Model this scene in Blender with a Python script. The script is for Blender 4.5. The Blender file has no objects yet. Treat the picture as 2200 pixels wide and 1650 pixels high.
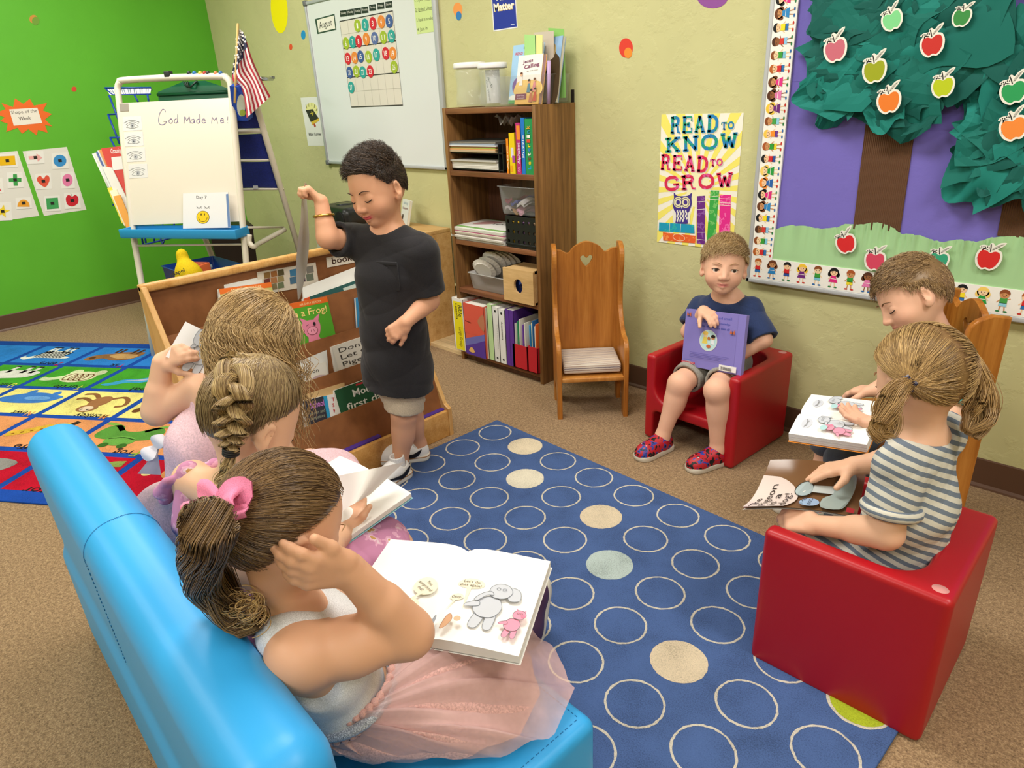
import bpy, bmesh, math, random
import numpy as np
from mathutils import Vector, Matrix
SC = bpy.context.scene
COL = SC.collection
rnd = random.Random(7)
PI = math.pi
V = lambda *a: np.array(a if len(a) > 1 else a[0], float)
def nrm(a):
 a = np.asarray(a, float); return a / (np.linalg.norm(a) + 1e-12)
# ---------------------------------------------------------------- camera, light, exposure
CC = V(1100., 825.); FPX = 1470.6; CAMZ = 1.25
RC = V([[.7136, .2412, -.6577], [.699, -.3067, .646], [-.0459, -.9207, -.3875]])
_u, _s, _v = np.linalg.svd(RC); RC = _u @ _v
cam = bpy.data.cameras.new('camera'); cam.sensor_width = 36; cam.lens = 36 * FPX / 2200
cam.clip_start = .02
camo = bpy.data.objects.new('camera', cam); COL.objects.link(camo)
_m = Matrix.Identity(4)
for _i in range(3):
 _m[_i][0] = RC[_i, 0]; _m[_i][1] = -RC[_i, 1]; _m[_i][2] = -RC[_i, 2]
_m[2][3] = CAMZ
camo.matrix_world = _m
SC.camera = camo
XL, YW, CEIL = -5.34, 2.42, 2.62
vs = SC.view_settings
SC.display_settings.display_device = 'sRGB'
vs.view_transform = 'Standard'; vs.look = 'None'; vs.gamma = 1; vs.use_curve_mapping = False; vs.exposure = 0.0
SC.cycles.use_denoising = True
SC.cycles.max_bounces = 8; SC.cycles.diffuse_bounces = 4; SC.cycles.transparent_max_bounces = 12
w = bpy.data.worlds.new('world'); SC.world = w; w.use_nodes = True
w.node_tree.nodes['Background'].inputs[0].default_value = (1, .97, .92, 1)
w.node_tree.nodes['Background'].inputs[1].default_value = .25
PANELS = [(-3.9, 1.0), (-1.5, 1.15), (.9, 1.15), (-3.9, -1.3), (-1.5, -1.3), (.9, -1.3)]
PANEL_W = 38.5
for _x, _y in PANELS:
 l = bpy.data.lights.new('ceiling_lamp', 'AREA'); l.shape = 'RECTANGLE'; l.size = 1.16; l.size_y = .56
 l.energy = PANEL_W; l.color = (1, .965, .91)
 lo = bpy.data.objects.new('ceiling_lamp', l); COL.objects.link(lo); lo.location = (_x, _y, CEIL - .03)
# ---------------------------------------------------------------- picking places in the room
def ray(px, py): return RC @ V(px - CC[0], py - CC[1], FPX)
CAM = V(0, 0, CAMZ)
def AT(px, py, ax, v):
 d = ray(px, py); return CAM + d * ((v - CAM[ax]) / d[ax])
def F(px, py, z=0.): return AT(px, py, 2, z)
def W(px, py, off=0.): return AT(px, py, 1, YW - off)
def PL(px, py, o, n):
 d = ray(px, py); return CAM + d * (((o - CAM) @ n) / (d @ n))
def cv(x, y, z): return nrm(RC @ V(x, y, z))
def dep(p): return (V(p) - CAM) @ RC[:, 2]
def AD(px, py, d):
 r = ray(px, py); return CAM + r * (d / FPX)
# ---------------------------------------------------------------- materials
def lin(c):
 if isinstance(c, str): c = [int(c[i:i + 2], 16) / 255 for i in (0, 2, 4)]
 return tuple(x / 12.92 if x <= .04045 else ((x + .055) / 1.055) ** 2.4 for x in c[:3])
_M = {}
def mat(c, kind='plain', rough=.6, spec=.4, **kw):
 key = (str(c), kind, rough, spec, str(sorted(kw.items())))
 if key in _M: return _M[key]
 m = bpy.data.materials.new(kind); m.use_nodes = True; _M[key] = m
 nt = m.node_tree; N = nt.nodes; L = nt.links; b = N['Principled BSDF']
 rgb = (*lin(c), 1) if c else (1, 1, 1, 1)
 m.diffuse_color = rgb
 b.inputs['Base Color'].default_value = rgb; b.inputs['Roughness'].default_value = rough
 b.inputs['Specular IOR Level'].default_value = spec
 def n(t, **k):
  x = N.new(t)
  for a, v_ in k.items():
   if a in x.inputs: x.inputs[a].default_value = v_
   else: setattr(x, a, v_)
  return x
 def tc(scale=(1, 1, 1), rot=(0, 0, 0)):
  t = n('ShaderNodeTexCoord'); mp = n('ShaderNodeMapping')
  mp.inputs['Scale'].default_value = scale; mp.inputs['Rotation'].default_value = rot
  L.new(t.outputs['Object'], mp.inputs[0]); return mp.outputs[0]
 def noise(vec, scale, detail=3, r=.55):
  x = n('ShaderNodeTexNoise', Scale=scale, Detail=detail, Roughness=r); L.new(vec, x.inputs['Vector']); return x.outputs['Fac']
 def ramp(f, stops):
  r = n('ShaderNodeValToRGB'); e = r.color_ramp.elements
  while len(e) < len(stops): e.new(.5)
  for el, (p, cc) in zip(e, stops): el.position = p; el.color = (*lin(cc), 1)
  L.new(f, r.inputs[0]); return r.outputs[0]
 def bump(f, st, dist):
  x = n('ShaderNodeBump', Strength=st, Distance=dist); L.new(f, x.inputs['Height']); L.new(x.outputs[0], b.inputs['Normal'])
 def sh(c, k): return tuple(min(1, x * k) for x in ([int(c[i:i + 2], 16) / 255 for i in (0, 2, 4)] if isinstance(c, str) else c))
 if kind == 'fabric':
  f = noise(tc(), kw.get('scale', 900), 2); L.new(ramp(f, [(.3, sh(c, .88)), (.7, sh(c, 1.08))]), b.inputs['Base Color'])
  bump(f, .25, .001); b.inputs['Sheen Weight'].default_value = kw.get('sheen', .15)
 elif kind == 'knit':
  f = noise(tc(), 260, 4); L.new(ramp(f, [(.3, sh(c, .9)), (.7, sh(c, 1.06))]), b.inputs['Base Color']); bump(f, .5, .002)
 elif kind == 'wall':
  f = noise(tc(), 2.2, 5); g = noise(tc(), 11, 6, .6)
  L.new(ramp(f, [(.3, sh(c, .965)), (.7, sh(c, 1.02))]), b.inputs['Base Color'])
  r = n('ShaderNodeMapRange'); r.inputs[1].default_value = .47; r.inputs[2].default_value = .56; L.new(g, r.inputs[0])
  bump(r.outputs[0], kw.get('b', .22), .004)
 elif kind == 'carpet':
  f = noise(tc(), 95, 6, .75); g = noise(tc(), 240, 3, .7)
  mx = n('ShaderNodeMix'); mx.data_type = 'FLOAT'; mx.inputs[0].default_value = .5
  L.new(f, mx.inputs[2]); L.new(g, mx.inputs[3])
  L.new(ramp(mx.outputs[0], [(.33, kw['d']), (.5, c), (.66, kw['l'])]), b.inputs['Base Color'])
  bump(mx.outputs[0], .9, .006); b.inputs['Sheen Weight'].default_value = .1
 elif kind == 'pile':
  f = noise(tc(), 330, 4, .7); g = noise(tc(), 9, 3)
  mx = n('ShaderNodeMix'); mx.data_type = 'FLOAT'; mx.inputs[0].default_value = .35
  L.new(f, mx.inputs[2]); L.new(g, mx.inputs[3])
  L.new(ramp(mx.outputs[0], [(.34, sh(c, .74)), (.5, c), (.7, sh(c, 1.1))]), b.inputs['Base Color']); bump(f, .8, .004)
 elif kind == 'wood':
  sc = kw.get('sc', (26, 26, 1.6)); vec = tc(sc)
  f = noise(vec, kw.get('s', 1.), 5, .6); g = noise(tc(tuple(4 * x for x in sc)), 1.6, 3)
  mx = n('ShaderNodeMix'); mx.data_type = 'FLOAT'; mx.inputs[0].default_value = .35
  L.new(f, mx.inputs[2]); L.new(g, mx.inputs[3])
  L.new(ramp(mx.outputs[0], [(.32, kw.get('d', sh(c, .72))), (.5, c), (.68, kw.get('l', sh(c, 1.12)))]), b.inputs['Base Color'])
  bump(mx.outputs[0], .08, .002)
 elif kind == 'skin':
  a = n('ShaderNodeVertexColor', layer_name='col'); L.new(a.outputs[0], b.inputs['Base Color'])
  b.inputs['Subsurface Weight'].default_value = .12; b.inputs['Subsurface Radius'].default_value = (1, .35, .2); b.inputs['Subsurface Scale'].default_value = .006
  f = noise(tc(), 420, 2); bump(f, .05, .001)
 elif kind == 'attr':
  a = n('ShaderNodeVertexColor', layer_name='col'); L.new(a.outputs[0], b.inputs['Base Color'])
 elif kind == 'vinyl':
  f = noise(tc(), 700, 2); bump(f, .05, .001); b.inputs['Coat Weight'].default_value = kw.get('coat', .0)
 elif kind == 'clear':
  b.inputs['Alpha'].default_value = kw.get('a', .25)
 elif kind == 'metal':
  b.inputs['Metallic'].default_value = 1
 elif kind == 'glow':
  b.inputs['Emission Color'].default_value = rgb; b.inputs['Emission Strength'].default_value = kw.get('e', 6)
 elif kind == 'tulle':
  f = noise(tc(), kw.get('ns', 20), 4)
  r = n('ShaderNodeMapRange'); r.inputs[3].default_value = kw.get('a0', .4); r.inputs[4].default_value = kw.get('a1', .8); r.inputs[1].default_value = .35; r.inputs[2].default_value = .65
  L.new(f, r.inputs[0]); L.new(r.outputs[0], b.inputs['Alpha'])
 elif kind == 'stripes':
  vec = tc((1, 1, 1)); d = n('ShaderNodeVectorMath', operation='DOT_PRODUCT'); d.inputs[1].default_value = kw['ax']; L.new(vec, d.inputs[0])
  nz = noise(vec, 30, 3); am = n('ShaderNodeMath', operation='MULTIPLY_ADD'); am.inputs[1].default_value = .004; L.new(nz, am.inputs[0]); L.new(d.outputs['Value'], am.inputs[2])
  dv = n('ShaderNodeMath', operation='DIVIDE'); dv.inputs[1].default_value = kw['p']; L.new(am.outputs[0], dv.inputs[0])
  fr = n('ShaderNodeMath', operation='FRACT'); L.new(dv.outputs[0], fr.inputs[0])
  r = n('ShaderNodeValToRGB'); r.color_ramp.interpolation = kw.get('ip', 'CONSTANT'); e = r.color_ramp.elements; st = kw['st']
  while len(e) < len(st): e.new(.5)
  for el, (p, cc) in zip(e, st): el.position = p; el.color = (*lin(cc), 1)
  L.new(fr.outputs[0], r.inputs[0]); L.new(r.outputs[0], b.inputs['Base Color']); bump(noise(vec, 800, 2), .25, .001)
 elif kind == 'blotch':
  f = noise(tc(), kw.get('s', 30), 3); cs = kw['cs']
  r = n('ShaderNodeValToRGB'); r.color_ramp.interpolation = 'CONSTANT' if kw.get('hard', 1) else 'LINEAR'; e = r.color_ramp.elements
  while len(e) < len(cs): e.new(.5)
  for el, (p, cc) in zip(e, cs): el.position = p; el.color = (*lin(cc), 1)
  L.new(f, r.inputs[0]); L.new(r.outputs[0], b.inputs['Base Color'])
 elif kind == 'corr':
  vec = tc(); d = n('ShaderNodeVectorMath', operation='DOT_PRODUCT'); d.inputs[1].default_value = (2 * PI / kw['p'], 0, 0); L.new(vec, d.inputs[0])
  s = n('ShaderNodeMath', operation='SINE'); L.new(d.outputs['Value'], s.inputs[0]); bump(s.outputs[0], .8, .003)
 if kw.get('two'):
  pass
 return m
# ---------------------------------------------------------------- objects
def thing(name, label, cat, loc=(0, 0, 0), group=None):
 o = bpy.data.objects.new(name, None); COL.objects.link(o); o.location = [float(x) for x in loc]; o.empty_display_size = .05
 o['label'] = label; o['category'] = cat
 if group: o['group'] = group
 return o
def tag(o, label, cat, group=None):
 o['label'] = label; o['category'] = cat
 if group: o['group'] = group
 return o
def link(name, me, parent=None, label=None):
 o = bpy.data.objects.new(name, me); COL.objects.link(o)
 if parent is not None:
  o.parent = parent
  if parent.type == 'EMPTY': o.matrix_parent_inverse = Matrix.Translation(-Vector(parent.location))
 if label: o['label'] = label
 return o
def copytree(o, d, label=None, parent=None):
 c = o.copy(); COL.objects.link(c)
 if parent is None: c.location = Vector(o.location) + Vector([float(x) for x in d])
 else: c.parent = parent
 if label: c['label'] = label
 for ch in list(o.children): copytree(ch, d, None, c)
 return c
class MB:
 def __init__(s): s.v = []; s.f = []; s.mi = []; s.sm = []; s.mats = []; s.n = 0
 def m(s, m):
  if m not in s.mats: s.mats.append(m)
  return s.mats.index(m)
 def add(s, vs_, fs, m, smooth=False):
  k = s.m(m); b = s.n
  s.v.append(np.asarray(vs_, float).reshape(-1, 3)); s.n += len(s.v[-1])
  for f in fs: s.f.append([i + b for i in f]); s.mi.append(k); s.sm.append(smooth)
  return s
 def mesh(s, name):
  me = bpy.data.meshes.new(name)
  vv = np.concatenate(s.v) if s.v else np.zeros((0, 3))
  me.from_pydata(vv.tolist(), [], s.f)
  for m in s.mats: me.materials.append(m)
  me.polygons.foreach_set('material_index', s.mi); me.polygons.foreach_set('use_smooth', s.sm); me.update()
  return me
 def build(s, name, parent=None, label=None): return link(name, s.mesh(name), parent, label)
 def box(s, c, sz, m, r=0, R=None, seg=2):
  c = V(c); R = np.eye(3) if R is None else R
  if r <= 0:
   q = V([[x, y, z] for x in (-.5, .5) for y in (-.5, .5) for z in (-.5, .5)]) * V(sz)
   fs = [(0, 1, 3, 2), (4, 6, 7, 5), (0, 4, 5, 1), (2, 3, 7, 6), (0, 2, 6, 4), (1, 5, 7, 3)]
   return s.add(q @ R.T + c, fs, m)
  bm = bmesh.new(); bmesh.ops.create_cube(bm, size=1)
  for v in bm.verts: v.co = Vector((v.co.x * sz[0], v.co.y * sz[1], v.co.z * sz[2]))
  bmesh.ops.bevel(bm, geom=bm.edges[:], offset=r, segments=seg, profile=.5, affect='EDGES')
  bm.verts.index_update()
  q = V([list(v.co) for v in bm.verts]); fs = [[v.index for v in f.verts] for f in bm.faces]; bm.free()
  return s.add(q @ R.T + c, fs, m, seg > 1)
 def bx(s, lo, hi, m, r=0): return s.box((V(lo) + V(hi)) / 2, V(hi) - V(lo), m, r)
 def tube(s, pts, rad, m, n=8, cap=True, closed=False, flat=None):
  P = V([list(p) for p in pts]); k = len(P); rad = np.broadcast_to(np.asarray(rad, float), (k,))
  T = np.roll(P, -1, 0) - np.roll(P, 1, 0) if closed else np.gradient(P, axis=0)
  T /= np.linalg.norm(T, axis=1)[:, None] + 1e-12
  a = nrm(np.cross(T[0], [0, 0, 1] if abs(T[0][2]) < .9 else [1, 0, 0])); vs_ = []
  for i in range(k):
   a = nrm(a - T[i] * (a @ T[i])); b = np.cross(T[i], a)
   for j in range(n):
    t = 2 * PI * j / n; vs_.append(P[i] + rad[i] * (a * math.cos(t) + b * math.sin(t) * (flat or 1)))
  fs = []
  for i in range(k if closed else k - 1):
   for j in range(n):
    i2 = (i + 1) % k; fs.append((i * n + j, i * n + (j + 1) % n, i2 * n + (j + 1) % n, i2 * n + j))
  if cap and not closed: fs += [tuple(range(n))[::-1], tuple(range((k - 1) * n, k * n))]
  return s.add(vs_, fs, m, True)
 def lathe(s, prof, c, m, n=24, R=None, sx=1, sy=1, smooth=True):
  R = np.eye(3) if R is None else R; vs_ = []
  for r, z in prof:
   for j in range(n): vs_.append((r * sx * math.cos(2 * PI * j / n), r * sy * math.sin(2 * PI * j / n), z))
  k = len(prof); fs = [(i * n + j, i * n + (j + 1) % n, (i + 1) * n + (j + 1) % n, (i + 1) * n + j) for i in range(k - 1) for j in range(n)]
  if prof[0][0] > 1e-5: fs.append(tuple(range(n))[::-1])
  if prof[-1][0] > 1e-5: fs.append(tuple(range((k - 1) * n, k * n)))
  return s.add(V(vs_) @ R.T + V(c), fs, m, smooth)
 def prism(s, poly, o, U, Vv, t, m):
  U = V(U); Vv = V(Vv); N_ = nrm(np.cross(U, Vv)); k = len(poly); o = V(o)
  a = [o + U * p[0] + Vv * p[1] for p in poly]; b = [p + N_ * t for p in a]
  fs = [tuple(range(k))[::-1], tuple(range(k, 2 * k))] + [(i, (i + 1) % k, k + (i + 1) % k, k + i) for i in range(k)]
  return s.add(a + b, fs, m)
 def grid(s, G, m, smooth=True, thick=0):
  G = np.asarray(G, float); a, b = G.shape[:2]
  fs = [(i * b + j, i * b + j + 1, (i + 1) * b + j + 1, (i + 1) * b + j) for i in range(a - 1) for j in range(b - 1)]
  return s.add(G.reshape(-1, 3), fs, m, smooth)
def cut_prism(outer, holes, o, U, Vv, t, bevel=0):
 cu = bpy.data.curves.new('c', 'CURVE'); cu.dimensions = '2D'; cu.fill_mode = 'BOTH'; cu.extrude = t / 2; cu.bevel_depth = bevel; cu.bevel_resolution = 1
 for pts in [outer] + holes:
  sp = cu.splines.new('POLY'); sp.points.add(len(pts) - 1); sp.use_cyclic_u = True
  for p, q in zip(sp.points, pts): p.co = (q[0], q[1], 0, 1)
 return curve_geo(cu, o, U, Vv)
def curve_geo(cu, o=None, U=None, Vv=None):
 ob = bpy.data.objects.new('c', cu); me = ob.to_mesh()
 k = len(me.vertices); a = np.zeros(k * 3); me.vertices.foreach_get('co', a); a = a.reshape(-1, 3)
 fs = [tuple(p.vertices) for p in me.polygons]; ob.to_mesh_clear(); bpy.data.objects.remove(ob); bpy.data.curves.remove(cu)
 if o is None: return a, fs
 U = V(U); Vv = V(Vv); N_ = nrm(np.cross(U, Vv))
 return V(o) + a[:, :1] * U + a[:, 1:2] * Vv + a[:, 2:3] * N_, fs
_T = {}
def textgeo(s, bold=0.):
 if (s, bold) not in _T:
  cu = bpy.data.curves.new('t', 'FONT'); cu.body = s; cu.size = 1; cu.offset = bold; cu.resolution_u = 2
  a, f = curve_geo(cu)
  _T[(s, bold)] = (a[:, :2] if len(a) else np.zeros((0, 2)), f)
 return _T[(s, bold)]
# ---------------------------------------------------------------- printed sheets: thin layers of ink on a surface
class Plane:
 def __init__(s, o, U, Vv): s.o = V(o); s.U = nrm(U); s.N = nrm(np.cross(U, Vv)); s.V = np.cross(s.N, s.U)
 def px(s, p):
  q = PL(p[0], p[1], s.o, s.N) - s.o; return V(q @ s.U, q @ s.V)
 def pt(s, u, v, h=0): return s.o + s.U * u + s.V * v + s.N * h
 def off(s, h): return Plane(s.o + s.N * h, s.U, s.V)
class Sheet:
 def __init__(s, pl, px=False, mp=None, dh=.0003, rough=.55):
  s.pl = pl; s.isp = px; s.mp = mp or (pl.pt if pl else None); s.mb = MB(); s.dh = dh; s.h = 0; s.rough = rough; s.sub = 0
 def q(s, p): return s.pl.px(p) if s.isp else V(p[:2])
 def M(s, c): return c if not isinstance(c, (str, tuple)) else mat(c, 'plain', s.rough, .3)
 def raw(s, pts, fs, c, h=None):
  if h is None: s.h += 1; h = s.h
  s.mb.add([s.mp(p[0], p[1], h * s.dh) for p in pts], fs, s.M(c)); return s
 def poly(s, pts, c, h=None): return s.raw([s.q(p) for p in pts], [tuple(range(len(pts)))], c, h)
 def rect(s, x0, y0, x1, y1, c, h=None): return s.poly([(x0, y0), (x1, y0), (x1, y1), (x0, y1)], c, h)
 def ell(s, cx, cy, rx, ry, c, h=None, rot=0, n=20, a0=0, a1=360):
  cr, sr = math.cos(rot), math.sin(rot); P = []
  full = a1 - a0 >= 360
  for i in range(n):
   t = math.radians(a0 + (a1 - a0) * i / (n if full else n - 1)); x, y = rx * math.cos(t), ry * math.sin(t); P.append((cx + x * cr - y * sr, cy + x * sr + y * cr))
  return s.poly(P, c, h)
 def line(s, pts, wd, c, h=None, closed=False):
  P = [s.q(p) for p in pts]
  if closed: P.append(P[0])
  if s.isp: wd = wd * np.linalg.norm(s.pl.px((pts[0][0] + 1, pts[0][1])) - P[0])
  k = len(P); L, Rr = [], []
  for i in range(k):
   d = nrm((P[min(i + 1, k - 1)] - P[max(i - 1, 0)]) if not (closed and i in (0, k - 1)) else P[1] - P[k - 2]); nn = V(-d[1], d[0]) * wd / 2
   L.append(P[i] + nn); Rr.append(P[i] - nn)
  return s.raw(L + Rr, [(i, i + 1, k + i + 1, k + i)[::-1] for i in range(k - 1)], c, h)
 def ring(s, cx, cy, rx, ry, wd, c, h=None, rot=0, n=28, a0=0, a1=360):
  cr, sr = math.cos(rot), math.sin(rot); full = a1 - a0 >= 360
  P = []
  for i in range(n):
   t = math.radians(a0 + (a1 - a0) * i / (n if full else n - 1)); x, y = rx * math.cos(t), ry * math.sin(t)
   P.append((cx + x * cr - y * sr, cy + x * sr + y * cr))
  return s.line(P, wd, c, h, full)
 def text(s, t, A, B, ht, c, bold=0., h=None, top=None):
  """text with its baseline from A to B; cap height ht (metres), or the point `top` above A"""
  a, f = textgeo(t, bold)
  if not len(a): return s
  A, B = s.q(A), s.q(B); d = B - A; x0, x1 = a[:, 0].min(), a[:, 0].max()
  up = (s.q(top) - A) if top is not None else V(-d[1], d[0]) / np.linalg.norm(d) * ht
  pts = [A + d * ((p[0] - x0) / (x1 - x0)) + up * (p[1] / .72) for p in a]
  return s.raw(pts, f, c, h)
 def build(s, name, parent=None, label=None): return s.mb.build(name, parent, label)
def ipoly(pts, n=6):
 P = [V(p) for p in pts]; k = len(P); out = []
 for i in range(k):
  a, b, c, d = P[i - 1], P[i], P[(i + 1) % k], P[(i + 2) % k]
  for j in range(n):
   t = j / n; out.append(.5 * (2 * b + (c - a) * t + (2 * a - 5 * b + 4 * c - d) * t * t + (3 * b - a - 3 * c + d) * t ** 3))
 return out
def spl(pts, n=6):
 P = [V(p) for p in pts]; P = [2 * P[0] - P[1]] + P + [2 * P[-1] - P[-2]]; out = []
 for i in range(1, len(P) - 2):
  a, b, c, d = P[i - 1:i + 3]
  for j in range(n):
   t = j / n; out.append(.5 * (2 * b + (c - a) * t + (2 * a - 5 * b + 4 * c - d) * t * t + (3 * b - a - 3 * c + d) * t ** 3))
 return out + [P[-2]]
# ================================================================ the room
def struct(name, mb, parent=None):
 o = mb.build(name, parent)
 if parent is None: o['kind'] = 'structure'
 return o
OLIVE, GREEN, BROWN = 'c8c592', '5fb430', '5c4131'
XR, YF = 2.7, -3.2
struct('floor', MB().bx((XL, YF, -.05), (XR, YW, 0), mat('967a5a', 'carpet', .95, .1, d='4f3b26', l='c4a880')))
struct('ceiling', MB().bx((XL, YF, CEIL), (XR, YW, CEIL + .05), mat('f2efe6', 'wall', .9, .1, b=.05)))
struct('wall_left', MB().bx((XL - .1, YF, -.05), (XL, YW, CEIL + .05), mat(GREEN, 'wall', .55, .3, b=.06)))
struct('wall_back', MB().bx((XL - .1, YW, -.05), (XR + .1, YW + .1, CEIL + .05), mat(OLIVE, 'wall', .6, .3)))
struct('wall_right', MB().bx((XR, YF, -.05), (XR + .1, YW, CEIL + .05), mat(OLIVE, 'wall', .6, .3)))
struct('wall_front', MB().bx((XL - .1, YF - .1, -.05), (XR + .1, YF, CEIL + .05), mat(OLIVE, 'wall', .6, .3)))
BB = .101
for side, prof in (('left', 0), ('back', 1)):
 mb = MB(); bm_ = mat(BROWN, 'plain', .45, .4)
 P2 = [(0, 0), (.013, 0), (.011, .006), (.005, .014), (.004, BB - .004), (.002, BB), (0, BB)]
 if prof == 0: mb.prism(P2, (XL, YF, 0), (1, 0, 0), (0, 0, 1), -(YW - YF), bm_)
 else: mb.prism(P2, (XL, YW, 0), (0, -1, 0), (0, 0, 1), -(XR - XL), bm_)
 struct('baseboard_' + side, mb)
for i, (x, y) in enumerate(PANELS):
 t = thing('ceiling_light', 'flat fluorescent ceiling panel lighting the reading corner', 'light', (x, y, CEIL), 'fluorescent ceiling panels')
 mb = MB(); fm = mat('f4f2ec', rough=.5)
 for a, b in (((-.61, -.31), (-.58, .31)), ((.58, -.31), (.61, .31)), ((-.58, -.31), (.58, -.28)), ((-.58, .28), (.58, .31))):
  mb.bx((x + a[0], y + a[1], CEIL - .018), (x + b[0], y + b[1], CEIL), fm)
 mb.build('frame', t)
 MB().bx((x - .58, y - .28, CEIL - .008), (x + .58, y + .28, CEIL - .002), mat('fffaf0', 'glow', e=1.2)).build('diffuser', t)
wallB = Plane((0, YW, 0), (1, 0, 0), (0, 0, 1)); wallB_N = wallB.N
wallL = Plane((XL, 0, 0), (0, 1, 0), (0, 0, 1))
z_ = W(966, 608)[2]
o = MB().tube([(-4.3, YW - .008, z_), (-2.45, YW - .008, z_)], .008, mat('d9d3a0', rough=.5)).build('conduit')
o['kind'] = 'structure'; o.name = 'trim_1'
a, b = F(929, 706, .02), F(937, 737, .02)
tag(MB().bx((-3.35, b[1] - .01, 0), (-2.59, YW - .016, .02), mat('d8bf95', 'wood', .5, sc=(2, 30, 30))).build('plank'),
'pale bare wooden plank lying on the carpet along the brown baseboard', 'plank')
# ---------------------------------------------------------------- rugs
def plate(mb, o, e, n, x0, x1, y0, y1, z0, z1, m, r=.0):
 R_ = np.stack([e, n, V(0, 0, 1)], 1)
 mb.box(o + e * (x0 + x1) / 2 + n * (y0 + y1) / 2 + V(0, 0, (z0 + z1) / 2), (x1 - x0, y1 - y0, z1 - z0), m, r, R_)
def wob(cx, cy, rx, ry, amp, n=56, a0=0.):
 return [((rx + rnd.uniform(-amp, amp)) * math.cos(2 * PI * i / n) + cx, (ry + rnd.uniform(-amp, amp)) * math.sin(2 * PI * i / n) + cy) for i in range(n)]
e1 = nrm(V(.1725, -.0072, 0)); n1 = V(-e1[1], e1[0], 0); o1 = V(-1.808, 1.667, 0)
rug = thing('circle_rug', 'blue rug patterned with white rings and a few filled dots', 'rug', o1)
mb = MB(); plate(mb, o1, e1, n1, -.083, 9 * .1727 + .083, -.168 * 5 - .09, .085, 0, .009, mat('4d669a', 'pile', .95, .1), .003)
FILL = {(1, 0): 'ddcfb4', (2, 1): 'd9d2be', (4, 1): 'd6c6ab', (5, 2): 'b6c6c3', (7, 3): 'd6c6ab', (9, 2): 'a9b92f', (3, 4): 'bccbbb', (8, 5): 'ddcfb4', (0, 4): 'a9b92f'}
ringm = mat('cfc9bb', 'pile', .95, .1)
rmb = MB()
for i in range(10):
 for j in range(6):
  c_ = o1 + e1 * i * .1727 - n1 * j * .168; k = 56
  O_ = wob(0, 0, .0665, .0665, .0012, k); z = .0096
  P3 = lambda q, z: [c_ + e1 * x + n1 * y + V(0, 0, z) for x, y in q]
  if (i, j) in FILL:
   rmb.add(P3(O_, z), [tuple(range(k))], mat('d0cab9' if FILL[(i, j)] == 'a9b92f' else FILL[(i, j)], 'pile', .95, .1))
   if FILL[(i, j)] == 'a9b92f': rmb.add(P3(wob(0, 0, .06, .06, .001, k), z + .0005), [tuple(range(k))], mat('a9b92f', 'pile', .95, .1))
  else:
   I_ = wob(0, 0, .0612, .0612, .0012, k); rmb.add(P3(O_, z) + P3(I_, z), [(q, (q + 1) % k, k + (q + 1) % k, k + q) for q in range(k)], ringm)
mb.build('rug_body', rug); rmb.build('ring_pattern', rug)
aa = math.radians(33.7); e2 = V(math.cos(aa), math.sin(aa), 0); n2 = V(-e2[1], e2[0], 0); o2 = F(150 / 3.838, 680 + 578 / 3.838, .008); o2[2] = 0
arug = thing('alphabet_rug', 'bright alphabet rug with animal pictures in coloured squares', 'rug', o2)
mb = MB(); cw, rh = .394, .302
plate(mb, o2, e2, n2, -3 * cw - .06, 4 * cw - .04, -3 * rh - .055, 2 * rh + .055, 0, .007, mat('1d4aa6', 'pile', .95, .1), .002); mb.build('rug_body', arug)
rows = ['2f7ed0', '459c2e', 'e9dc84', 'dd9560', 'b8102c']
S = Sheet(Plane(o2 + V(0, 0, .0072), e2, n2), dh=.0003, rough=.95)
pile = lambda c: mat(c, 'pile', .95, .1)
inkc = pile('241f22')
words = {(1, 0): 'Zebra', (2, 0): 'Yak', (3, 0): 'Umbrella bird', (0, 1): 'Unicorn', (1, 1): 'Turtle', (2, 1): 'Seal', (0, 2): 'Newt', (1, 2): 'Monkey', (2, 2): 'Lion', (0, 3): 'Giraffe', (1, 3): 'Frog', (2, 3): 'Elephant', (0, 4): 'Alligator'}
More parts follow.
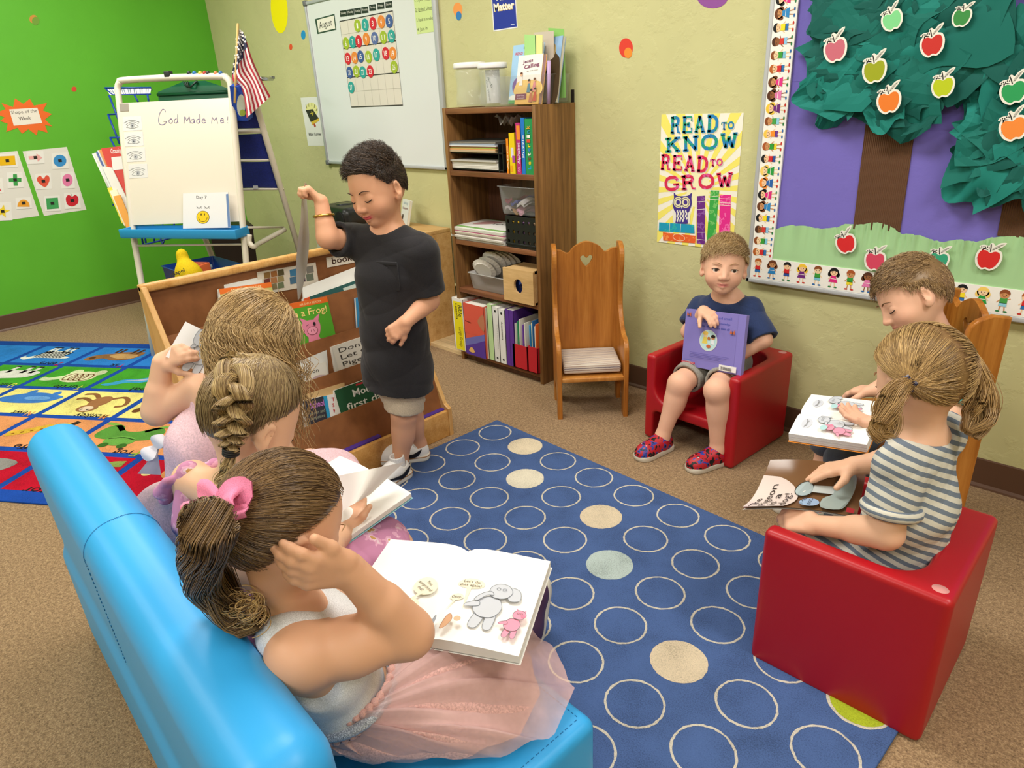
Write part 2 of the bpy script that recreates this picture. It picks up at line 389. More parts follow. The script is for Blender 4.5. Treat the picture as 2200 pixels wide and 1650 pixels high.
for i in range(-3, 4):
 for j in range(5):
  y1 = 2 * rh - j * rh - .02; y0 = y1 - rh + .034; x0 = i * cw + .017; x1 = (i + 1) * cw - .017
  if i == 3: x1 -= .03
  S.rect(x0, y0, x1, y1, pile(rows[j]), 1)
  k = i + 2
  Q = lambda u, v: (x1 - u * (x1 - x0), y1 - .01 - (v) * (y1 - y0 - .02))
  PP = lambda pts, c, h=3: S.poly([Q(*p) for p in ipoly(pts, 4)], pile(c), h)
  EL = lambda u, v, a, b, c, h=4: S.poly([Q(u + a * math.cos(t * PI / 8), v + b * math.sin(t * PI / 8)) for t in range(16)], pile(c), h)
  q_ = k - j if j else k
  if (q_, j) in words and not (q_, j) in ((3, 0),):
   wd = words[(q_, j)]; L_ = len(wd); f_ = .95 - .07 * L_
   hc = {0: 'c3202f', 1: 'ecdd5a', 2: 'd98a50', 3: '8fae3e', 4: '5a2a20'}[j]
   S.text(wd[0], Q(.05, .84 + .1), Q(.13, .84 + .1), .05, pile(hc), .01, 3)
   S.text(wd[1:], Q(.15, .94), Q(.15 + .075 * (L_ - 1), .94), .042, inkc, .008, 3)
  if j == 0 and q_ == 1:
   PP([(.15, .62), (.3, .55), (.3, .3), (.72, .3), (.75, .5), (.9, .7), (.95, .62), (.98, .75), (.85, .85), (.72, .72), (.4, .72), (.2, .72)], 'e8e6e0');
   for u in (.32, .42, .62, .7): S.poly([Q(u, .05), Q(u + .06, .05), Q(u + .06, .4), Q(u, .4)], pile('e8e6e0'), 3); S.poly([Q(u - .01, .03), Q(u + .07, .03), Q(u + .07, .09), Q(u - .01, .09)], inkc, 4)
   for t in range(9): S.line([Q(.27 + t * .06, .32), Q(.3 + t * .06, .7)], .011, inkc, 5)
  elif j == 0 and q_ == 2:
   PP([(.08, .35), (.15, .2), (.5, .25), (.6, .35), (.75, .4), (.9, .55), (.92, .75), (.78, .8), (.65, .65), (.4, .75), (.15, .65)], '94673f')
   PP([(.15, .4), (.5, .35), (.6, .5), (.35, .65), (.15, .6)], 'c49a64', 4); EL(.82, .65, .05, .08, '5c3a22', 5)
   for u in (.18, .28, .5, .58): S.poly([Q(u, .05), Q(u + .05, .05), Q(u + .05, .32), Q(u, .32)], pile('4a3322'), 4)
  elif j == 1 and q_ == 1:
   EL(.42, .5, .27, .3, 'ddd8b2', 3); PP([(.65, .45), (.85, .6), (.95, .55), (.95, .72), (.8, .75), (.62, .62)], 'c9d6a8', 4)
   for p in ((.2, .25), (.6, .25)): EL(p[0], p[1], .09, .14, 'd6dcb0', 2)
   for t in range(4): S.ring(*Q(.28 + t * .09, .52), .028, .045, .007, pile('7a5232'), 5, n=10)
  elif j == 1 and q_ == 2:
   PP([(.05, .15), (.2, .1), (.35, .35), (.5, .5), (.7, .55), (.85, .75), (.95, .85), (.8, .9), (.6, .72), (.4, .7), (.2, .45)], '3f9cc9'); PP([(.3, .4), (.5, .55), (.68, .62), (.5, .62), (.35, .55)], 'a9b6cf', 4)
  elif j == 1 and q_ == 0:
   PP([(.1, .3), (.5, .25), (.75, .3), (.95, .5), (.8, .75), (.5, .7), (.15, .6)], 'd9d6d0')
   for u in (.2, .35, .6): S.poly([Q(u, .04), Q(u + .07, .04), Q(u + .07, .4), Q(u, .4)], pile('d9d6d0'), 3); S.poly([Q(u, .02), Q(u + .08, .02), Q(u + .08, .08), Q(u, .08)], inkc, 4)
  elif j == 2 and q_ == 0:
   PP([(.05, .3), (.2, .2), (.5, .12), (.75, .2), (.98, .45), (.8, .6), (.5, .62), (.2, .55)], '3f78c4'); EL(.4, .38, .2, .1, '6aa0dd', 4)
   for p in ((.25, .15), (.65, .12)): EL(p[0], p[1], .06, .12, '3f78c4', 2)
  elif j == 2 and q_ == 1:
   EL(.5, .42, .14, .25, '9a6a44', 3); EL(.52, .72, .14, .17, '9a6a44', 4); EL(.52, .74, .09, .11, 'dcc4a8', 5)
   for pts in ([(.4, .3), (.25, .2), (.12, .35), (.08, .55), (.18, .62)], [(.58, .3), (.75, .1), (.9, .12)], [(.6, .45), (.8, .3), (.9, .35)]): S.line([Q(*p) for p in spl(pts, 5)], .022, pile('8a5c38'), 2)
   for p in ((.48, .78), (.57, .78)): EL(p[0], p[1], .02, .025, '2a2020', 6)
  elif j == 2 and q_ == 2:
   S.line([Q(*p) for p in spl([(.55, .3), (.7, .25), (.85, .45), (.88, .65)], 5)], .018, pile('a9763e'), 3); EL(.88, .72, .06, .1, '6d4526', 4); PP([(.05, .2), (.4, .15), (.6, .3), (.5, .5), (.1, .5)], 'd7a24a')
  elif j == 3 and q_ == 1:
   PP([(.1, .25), (.25, .12), (.42, .3), (.6, .3), (.75, .1), (.9, .2), (.92, .5), (.75, .62), (.3, .62), (.1, .5)], '58923c'); EL(.5, .66, .2, .17, '6aa548', 4)
   for p in ((.38, .82), (.62, .82)): EL(p[0], p[1], .06, .08, '3c6c28', 5)
   for pts in ([(.02, .05), (.2, .12), (.35, .3)], [(.98, .05), (.8, .12), (.65, .3)]): S.line([Q(*p) for p in spl(pts, 4)], .022, pile('7fb04a'), 3)
   S.line([Q(*p) for p in spl([(.33, .6), (.5, .54), (.67, .6)], 5)], .006, pile('27481c'), 6)
  elif j == 3 and q_ == 0:
   S.line([Q(*p) for p in spl([(.35, .2), (.6, .3), (.8, .5), (.98, .62)], 6)], .05, pile('d8ae3c'), 3); S.line([Q(.3, .05), Q(.38, .35)], .03, pile('3a2e26'), 4)
   for t in range(6): EL(.45 + .09 * t, .25 + .07 * t, .02, .03, '9a6420', 5)
  elif j == 3 and q_ == 2: PP([(.2, .3), (.5, .2), (.8, .35), (.7, .6), (.3, .6)], 'c98a52')
  elif j == 4 and q_ == 0: S.line([Q(*p) for p in spl([(.05, .15), (.2, .2), (.35, .4), (.5, .45), (.8, .4)], 6)], .045, pile('8aa050'), 3)
  elif j == 4 and q_ == 1:
   S.text('2', Q(.12, .75), Q(.28, .75), .08, inkc, .01, 3); EL(.35, .3, .2, .22, 'd8925a', 3); EL(.72, .35, .07, .1, 'e2cf8a', 3)
  elif j == 4: PP([(.2, .3), (.5, .2), (.8, .4), (.7, .7), (.3, .6)], '8d8a86')
  elif j == 0 and q_ == 0: S.text('6', Q(.4, .7), Q(.55, .7), .08, inkc, .01, 3)
  else: PP([(.2, .3), (.5, .2), (.8, .4), (.6, .7), (.3, .6)], ['5d6f8c', 'dfe0b0', '8c6d4a', '7a9a4a', 'c98a52'][j])
S.build('animal_pictures', arug)
# ================================================================ things on the walls
def z2(x, y): return (440 + x / 4.074, y / 4.074)
def z1(x, y): return (x / 3.368, y / 3.368)
def z3(x, y): return (900 + x / 4.4, y / 4.4)
def z5(x, y): return (1350 + x / 4., 200 + y / 4.)
def z6(x, y): return (1600 + x / 3.667, y / 3.667)
def z7(x, y): return (1600 + x / 3.667, 400 + y / 3.667)
def eqx(cx, cy, rx, ry, rot=0, n=24):
 r = math.radians(rot)
 return [(cx + rx * math.cos(t) * math.cos(r) - ry * math.sin(t) * math.sin(r), cy + rx * math.cos(t) * math.sin(r) + ry * math.sin(t) * math.cos(r)) for t in [2 * PI * i / n for i in range(n)]]
PAPER = 'efece6'
def slab(pl, quad, name, parent, c, t=.001, px=True):
 P = [pl.px(q) if px else V(q) for q in quad]
 mb = MB(); mb.add([pl.pt(*p, 0) for p in P] + [pl.pt(*p, t) for p in P], [(3, 2, 1, 0), (4, 5, 6, 7), (0, 1, 5, 4), (1, 2, 6, 5), (2, 3, 7, 6), (3, 0, 4, 7)], mat(c, 'plain', .5, .3) if isinstance(c, str) else c)
 return mb.build(name, parent)
def decal(name, label, pl, shapes, group='round wall dots'):
 c0 = pl.px(shapes[0][0][0]); t = thing(name, label, 'wall dot', pl.pt(*c0), group)
 for i, (pts, c) in enumerate(shapes):
  P = [pl.px(p) for p in pts]; k = len(P); h0, h1 = .0002 + i * .0006, .0008 + i * .0006
  MB().add([pl.pt(*p, h0) for p in P] + [pl.pt(*p, h1) for p in P], [tuple(range(k))[::-1], tuple(range(k, 2 * k))] + [(q, (q + 1) % k, k + (q + 1) % k, k + q) for q in range(k)], mat(c, rough=.6)).build('dot', t)
decal('wall_dot', 'large yellow oval on the olive wall above the flag', wallB, [(eqx(600, 20, 18, 52, -4), 'f7ea00')])
decal('wall_dot', 'small blue dot on the olive wall beside the whiteboard corner', wallB, [(eqx(651.7, 75, 4.8, 10), '1f8ecb')])
decal('wall_dot', 'tiny red dot on the olive wall below the large yellow oval', wallB, [(eqx(624.8, 101, 3.4, 6.8), 'e0542f')])
decal('wall_dot', 'orange dot with a smaller blue dot overlapping it', wallB, [(eqx(983.6, 20.5, 9.8, 15), 'ee9a4d'), (eqx(985.8, 34, 5.8, 9.7), '2f7cc0')])
decal('wall_dot', 'red dot with a smaller orange dot overlapping it', wallB, [(eqx(1345, 103, 14.8, 21), 'd93a2a'), (eqx(1349.8, 113.6, 8.4, 11.4), 'ef8b2c')])
decal('wall_dot', 'purple dot high on the olive wall between bookcase and bulletin board', wallB, [(eqx(1531, -6, 33, 24), '8b4a97')])
decal('wall_dot', 'orange and green paired dot high on the green wall', wallL, [(eqx(72, 41, 9, 9), 'c98a3c'), (eqx(76.5, 45, 8, 9), '6e9a34')])
decal('wall_dot', 'small red dot on the green wall above the starburst', wallL, [(eqx(159, 191.5, 5.6, 5.6), 'd2482e')])
wb = thing('whiteboard', 'large wall whiteboard with an august calendar stuck on it', 'whiteboard', W(707, 351))
x0 = W(657, 5)[0] + .0; x0 = W(690, 230)[0]; x1 = W(957, 200)[0]; zb = W(707, 351)[2]; zt = W(657, 5)[2]
MB().bx((x0 + .012, YW - .012, zb + .012), (x1 - .012, YW - .002, zt - .012), mat('dfe3e4', 'plain', .22, .5)).build('board', wb)
fm = mat('b4b7ba', 'plain', .35, .6); mb = MB()
for a, b in (((x0, zb), (x1, zb + .018)), ((x0, zt - .018), (x1, zt)), ((x0, zb), (x0 + .018, zt)), ((x1 - .03, zb), (x1, zt))):
 mb.bx((a[0], YW - .02, a[1]), (b[0], YW, b[1]), fm, .004)
mb.build('frame', wb)
mb = MB()
for z in (zb, zt): mb.box((x0 + .01, YW - .012, z + (.008 if z == zb else -.008)), (.03, .026, .03), mat('6f7275', rough=.5), .006)
mb.build('corner_cap', wb)
P_ = Plane((0, YW - .012, 0), (1, 0, 0), (0, 0, 1))
cal = thing('wall_calendar', 'august calendar chart with coloured number discs on the whiteboard', 'calendar', P_.pt(*P_.px((755, 230))))
cq = [z2(1180, 188), z2(1645, 95), z2(1733, 920), z2(1283, 937)]
slab(P_, cq, 'chart', cal, 'ddd8cc', .001)
S = Sheet(P_.off(.0011), True); S.h = 0
lerp = lambda a, b, t: (a[0] + (b[0] - a[0]) * t, a[1] + (b[1] - a[1]) * t)
rowsT = [0, .158, .318, .49, .655, .82, 1.]
for i, t in enumerate(rowsT): S.line([lerp(cq[0], cq[3], t), lerp(cq[1], cq[2], t)], 1.1 if i in (0, 2, 4, 6) else .35, '3a3a38' if i in (0, 2, 4, 6) else 'aaa79c', 1)
for i in range(8): S.line([lerp(cq[0], cq[1], i / 7), lerp(cq[3], cq[2], i / 7)], .35 if 0 < i < 7 else .7, 'b5b2a8' if 0 < i < 7 else '555', 1) if 0 < i < 7 else S.line([lerp(cq[0], cq[1], i / 7), lerp(cq[3], cq[2], i / 7)], .5, '6b6b66', 1)
S.build('grid_print', cal)
LI, TE, RE, OR, BL = 'a2bb37', '32a39c', 'd0233a', 'e58a3c', '3f5b9b'
nums = {1: (1340, 225, LI), 2: (1407, 218, TE), 3: (1475, 205, RE), 4: (1548, 190, OR), 5: (1618, 185, BL), 6: (1240, 380, LI), 7: (1297, 368, TE), 8: (1350, 362, RE), 9: (1417, 342, OR), 10: (1490, 335, '5a6ca5'), 11: (1567, 327, LI), 12: (1637, 317, TE), 13: (1255, 513, RE), 14: (1315, 505, OR), 15: (1367, 495, BL), 16: (1436, 498, LI), 17: (1505, 480, TE), 18: (1587, 467, RE), 19: (1648, 467, OR), 20: (1271, 635, BL), 21: (1330, 625, LI), 22: (1387, 632, TE), 23: (1452, 625, RE), 26: (1660, 587, LI), 27: (1285, 765, TE)}
cn = {LI: 'lime green', TE: 'teal', RE: 'red', OR: 'orange', BL: 'blue', '5a6ca5': 'slate blue'}
for k, (x, y, c) in nums.items():
 u, v = P_.px(z2(x, y)); r = .0305
 t = MB().lathe([(0, 0), (r, 0), (r, .002), (0, .002)], P_.pt(u, v, .0018), mat(c, rough=.45), 22, np.stack([P_.U, P_.V, P_.N], 1), smooth=False)
 S = Sheet(P_.off(.0041)); a, f = textgeo(str(k), .004); wd = (.014 if k < 10 else .026)
 S.text(str(k), (u - wd / 2, v - .013), (u + wd / 2, v - .013), .027, 'f6f4ee', .004, 0)
 t.mats += [m for m in S.mb.mats if m not in t.mats]
 t.add(np.concatenate(S.mb.v), S.mb.f, S.mb.mats[0])
 tag(t.build('number_disc'), '%s disc numbered %d stuck on the august calendar' % (cn[c], k), 'number disc', 'calendar number discs')
days = ['Sunday', 'Monday', 'Tuesday', 'Wednesday', 'Thursday', 'Friday', 'Saturday']
for d, (x, y) in zip(days, ((1213, 118), (1275, 108), (1337, 98), (1400, 88), (1468, 67), (1540, 52), (1610, 40))):
 q = [z2(x - 29, y - 23), z2(x + 29, y - 32), z2(x + 33, y + 24), z2(x - 26, y + 30)]
 t = slab(P_, q, 'day_card', None, '26322c', .0012); tag(t, 'dark green day card reading %s above the calendar' % d, 'day card', 'calendar day cards')
 S = Sheet(P_.off(.0014), True); S.text(d, z2(x - 22, y + 9), z2(x + 24, y + 2), 0, 'e8e8e0', 0, 0, top=z2(x - 24, y - 12)); S.build('day_name', t)
t = slab(P_, [z2(965, 168), z2(1135, 122), z2(1152, 260), z2(988, 298)], 'month_card', None, '2f4a3c', .0012); tag(t, 'white month card reading August with dark green border', 'card')
S = Sheet(P_.off(.0014), True); S.poly([z2(980, 175), z2(1128, 136), z2(1142, 250), z2(996, 284)], 'e9e6da', 0); S.text('August', z2(1005, 250), z2(1115, 222), 0, '2a2a2a', 0, 1, top=z2(999, 190)); S.build('month_name', t)
t = slab(P_, [z2(1825, -60), z2(1985, -75), z2(2012, 276), z2(1858, 300)], 'note_sheet', None, 'cfe29a', .0008); tag(t, 'pale green handwritten rules note at the top right of the whiteboard', 'note')
S = Sheet(P_.off(.001), True)
for s_, a, b in (('1. Open _____', (1838, 18), (1975, -5)), ('2. Quiet / Listen', (1845, 102), (1990, 75)), ('3. Hands to ourselves', (1855, 192), (2004, 168)), ('4. Join in', (1862, 275), (1950, 258))):
 S.text(s_, z2(*a), z2(*b), 0, '36402c', 0, 0, top=z2(a[0] - 4, a[1] - 30))
S.line([z2(1845, 108), z2(1992, 80)], .4, '36402c', 0); S.ring(*P_.px(z2(1975, 228)), .008, .008, .0016, '36402c', 0) if 0 else None
S.build('writing', t)
q = [z2(838, 855), (W(0, 0)[0] * 0 + z2(1000, 848)[0], z2(1000, 848)[1]), z2(1062, 1275), z2(905, 1275)]
t = slab(wallB, q, 'paper_sign', None, 'e4e4e0', .0006); tag(t, 'white paper sign with a black bible beside the whiteboard', 'sign')
S = Sheet(wallB.off(.0007), True)
S.poly([z2(*p) for p in ipoly([(885, 960), (895, 915), (940, 898), (980, 930), (988, 985), (960, 1010), (900, 990)])], 'e6e39a', 1)
for a, b in (((893, 950), (885, 915)), ((912, 935), (908, 905)), ((937, 930), (936, 905)), ((958, 945), (962, 915)), ((974, 970), (985, 950))): S.line([z2(*a), z2(*b)], .9, '4a4426', 2)
S.poly([z2(*p) for p in ((930, 1060), (1000, 1030), (1002, 1055), (940, 1095))], 'd9b640', 3); S.poly([z2(*p) for p in ((885, 965), (945, 955), (998, 1035), (928, 1068))], '33322e', 4)
S.line([z2(933, 975), z2(950, 1015)], .9, 'd8c648', 5); S.line([z2(925, 995), z2(953, 987)], .9, 'd8c648', 5)
S.poly([z2(*p) for p in ((952, 1085), (962, 1080), (975, 1105), (960, 1112))], 'b0402e', 4)
S.text('Bible Corner', z2(913, 1188), z2(1022, 1186), 0, '2b2b2b', .01, 2, top=z2(909, 1160)); S.build('print', t)
q = [(1054.5, -22), (1107, -24), (1112.4, 59.5), (1060.7, 67.7)]
t = slab(wallB, q, 'poster', None, 'e8e8ee', .001); tag(t, 'small blue poster reading Matter above the jars', 'poster')
S = Sheet(wallB.off(.0011), True); S.poly([(1056.5, -20), (1105.5, -22), (1110.3, 57), (1062, 64.6)], '23369a', 1)
S.text('Matter', z3(714, 110), z3(906, 80), 0, 'e9c65a', .04, 2, top=z3(708, 38)); S.text('Matter', z3(711, 107), z3(903, 77), 0, 'f2efe4', .03, 3, top=z3(705, 34)); S.text('Minds', z3(735, 8), z3(880, -14), 0, 'e9e6da', .02, 2, top=z3(730, -50))
S.ell(*P_.px(z3(878, 232)), .004, .004, 'c9cde8', 2) if 0 else S.line([z3(870, 234), z3(905, 229)], 1.2, 'b9c0e2', 2); S.build('print', t)
# ---- READ poster: slab lettering drawn stroke by stroke
PT, PR, PB_ = W(1421, 246), W(1599.5, 241), W(1411, 519)
pw, ph = PR[0] - PT[0] - .004, PT[2] - PB_[2]
pp = Plane((PT[0] + .002, YW - .0005, PB_[2]), (1, 0, 0), (0, 0, 1))
t = thing('poster', 'bright poster reading Read to Know Read to Grow with an owl', 'poster', pp.o)
slab(pp, [(0, 0), (pw, 0), (pw, ph), (0, ph)], 'sheet', t, 'f1ede0', .0015, False)
S = Sheet(pp.off(.0016), False, dh=.00025)
def clip(pts, w_, h_):
 for ax, lim, sg in ((0, 0, 1), (0, w_, -1), (1, 0, 1), (1, h_, -1)):
  out = []
  for i in range(len(pts)):
   a, b = pts[i - 1], pts[i]; ia, ib = sg * (a[ax] - lim) >= 0, sg * (b[ax] - lim) >= 0
   if ia != ib: k = (lim - a[ax]) / (b[ax] - a[ax]); out.append((a[0] + (b[0] - a[0]) * k, a[1] + (b[1] - a[1]) * k))
   if ib: out.append(b)
  pts = out
  if not pts: return []
 return pts
for i in range(24):
 a0, a1 = 2 * PI * i / 24, 2 * PI * (i + .5) / 24; c_ = (pw * .52, ph * .45)
 q = clip([c_, (c_[0] + math.cos(a0), c_[1] + math.sin(a0)), (c_[0] + math.cos(a1), c_[1] + math.sin(a1))], pw, ph)
 if len(q) > 2: S.poly(q, 'f1e46e', 1)
S.ell(pw * .52, ph * .45, .05, .07, 'f1ecc0', 2)
GL = {
'R': [[(.18, 0), (.18, 1)], [(.18, .95), (.55, .95), (.72, .88), (.76, .74), (.7, .58), (.55, .5), (.18, .5)], [(.5, .5), (.66, .42), (.74, .05), (.95, .03)], [(0, .04), (.36, .04)], [(0, .96), (.3, .96)]],
'E': [[(.18, 0), (.18, 1)], [(0, .95), (.86, .95), (.86, .72)], [(0, .05), (.88, .05), (.88, .3)], [(.18, .5), (.6, .5)], [(.6, .36), (.6, .64)]],
'A': [[(.14, .03), (.46, .97)], [(.46, .97), (.82, .03)], [(.26, .32), (.7, .32)], [(0, .04), (.32, .04)], [(.64, .04), (1, .04)], [(.3, .96), (.52, .96)]],
'D': [[(.2, 0), (.2, 1)], [(0, .95), (.5, .95), (.75, .85), (.88, .65), (.88, .35), (.75, .14), (.5, .05), (0, .05)]],
'T': [[(.5, 0), (.5, 1)], [(.06, .7), (.06, .95), (.94, .95), (.94, .7)], [(.28, .04), (.72, .04)]],
'O': [[(.5, .95), (.25, .88), (.1, .68), (.08, .5), (.1, .3), (.25, .12), (.5, .05), (.75, .12), (.9, .3), (.92, .5), (.9, .68), (.75, .88), (.5, .95)]],
'K': [[(.2, 0), (.2, 1)], [(.8, .95), (.24, .45)], [(.42, .58), (.85, .05)], [(0, .04), (.4, .04)], [(0, .96), (.4, .96)], [(.6, .96), (1, .96)], [(.64, .04), (1, .04)]],
'N': [[(.18, 0), (.18, 1)], [(.18, .95), (.8, .08)], [(.82, 0), (.82, 1)], [(0, .04), (.36, .04)], [(0, .96), (.3, .96)], [(.64, .96), (1, .96)]],
'W': [[(.12, .95), (.3, .05)], [(.3, .05), (.5, .7)], [(.5, .7), (.7, .05)], [(.7, .05), (.88, .95)], [(0, .96), (.28, .96)], [(.72, .96), (1, .96)], [(.4, .75), (.6, .75)]],
'G': [[(.9, .7), (.85, .85), (.7, .95), (.4, .95), (.18, .82), (.08, .6), (.08, .4), (.18, .16), (.42, .05), (.7, .08), (.88, .2), (.88, .42)], [(.6, .43), (1, .43)]]}
def slabtext(s_, A, B, ht, m, wd, h):
 A, B = V(A), V(B); d = (B - A); up = V(-d[1], d[0]) / np.linalg.norm(d) * ht; k = len(s_); g = .12
 for i, ch in enumerate(s_):
  o_ = A + d * (i / k) * (1 + g / k); dx = d / k * (1 - g)
  for st in GL[ch]: S.line([o_ + dx * p[0] + up * p[1] for p in st], wd if abs(st[0][0] - st[-1][0]) < .1 or len(st) > 5 or ch in 'AWKN' and abs(st[0][1] - st[-1][1]) > .2 else wd * .62, m, h)
teal = mat('1f8f9f', 'blotch', .6, .3, s=42, cs=[(0, '2580bd'), (.5, '1f9a7c'), (.62, '3d8fc9')]); pink = mat('d8305f', 'blotch', .6, .3, s=45, cs=[(0, 'd42a52'), (.54, 'e0559a'), (.64, 'cf2a60')])
cx_ = lambda x, y: pp.px(z5(x, y))
shd = mat('d6cfc0')
for sd, m_, hh in ((V(.003, -.003), shd, 3), (V(0, 0), None, 5)):
 for s_, a, b, c, m, wd in (('READ', (365, 345), (775, 335), (372, 205), teal, .0115), ('TO', (800, 312), (912, 305), (797, 252), teal, .006), ('KNOW', (322, 507), (945, 468), (322, 388), teal, .0125),
 ('READ', (280, 655), (685, 680), (288, 528), pink, .0115), ('TO', (705, 628), (815, 620), (700, 570), pink, .006), ('GROW', (318, 838), (905, 805), (312, 722), pink, .0125)):
  A, B, T = cx_(*a), cx_(*b), cx_(*c); slabtext(s_, A + sd, B + sd, (T - A)[1], m_ or m, wd, hh)
def stub(q, c, h=6): S.poly([cx_(*p) for p in q], c, h)
bk = lambda c, d: mat(c, 'blotch', .6, .3, s=38, cs=[(0, c), (.56, d), (.64, c)])
stub([(268, 1110), (568, 1130), (572, 1205), (265, 1185)], bk('1b98bd', '2fb3a8')); stub([(300, 1195), (582, 1225), (578, 1290), (303, 1265)], bk('e5622b', 'ef8f4a'))
stub([(593, 885), (662, 880), (660, 1300), (590, 1290)], bk('6b2a83', '8a55a5')); stub([(710, 835), (783, 838), (745, 1310), (675, 1300)], bk('3aa648', '74c068')); stub([(790, 872), (884, 874), (875, 1300), (780, 1300)], bk('e02a8c', 'ef6ab0'))
for a, b in (((592, 935), (662, 928)), ((592, 1000), (662, 995)), ((590, 1195), (661, 1195)), ((590, 1255), (661, 1262)), ((705, 915), (780, 910)), ((706, 890), (781, 882)), ((789, 905), (884, 910)), ((788, 940), (884, 945)), ((787, 960), (884, 967)), ((360, 1117), (356, 1190)), ((455, 1122), (450, 1197))):
 S.line([cx_(*a), cx_(*b)], .0016, 'f0ecdc', 8)
u = cx_(438, 1240); S.ring(u[0], u[1], .027, .013, .0022, 'f6d9b8', 8, rot=-.06)
owl = mat('43308a'); OW = lambda pts, c, h: S.poly([cx_(*p) for p in pts], c, h)
OW(ipoly([(395, 855), (420, 880), (470, 885), (515, 880), (548, 858), (545, 900), (548, 950), (530, 1005), (515, 1060), (525, 1118), (400, 1112), (412, 1050), (395, 1000), (383, 950), (395, 905)], 4), owl, 6)
OW(ipoly([(395, 1010), (413, 1035), (408, 1110), (390, 1105), (385, 1060)], 3), 'e9e6da', 7); OW(ipoly([(530, 1015), (512, 1050), (518, 1120), (532, 1112), (534, 1060)], 3), 'e9e6da', 7)
for x in (432, 495):
 u = cx_(x, 938); S.ell(u[0], u[1], .021, .021, 'e8e2a8', 7); S.ell(u[0], u[1], .017, .017, owl, 8); S.ell(u[0], u[1], .0145, .0145, 'e8e2b8', 9); S.ell(u[0], u[1], .0085, .0085, owl, 10)
OW([(454, 968), (474, 968), (464, 995)], 'e9e6da', 9)
for r_ in range(5):
 for q in range(4 - (r_ > 3)): u = cx_(425 + q * 24 + (r_ % 2) * 8, 1015 + r_ * 20); S.ell(u[0], u[1], .0035, .006, 'e9e6da', 8, n=8)
S.build('print', t)
# ---- green wall
sb = thing('starburst_sign', 'orange paper starburst reading Shape of the Week on the green wall', 'sign', G0) if 0 else None
pl_ = wallL
star = [(10, 745), (95, 775), (108, 712), (168, 752), (215, 715), (245, 765), (340, 745), (310, 800), (375, 825), (325, 865), (378, 915), (325, 905), (345, 960), (275, 940), (265, 980), (205, 935), (160, 968), (125, 925), (45, 955), (55, 895), (0, 875), (35, 850), (-40, 820), (40, 790)]
P = [pl_.px(z1(*p)) for p in star]; k = len(P)
mb = MB(); mb.add([pl_.pt(*p, .0005) for p in P] + [pl_.pt(*p, .0015) for p in P], [tuple(range(k))[::-1], tuple(range(k, 2 * k))] + [(q, (q + 1) % k, k + (q + 1) % k, k + q) for q in range(k)], mat('ea6a26', rough=.7))
sb = tag(mb.build('starburst_sign'), 'orange paper starburst reading Shape of the Week on the green wall', 'sign')
S = Sheet(pl_.off(.0017), True); S.poly([z1(66, 792), z1(270, 780), z1(306, 890), z1(100, 910)], 'ece6dc', 1)
S.text('Shape of the', z1(82, 826), z1(270, 812), 0, '6a6460', 0, 2, top=z1(76, 802)); S.text('Week', z1(138, 872), z1(225, 864), 0, '6a6460', .01, 2, top=z1(132, 846)); S.build('print', sb)
def shape_poster(label, quad, items):
 t = slab(pl_, quad, 'shape_poster', None, 'e3e0da', .001); tag(t, label, 'poster', 'shape posters on the green wall')
 S = Sheet(pl_.off(.0012), True, dh=.0004)
 for kind, x, y, rx, ry, c in items:
  S.poly([z1(x - rx - 14, y - ry - 12), z1(x + rx + 8, y - ry - 18), z1(x + rx + 18, y + ry + 12), z1(x - rx - 6, y + ry + 18)], 'eceae6', 1); S.line([z1(x - rx - 6, y + ry + 19), z1(x + rx + 17, y + ry + 13)], .5, 'b9b7b2', 2)
  if kind == 'ell': q = [(x + rx * math.cos(a), y + ry * math.sin(a)) for a in [2 * PI * i / 24 for i in range(24)]]
  elif kind == 'rect': q = [(x - rx, y - ry + 3), (x + rx - 6, y - ry - 3), (x + rx + 2, y + ry - 4), (x - rx + 8, y + ry + 3)]
  elif kind == 'cross': q = [(x + a * rx, y + b * ry) for a, b in ((-.3, -1), (.3, -1), (.35, -.3), (1, -.35), (1, .3), (.4, .35), (.45, 1), (-.2, 1), (-.25, .35), (-.95, .35), (-1, -.25), (-.3, -.3))]
  elif kind == 'arrow': q = [(x + a * rx, y + b * ry) for a, b in ((-1, -.3), (.2, -.45), (.15, -1), (1, 0), (.35, 1), (.3, .4), (-.9, .5))]
  elif kind == 'heart': q = ipoly([(x + a * rx, y + b * ry) for a, b in ((0, -.45), (-.45, -.95), (-.95, -.6), (-.85, .1), (.25, 1), (.9, .1), (.95, -.7), (.5, -1.05))], 4)
  elif kind == 'apple': q = ipoly([(x + a * rx, y + b * ry) for a, b in ((0, -.7), (-.6, -1), (-1, -.4), (-.8, .6), (-.2, .95), (.3, .9), (.9, .4), (.95, -.5), (.5, -1))], 4)
  elif kind == 'star': q = [(x + (rx if i % 2 == 0 else rx * .42) * math.cos(PI * i / 5 - 1.4), y + (ry if i % 2 == 0 else ry * .42) * math.sin(PI * i / 5 - 1.4)) for i in range(10)]
  elif kind == 'half': q = [(x - rx, y + ry)] + [(x - rx * math.cos(a), y + ry - 2 * ry * math.sin(a)) for a in [PI * i / 14 for i in range(15)]]
  elif kind == 'tri': q = [(x - rx, y + ry), (x + rx, y + ry), (x, y - ry)]
  S.poly([z1(*p) for p in q], c, 3)
  if kind == 'apple': S.line([z1(x, y - ry * .7), z1(x - 12, y - ry * 1.35)], .8, '5a3a20', 4)
  S.poly([z1(x - 14, y - 10), z1(x + 12, y - 12), z1(x + 16, y + 9), z1(x - 10, y + 11)], '26221f', 4)
 S.build('shapes_print', t)
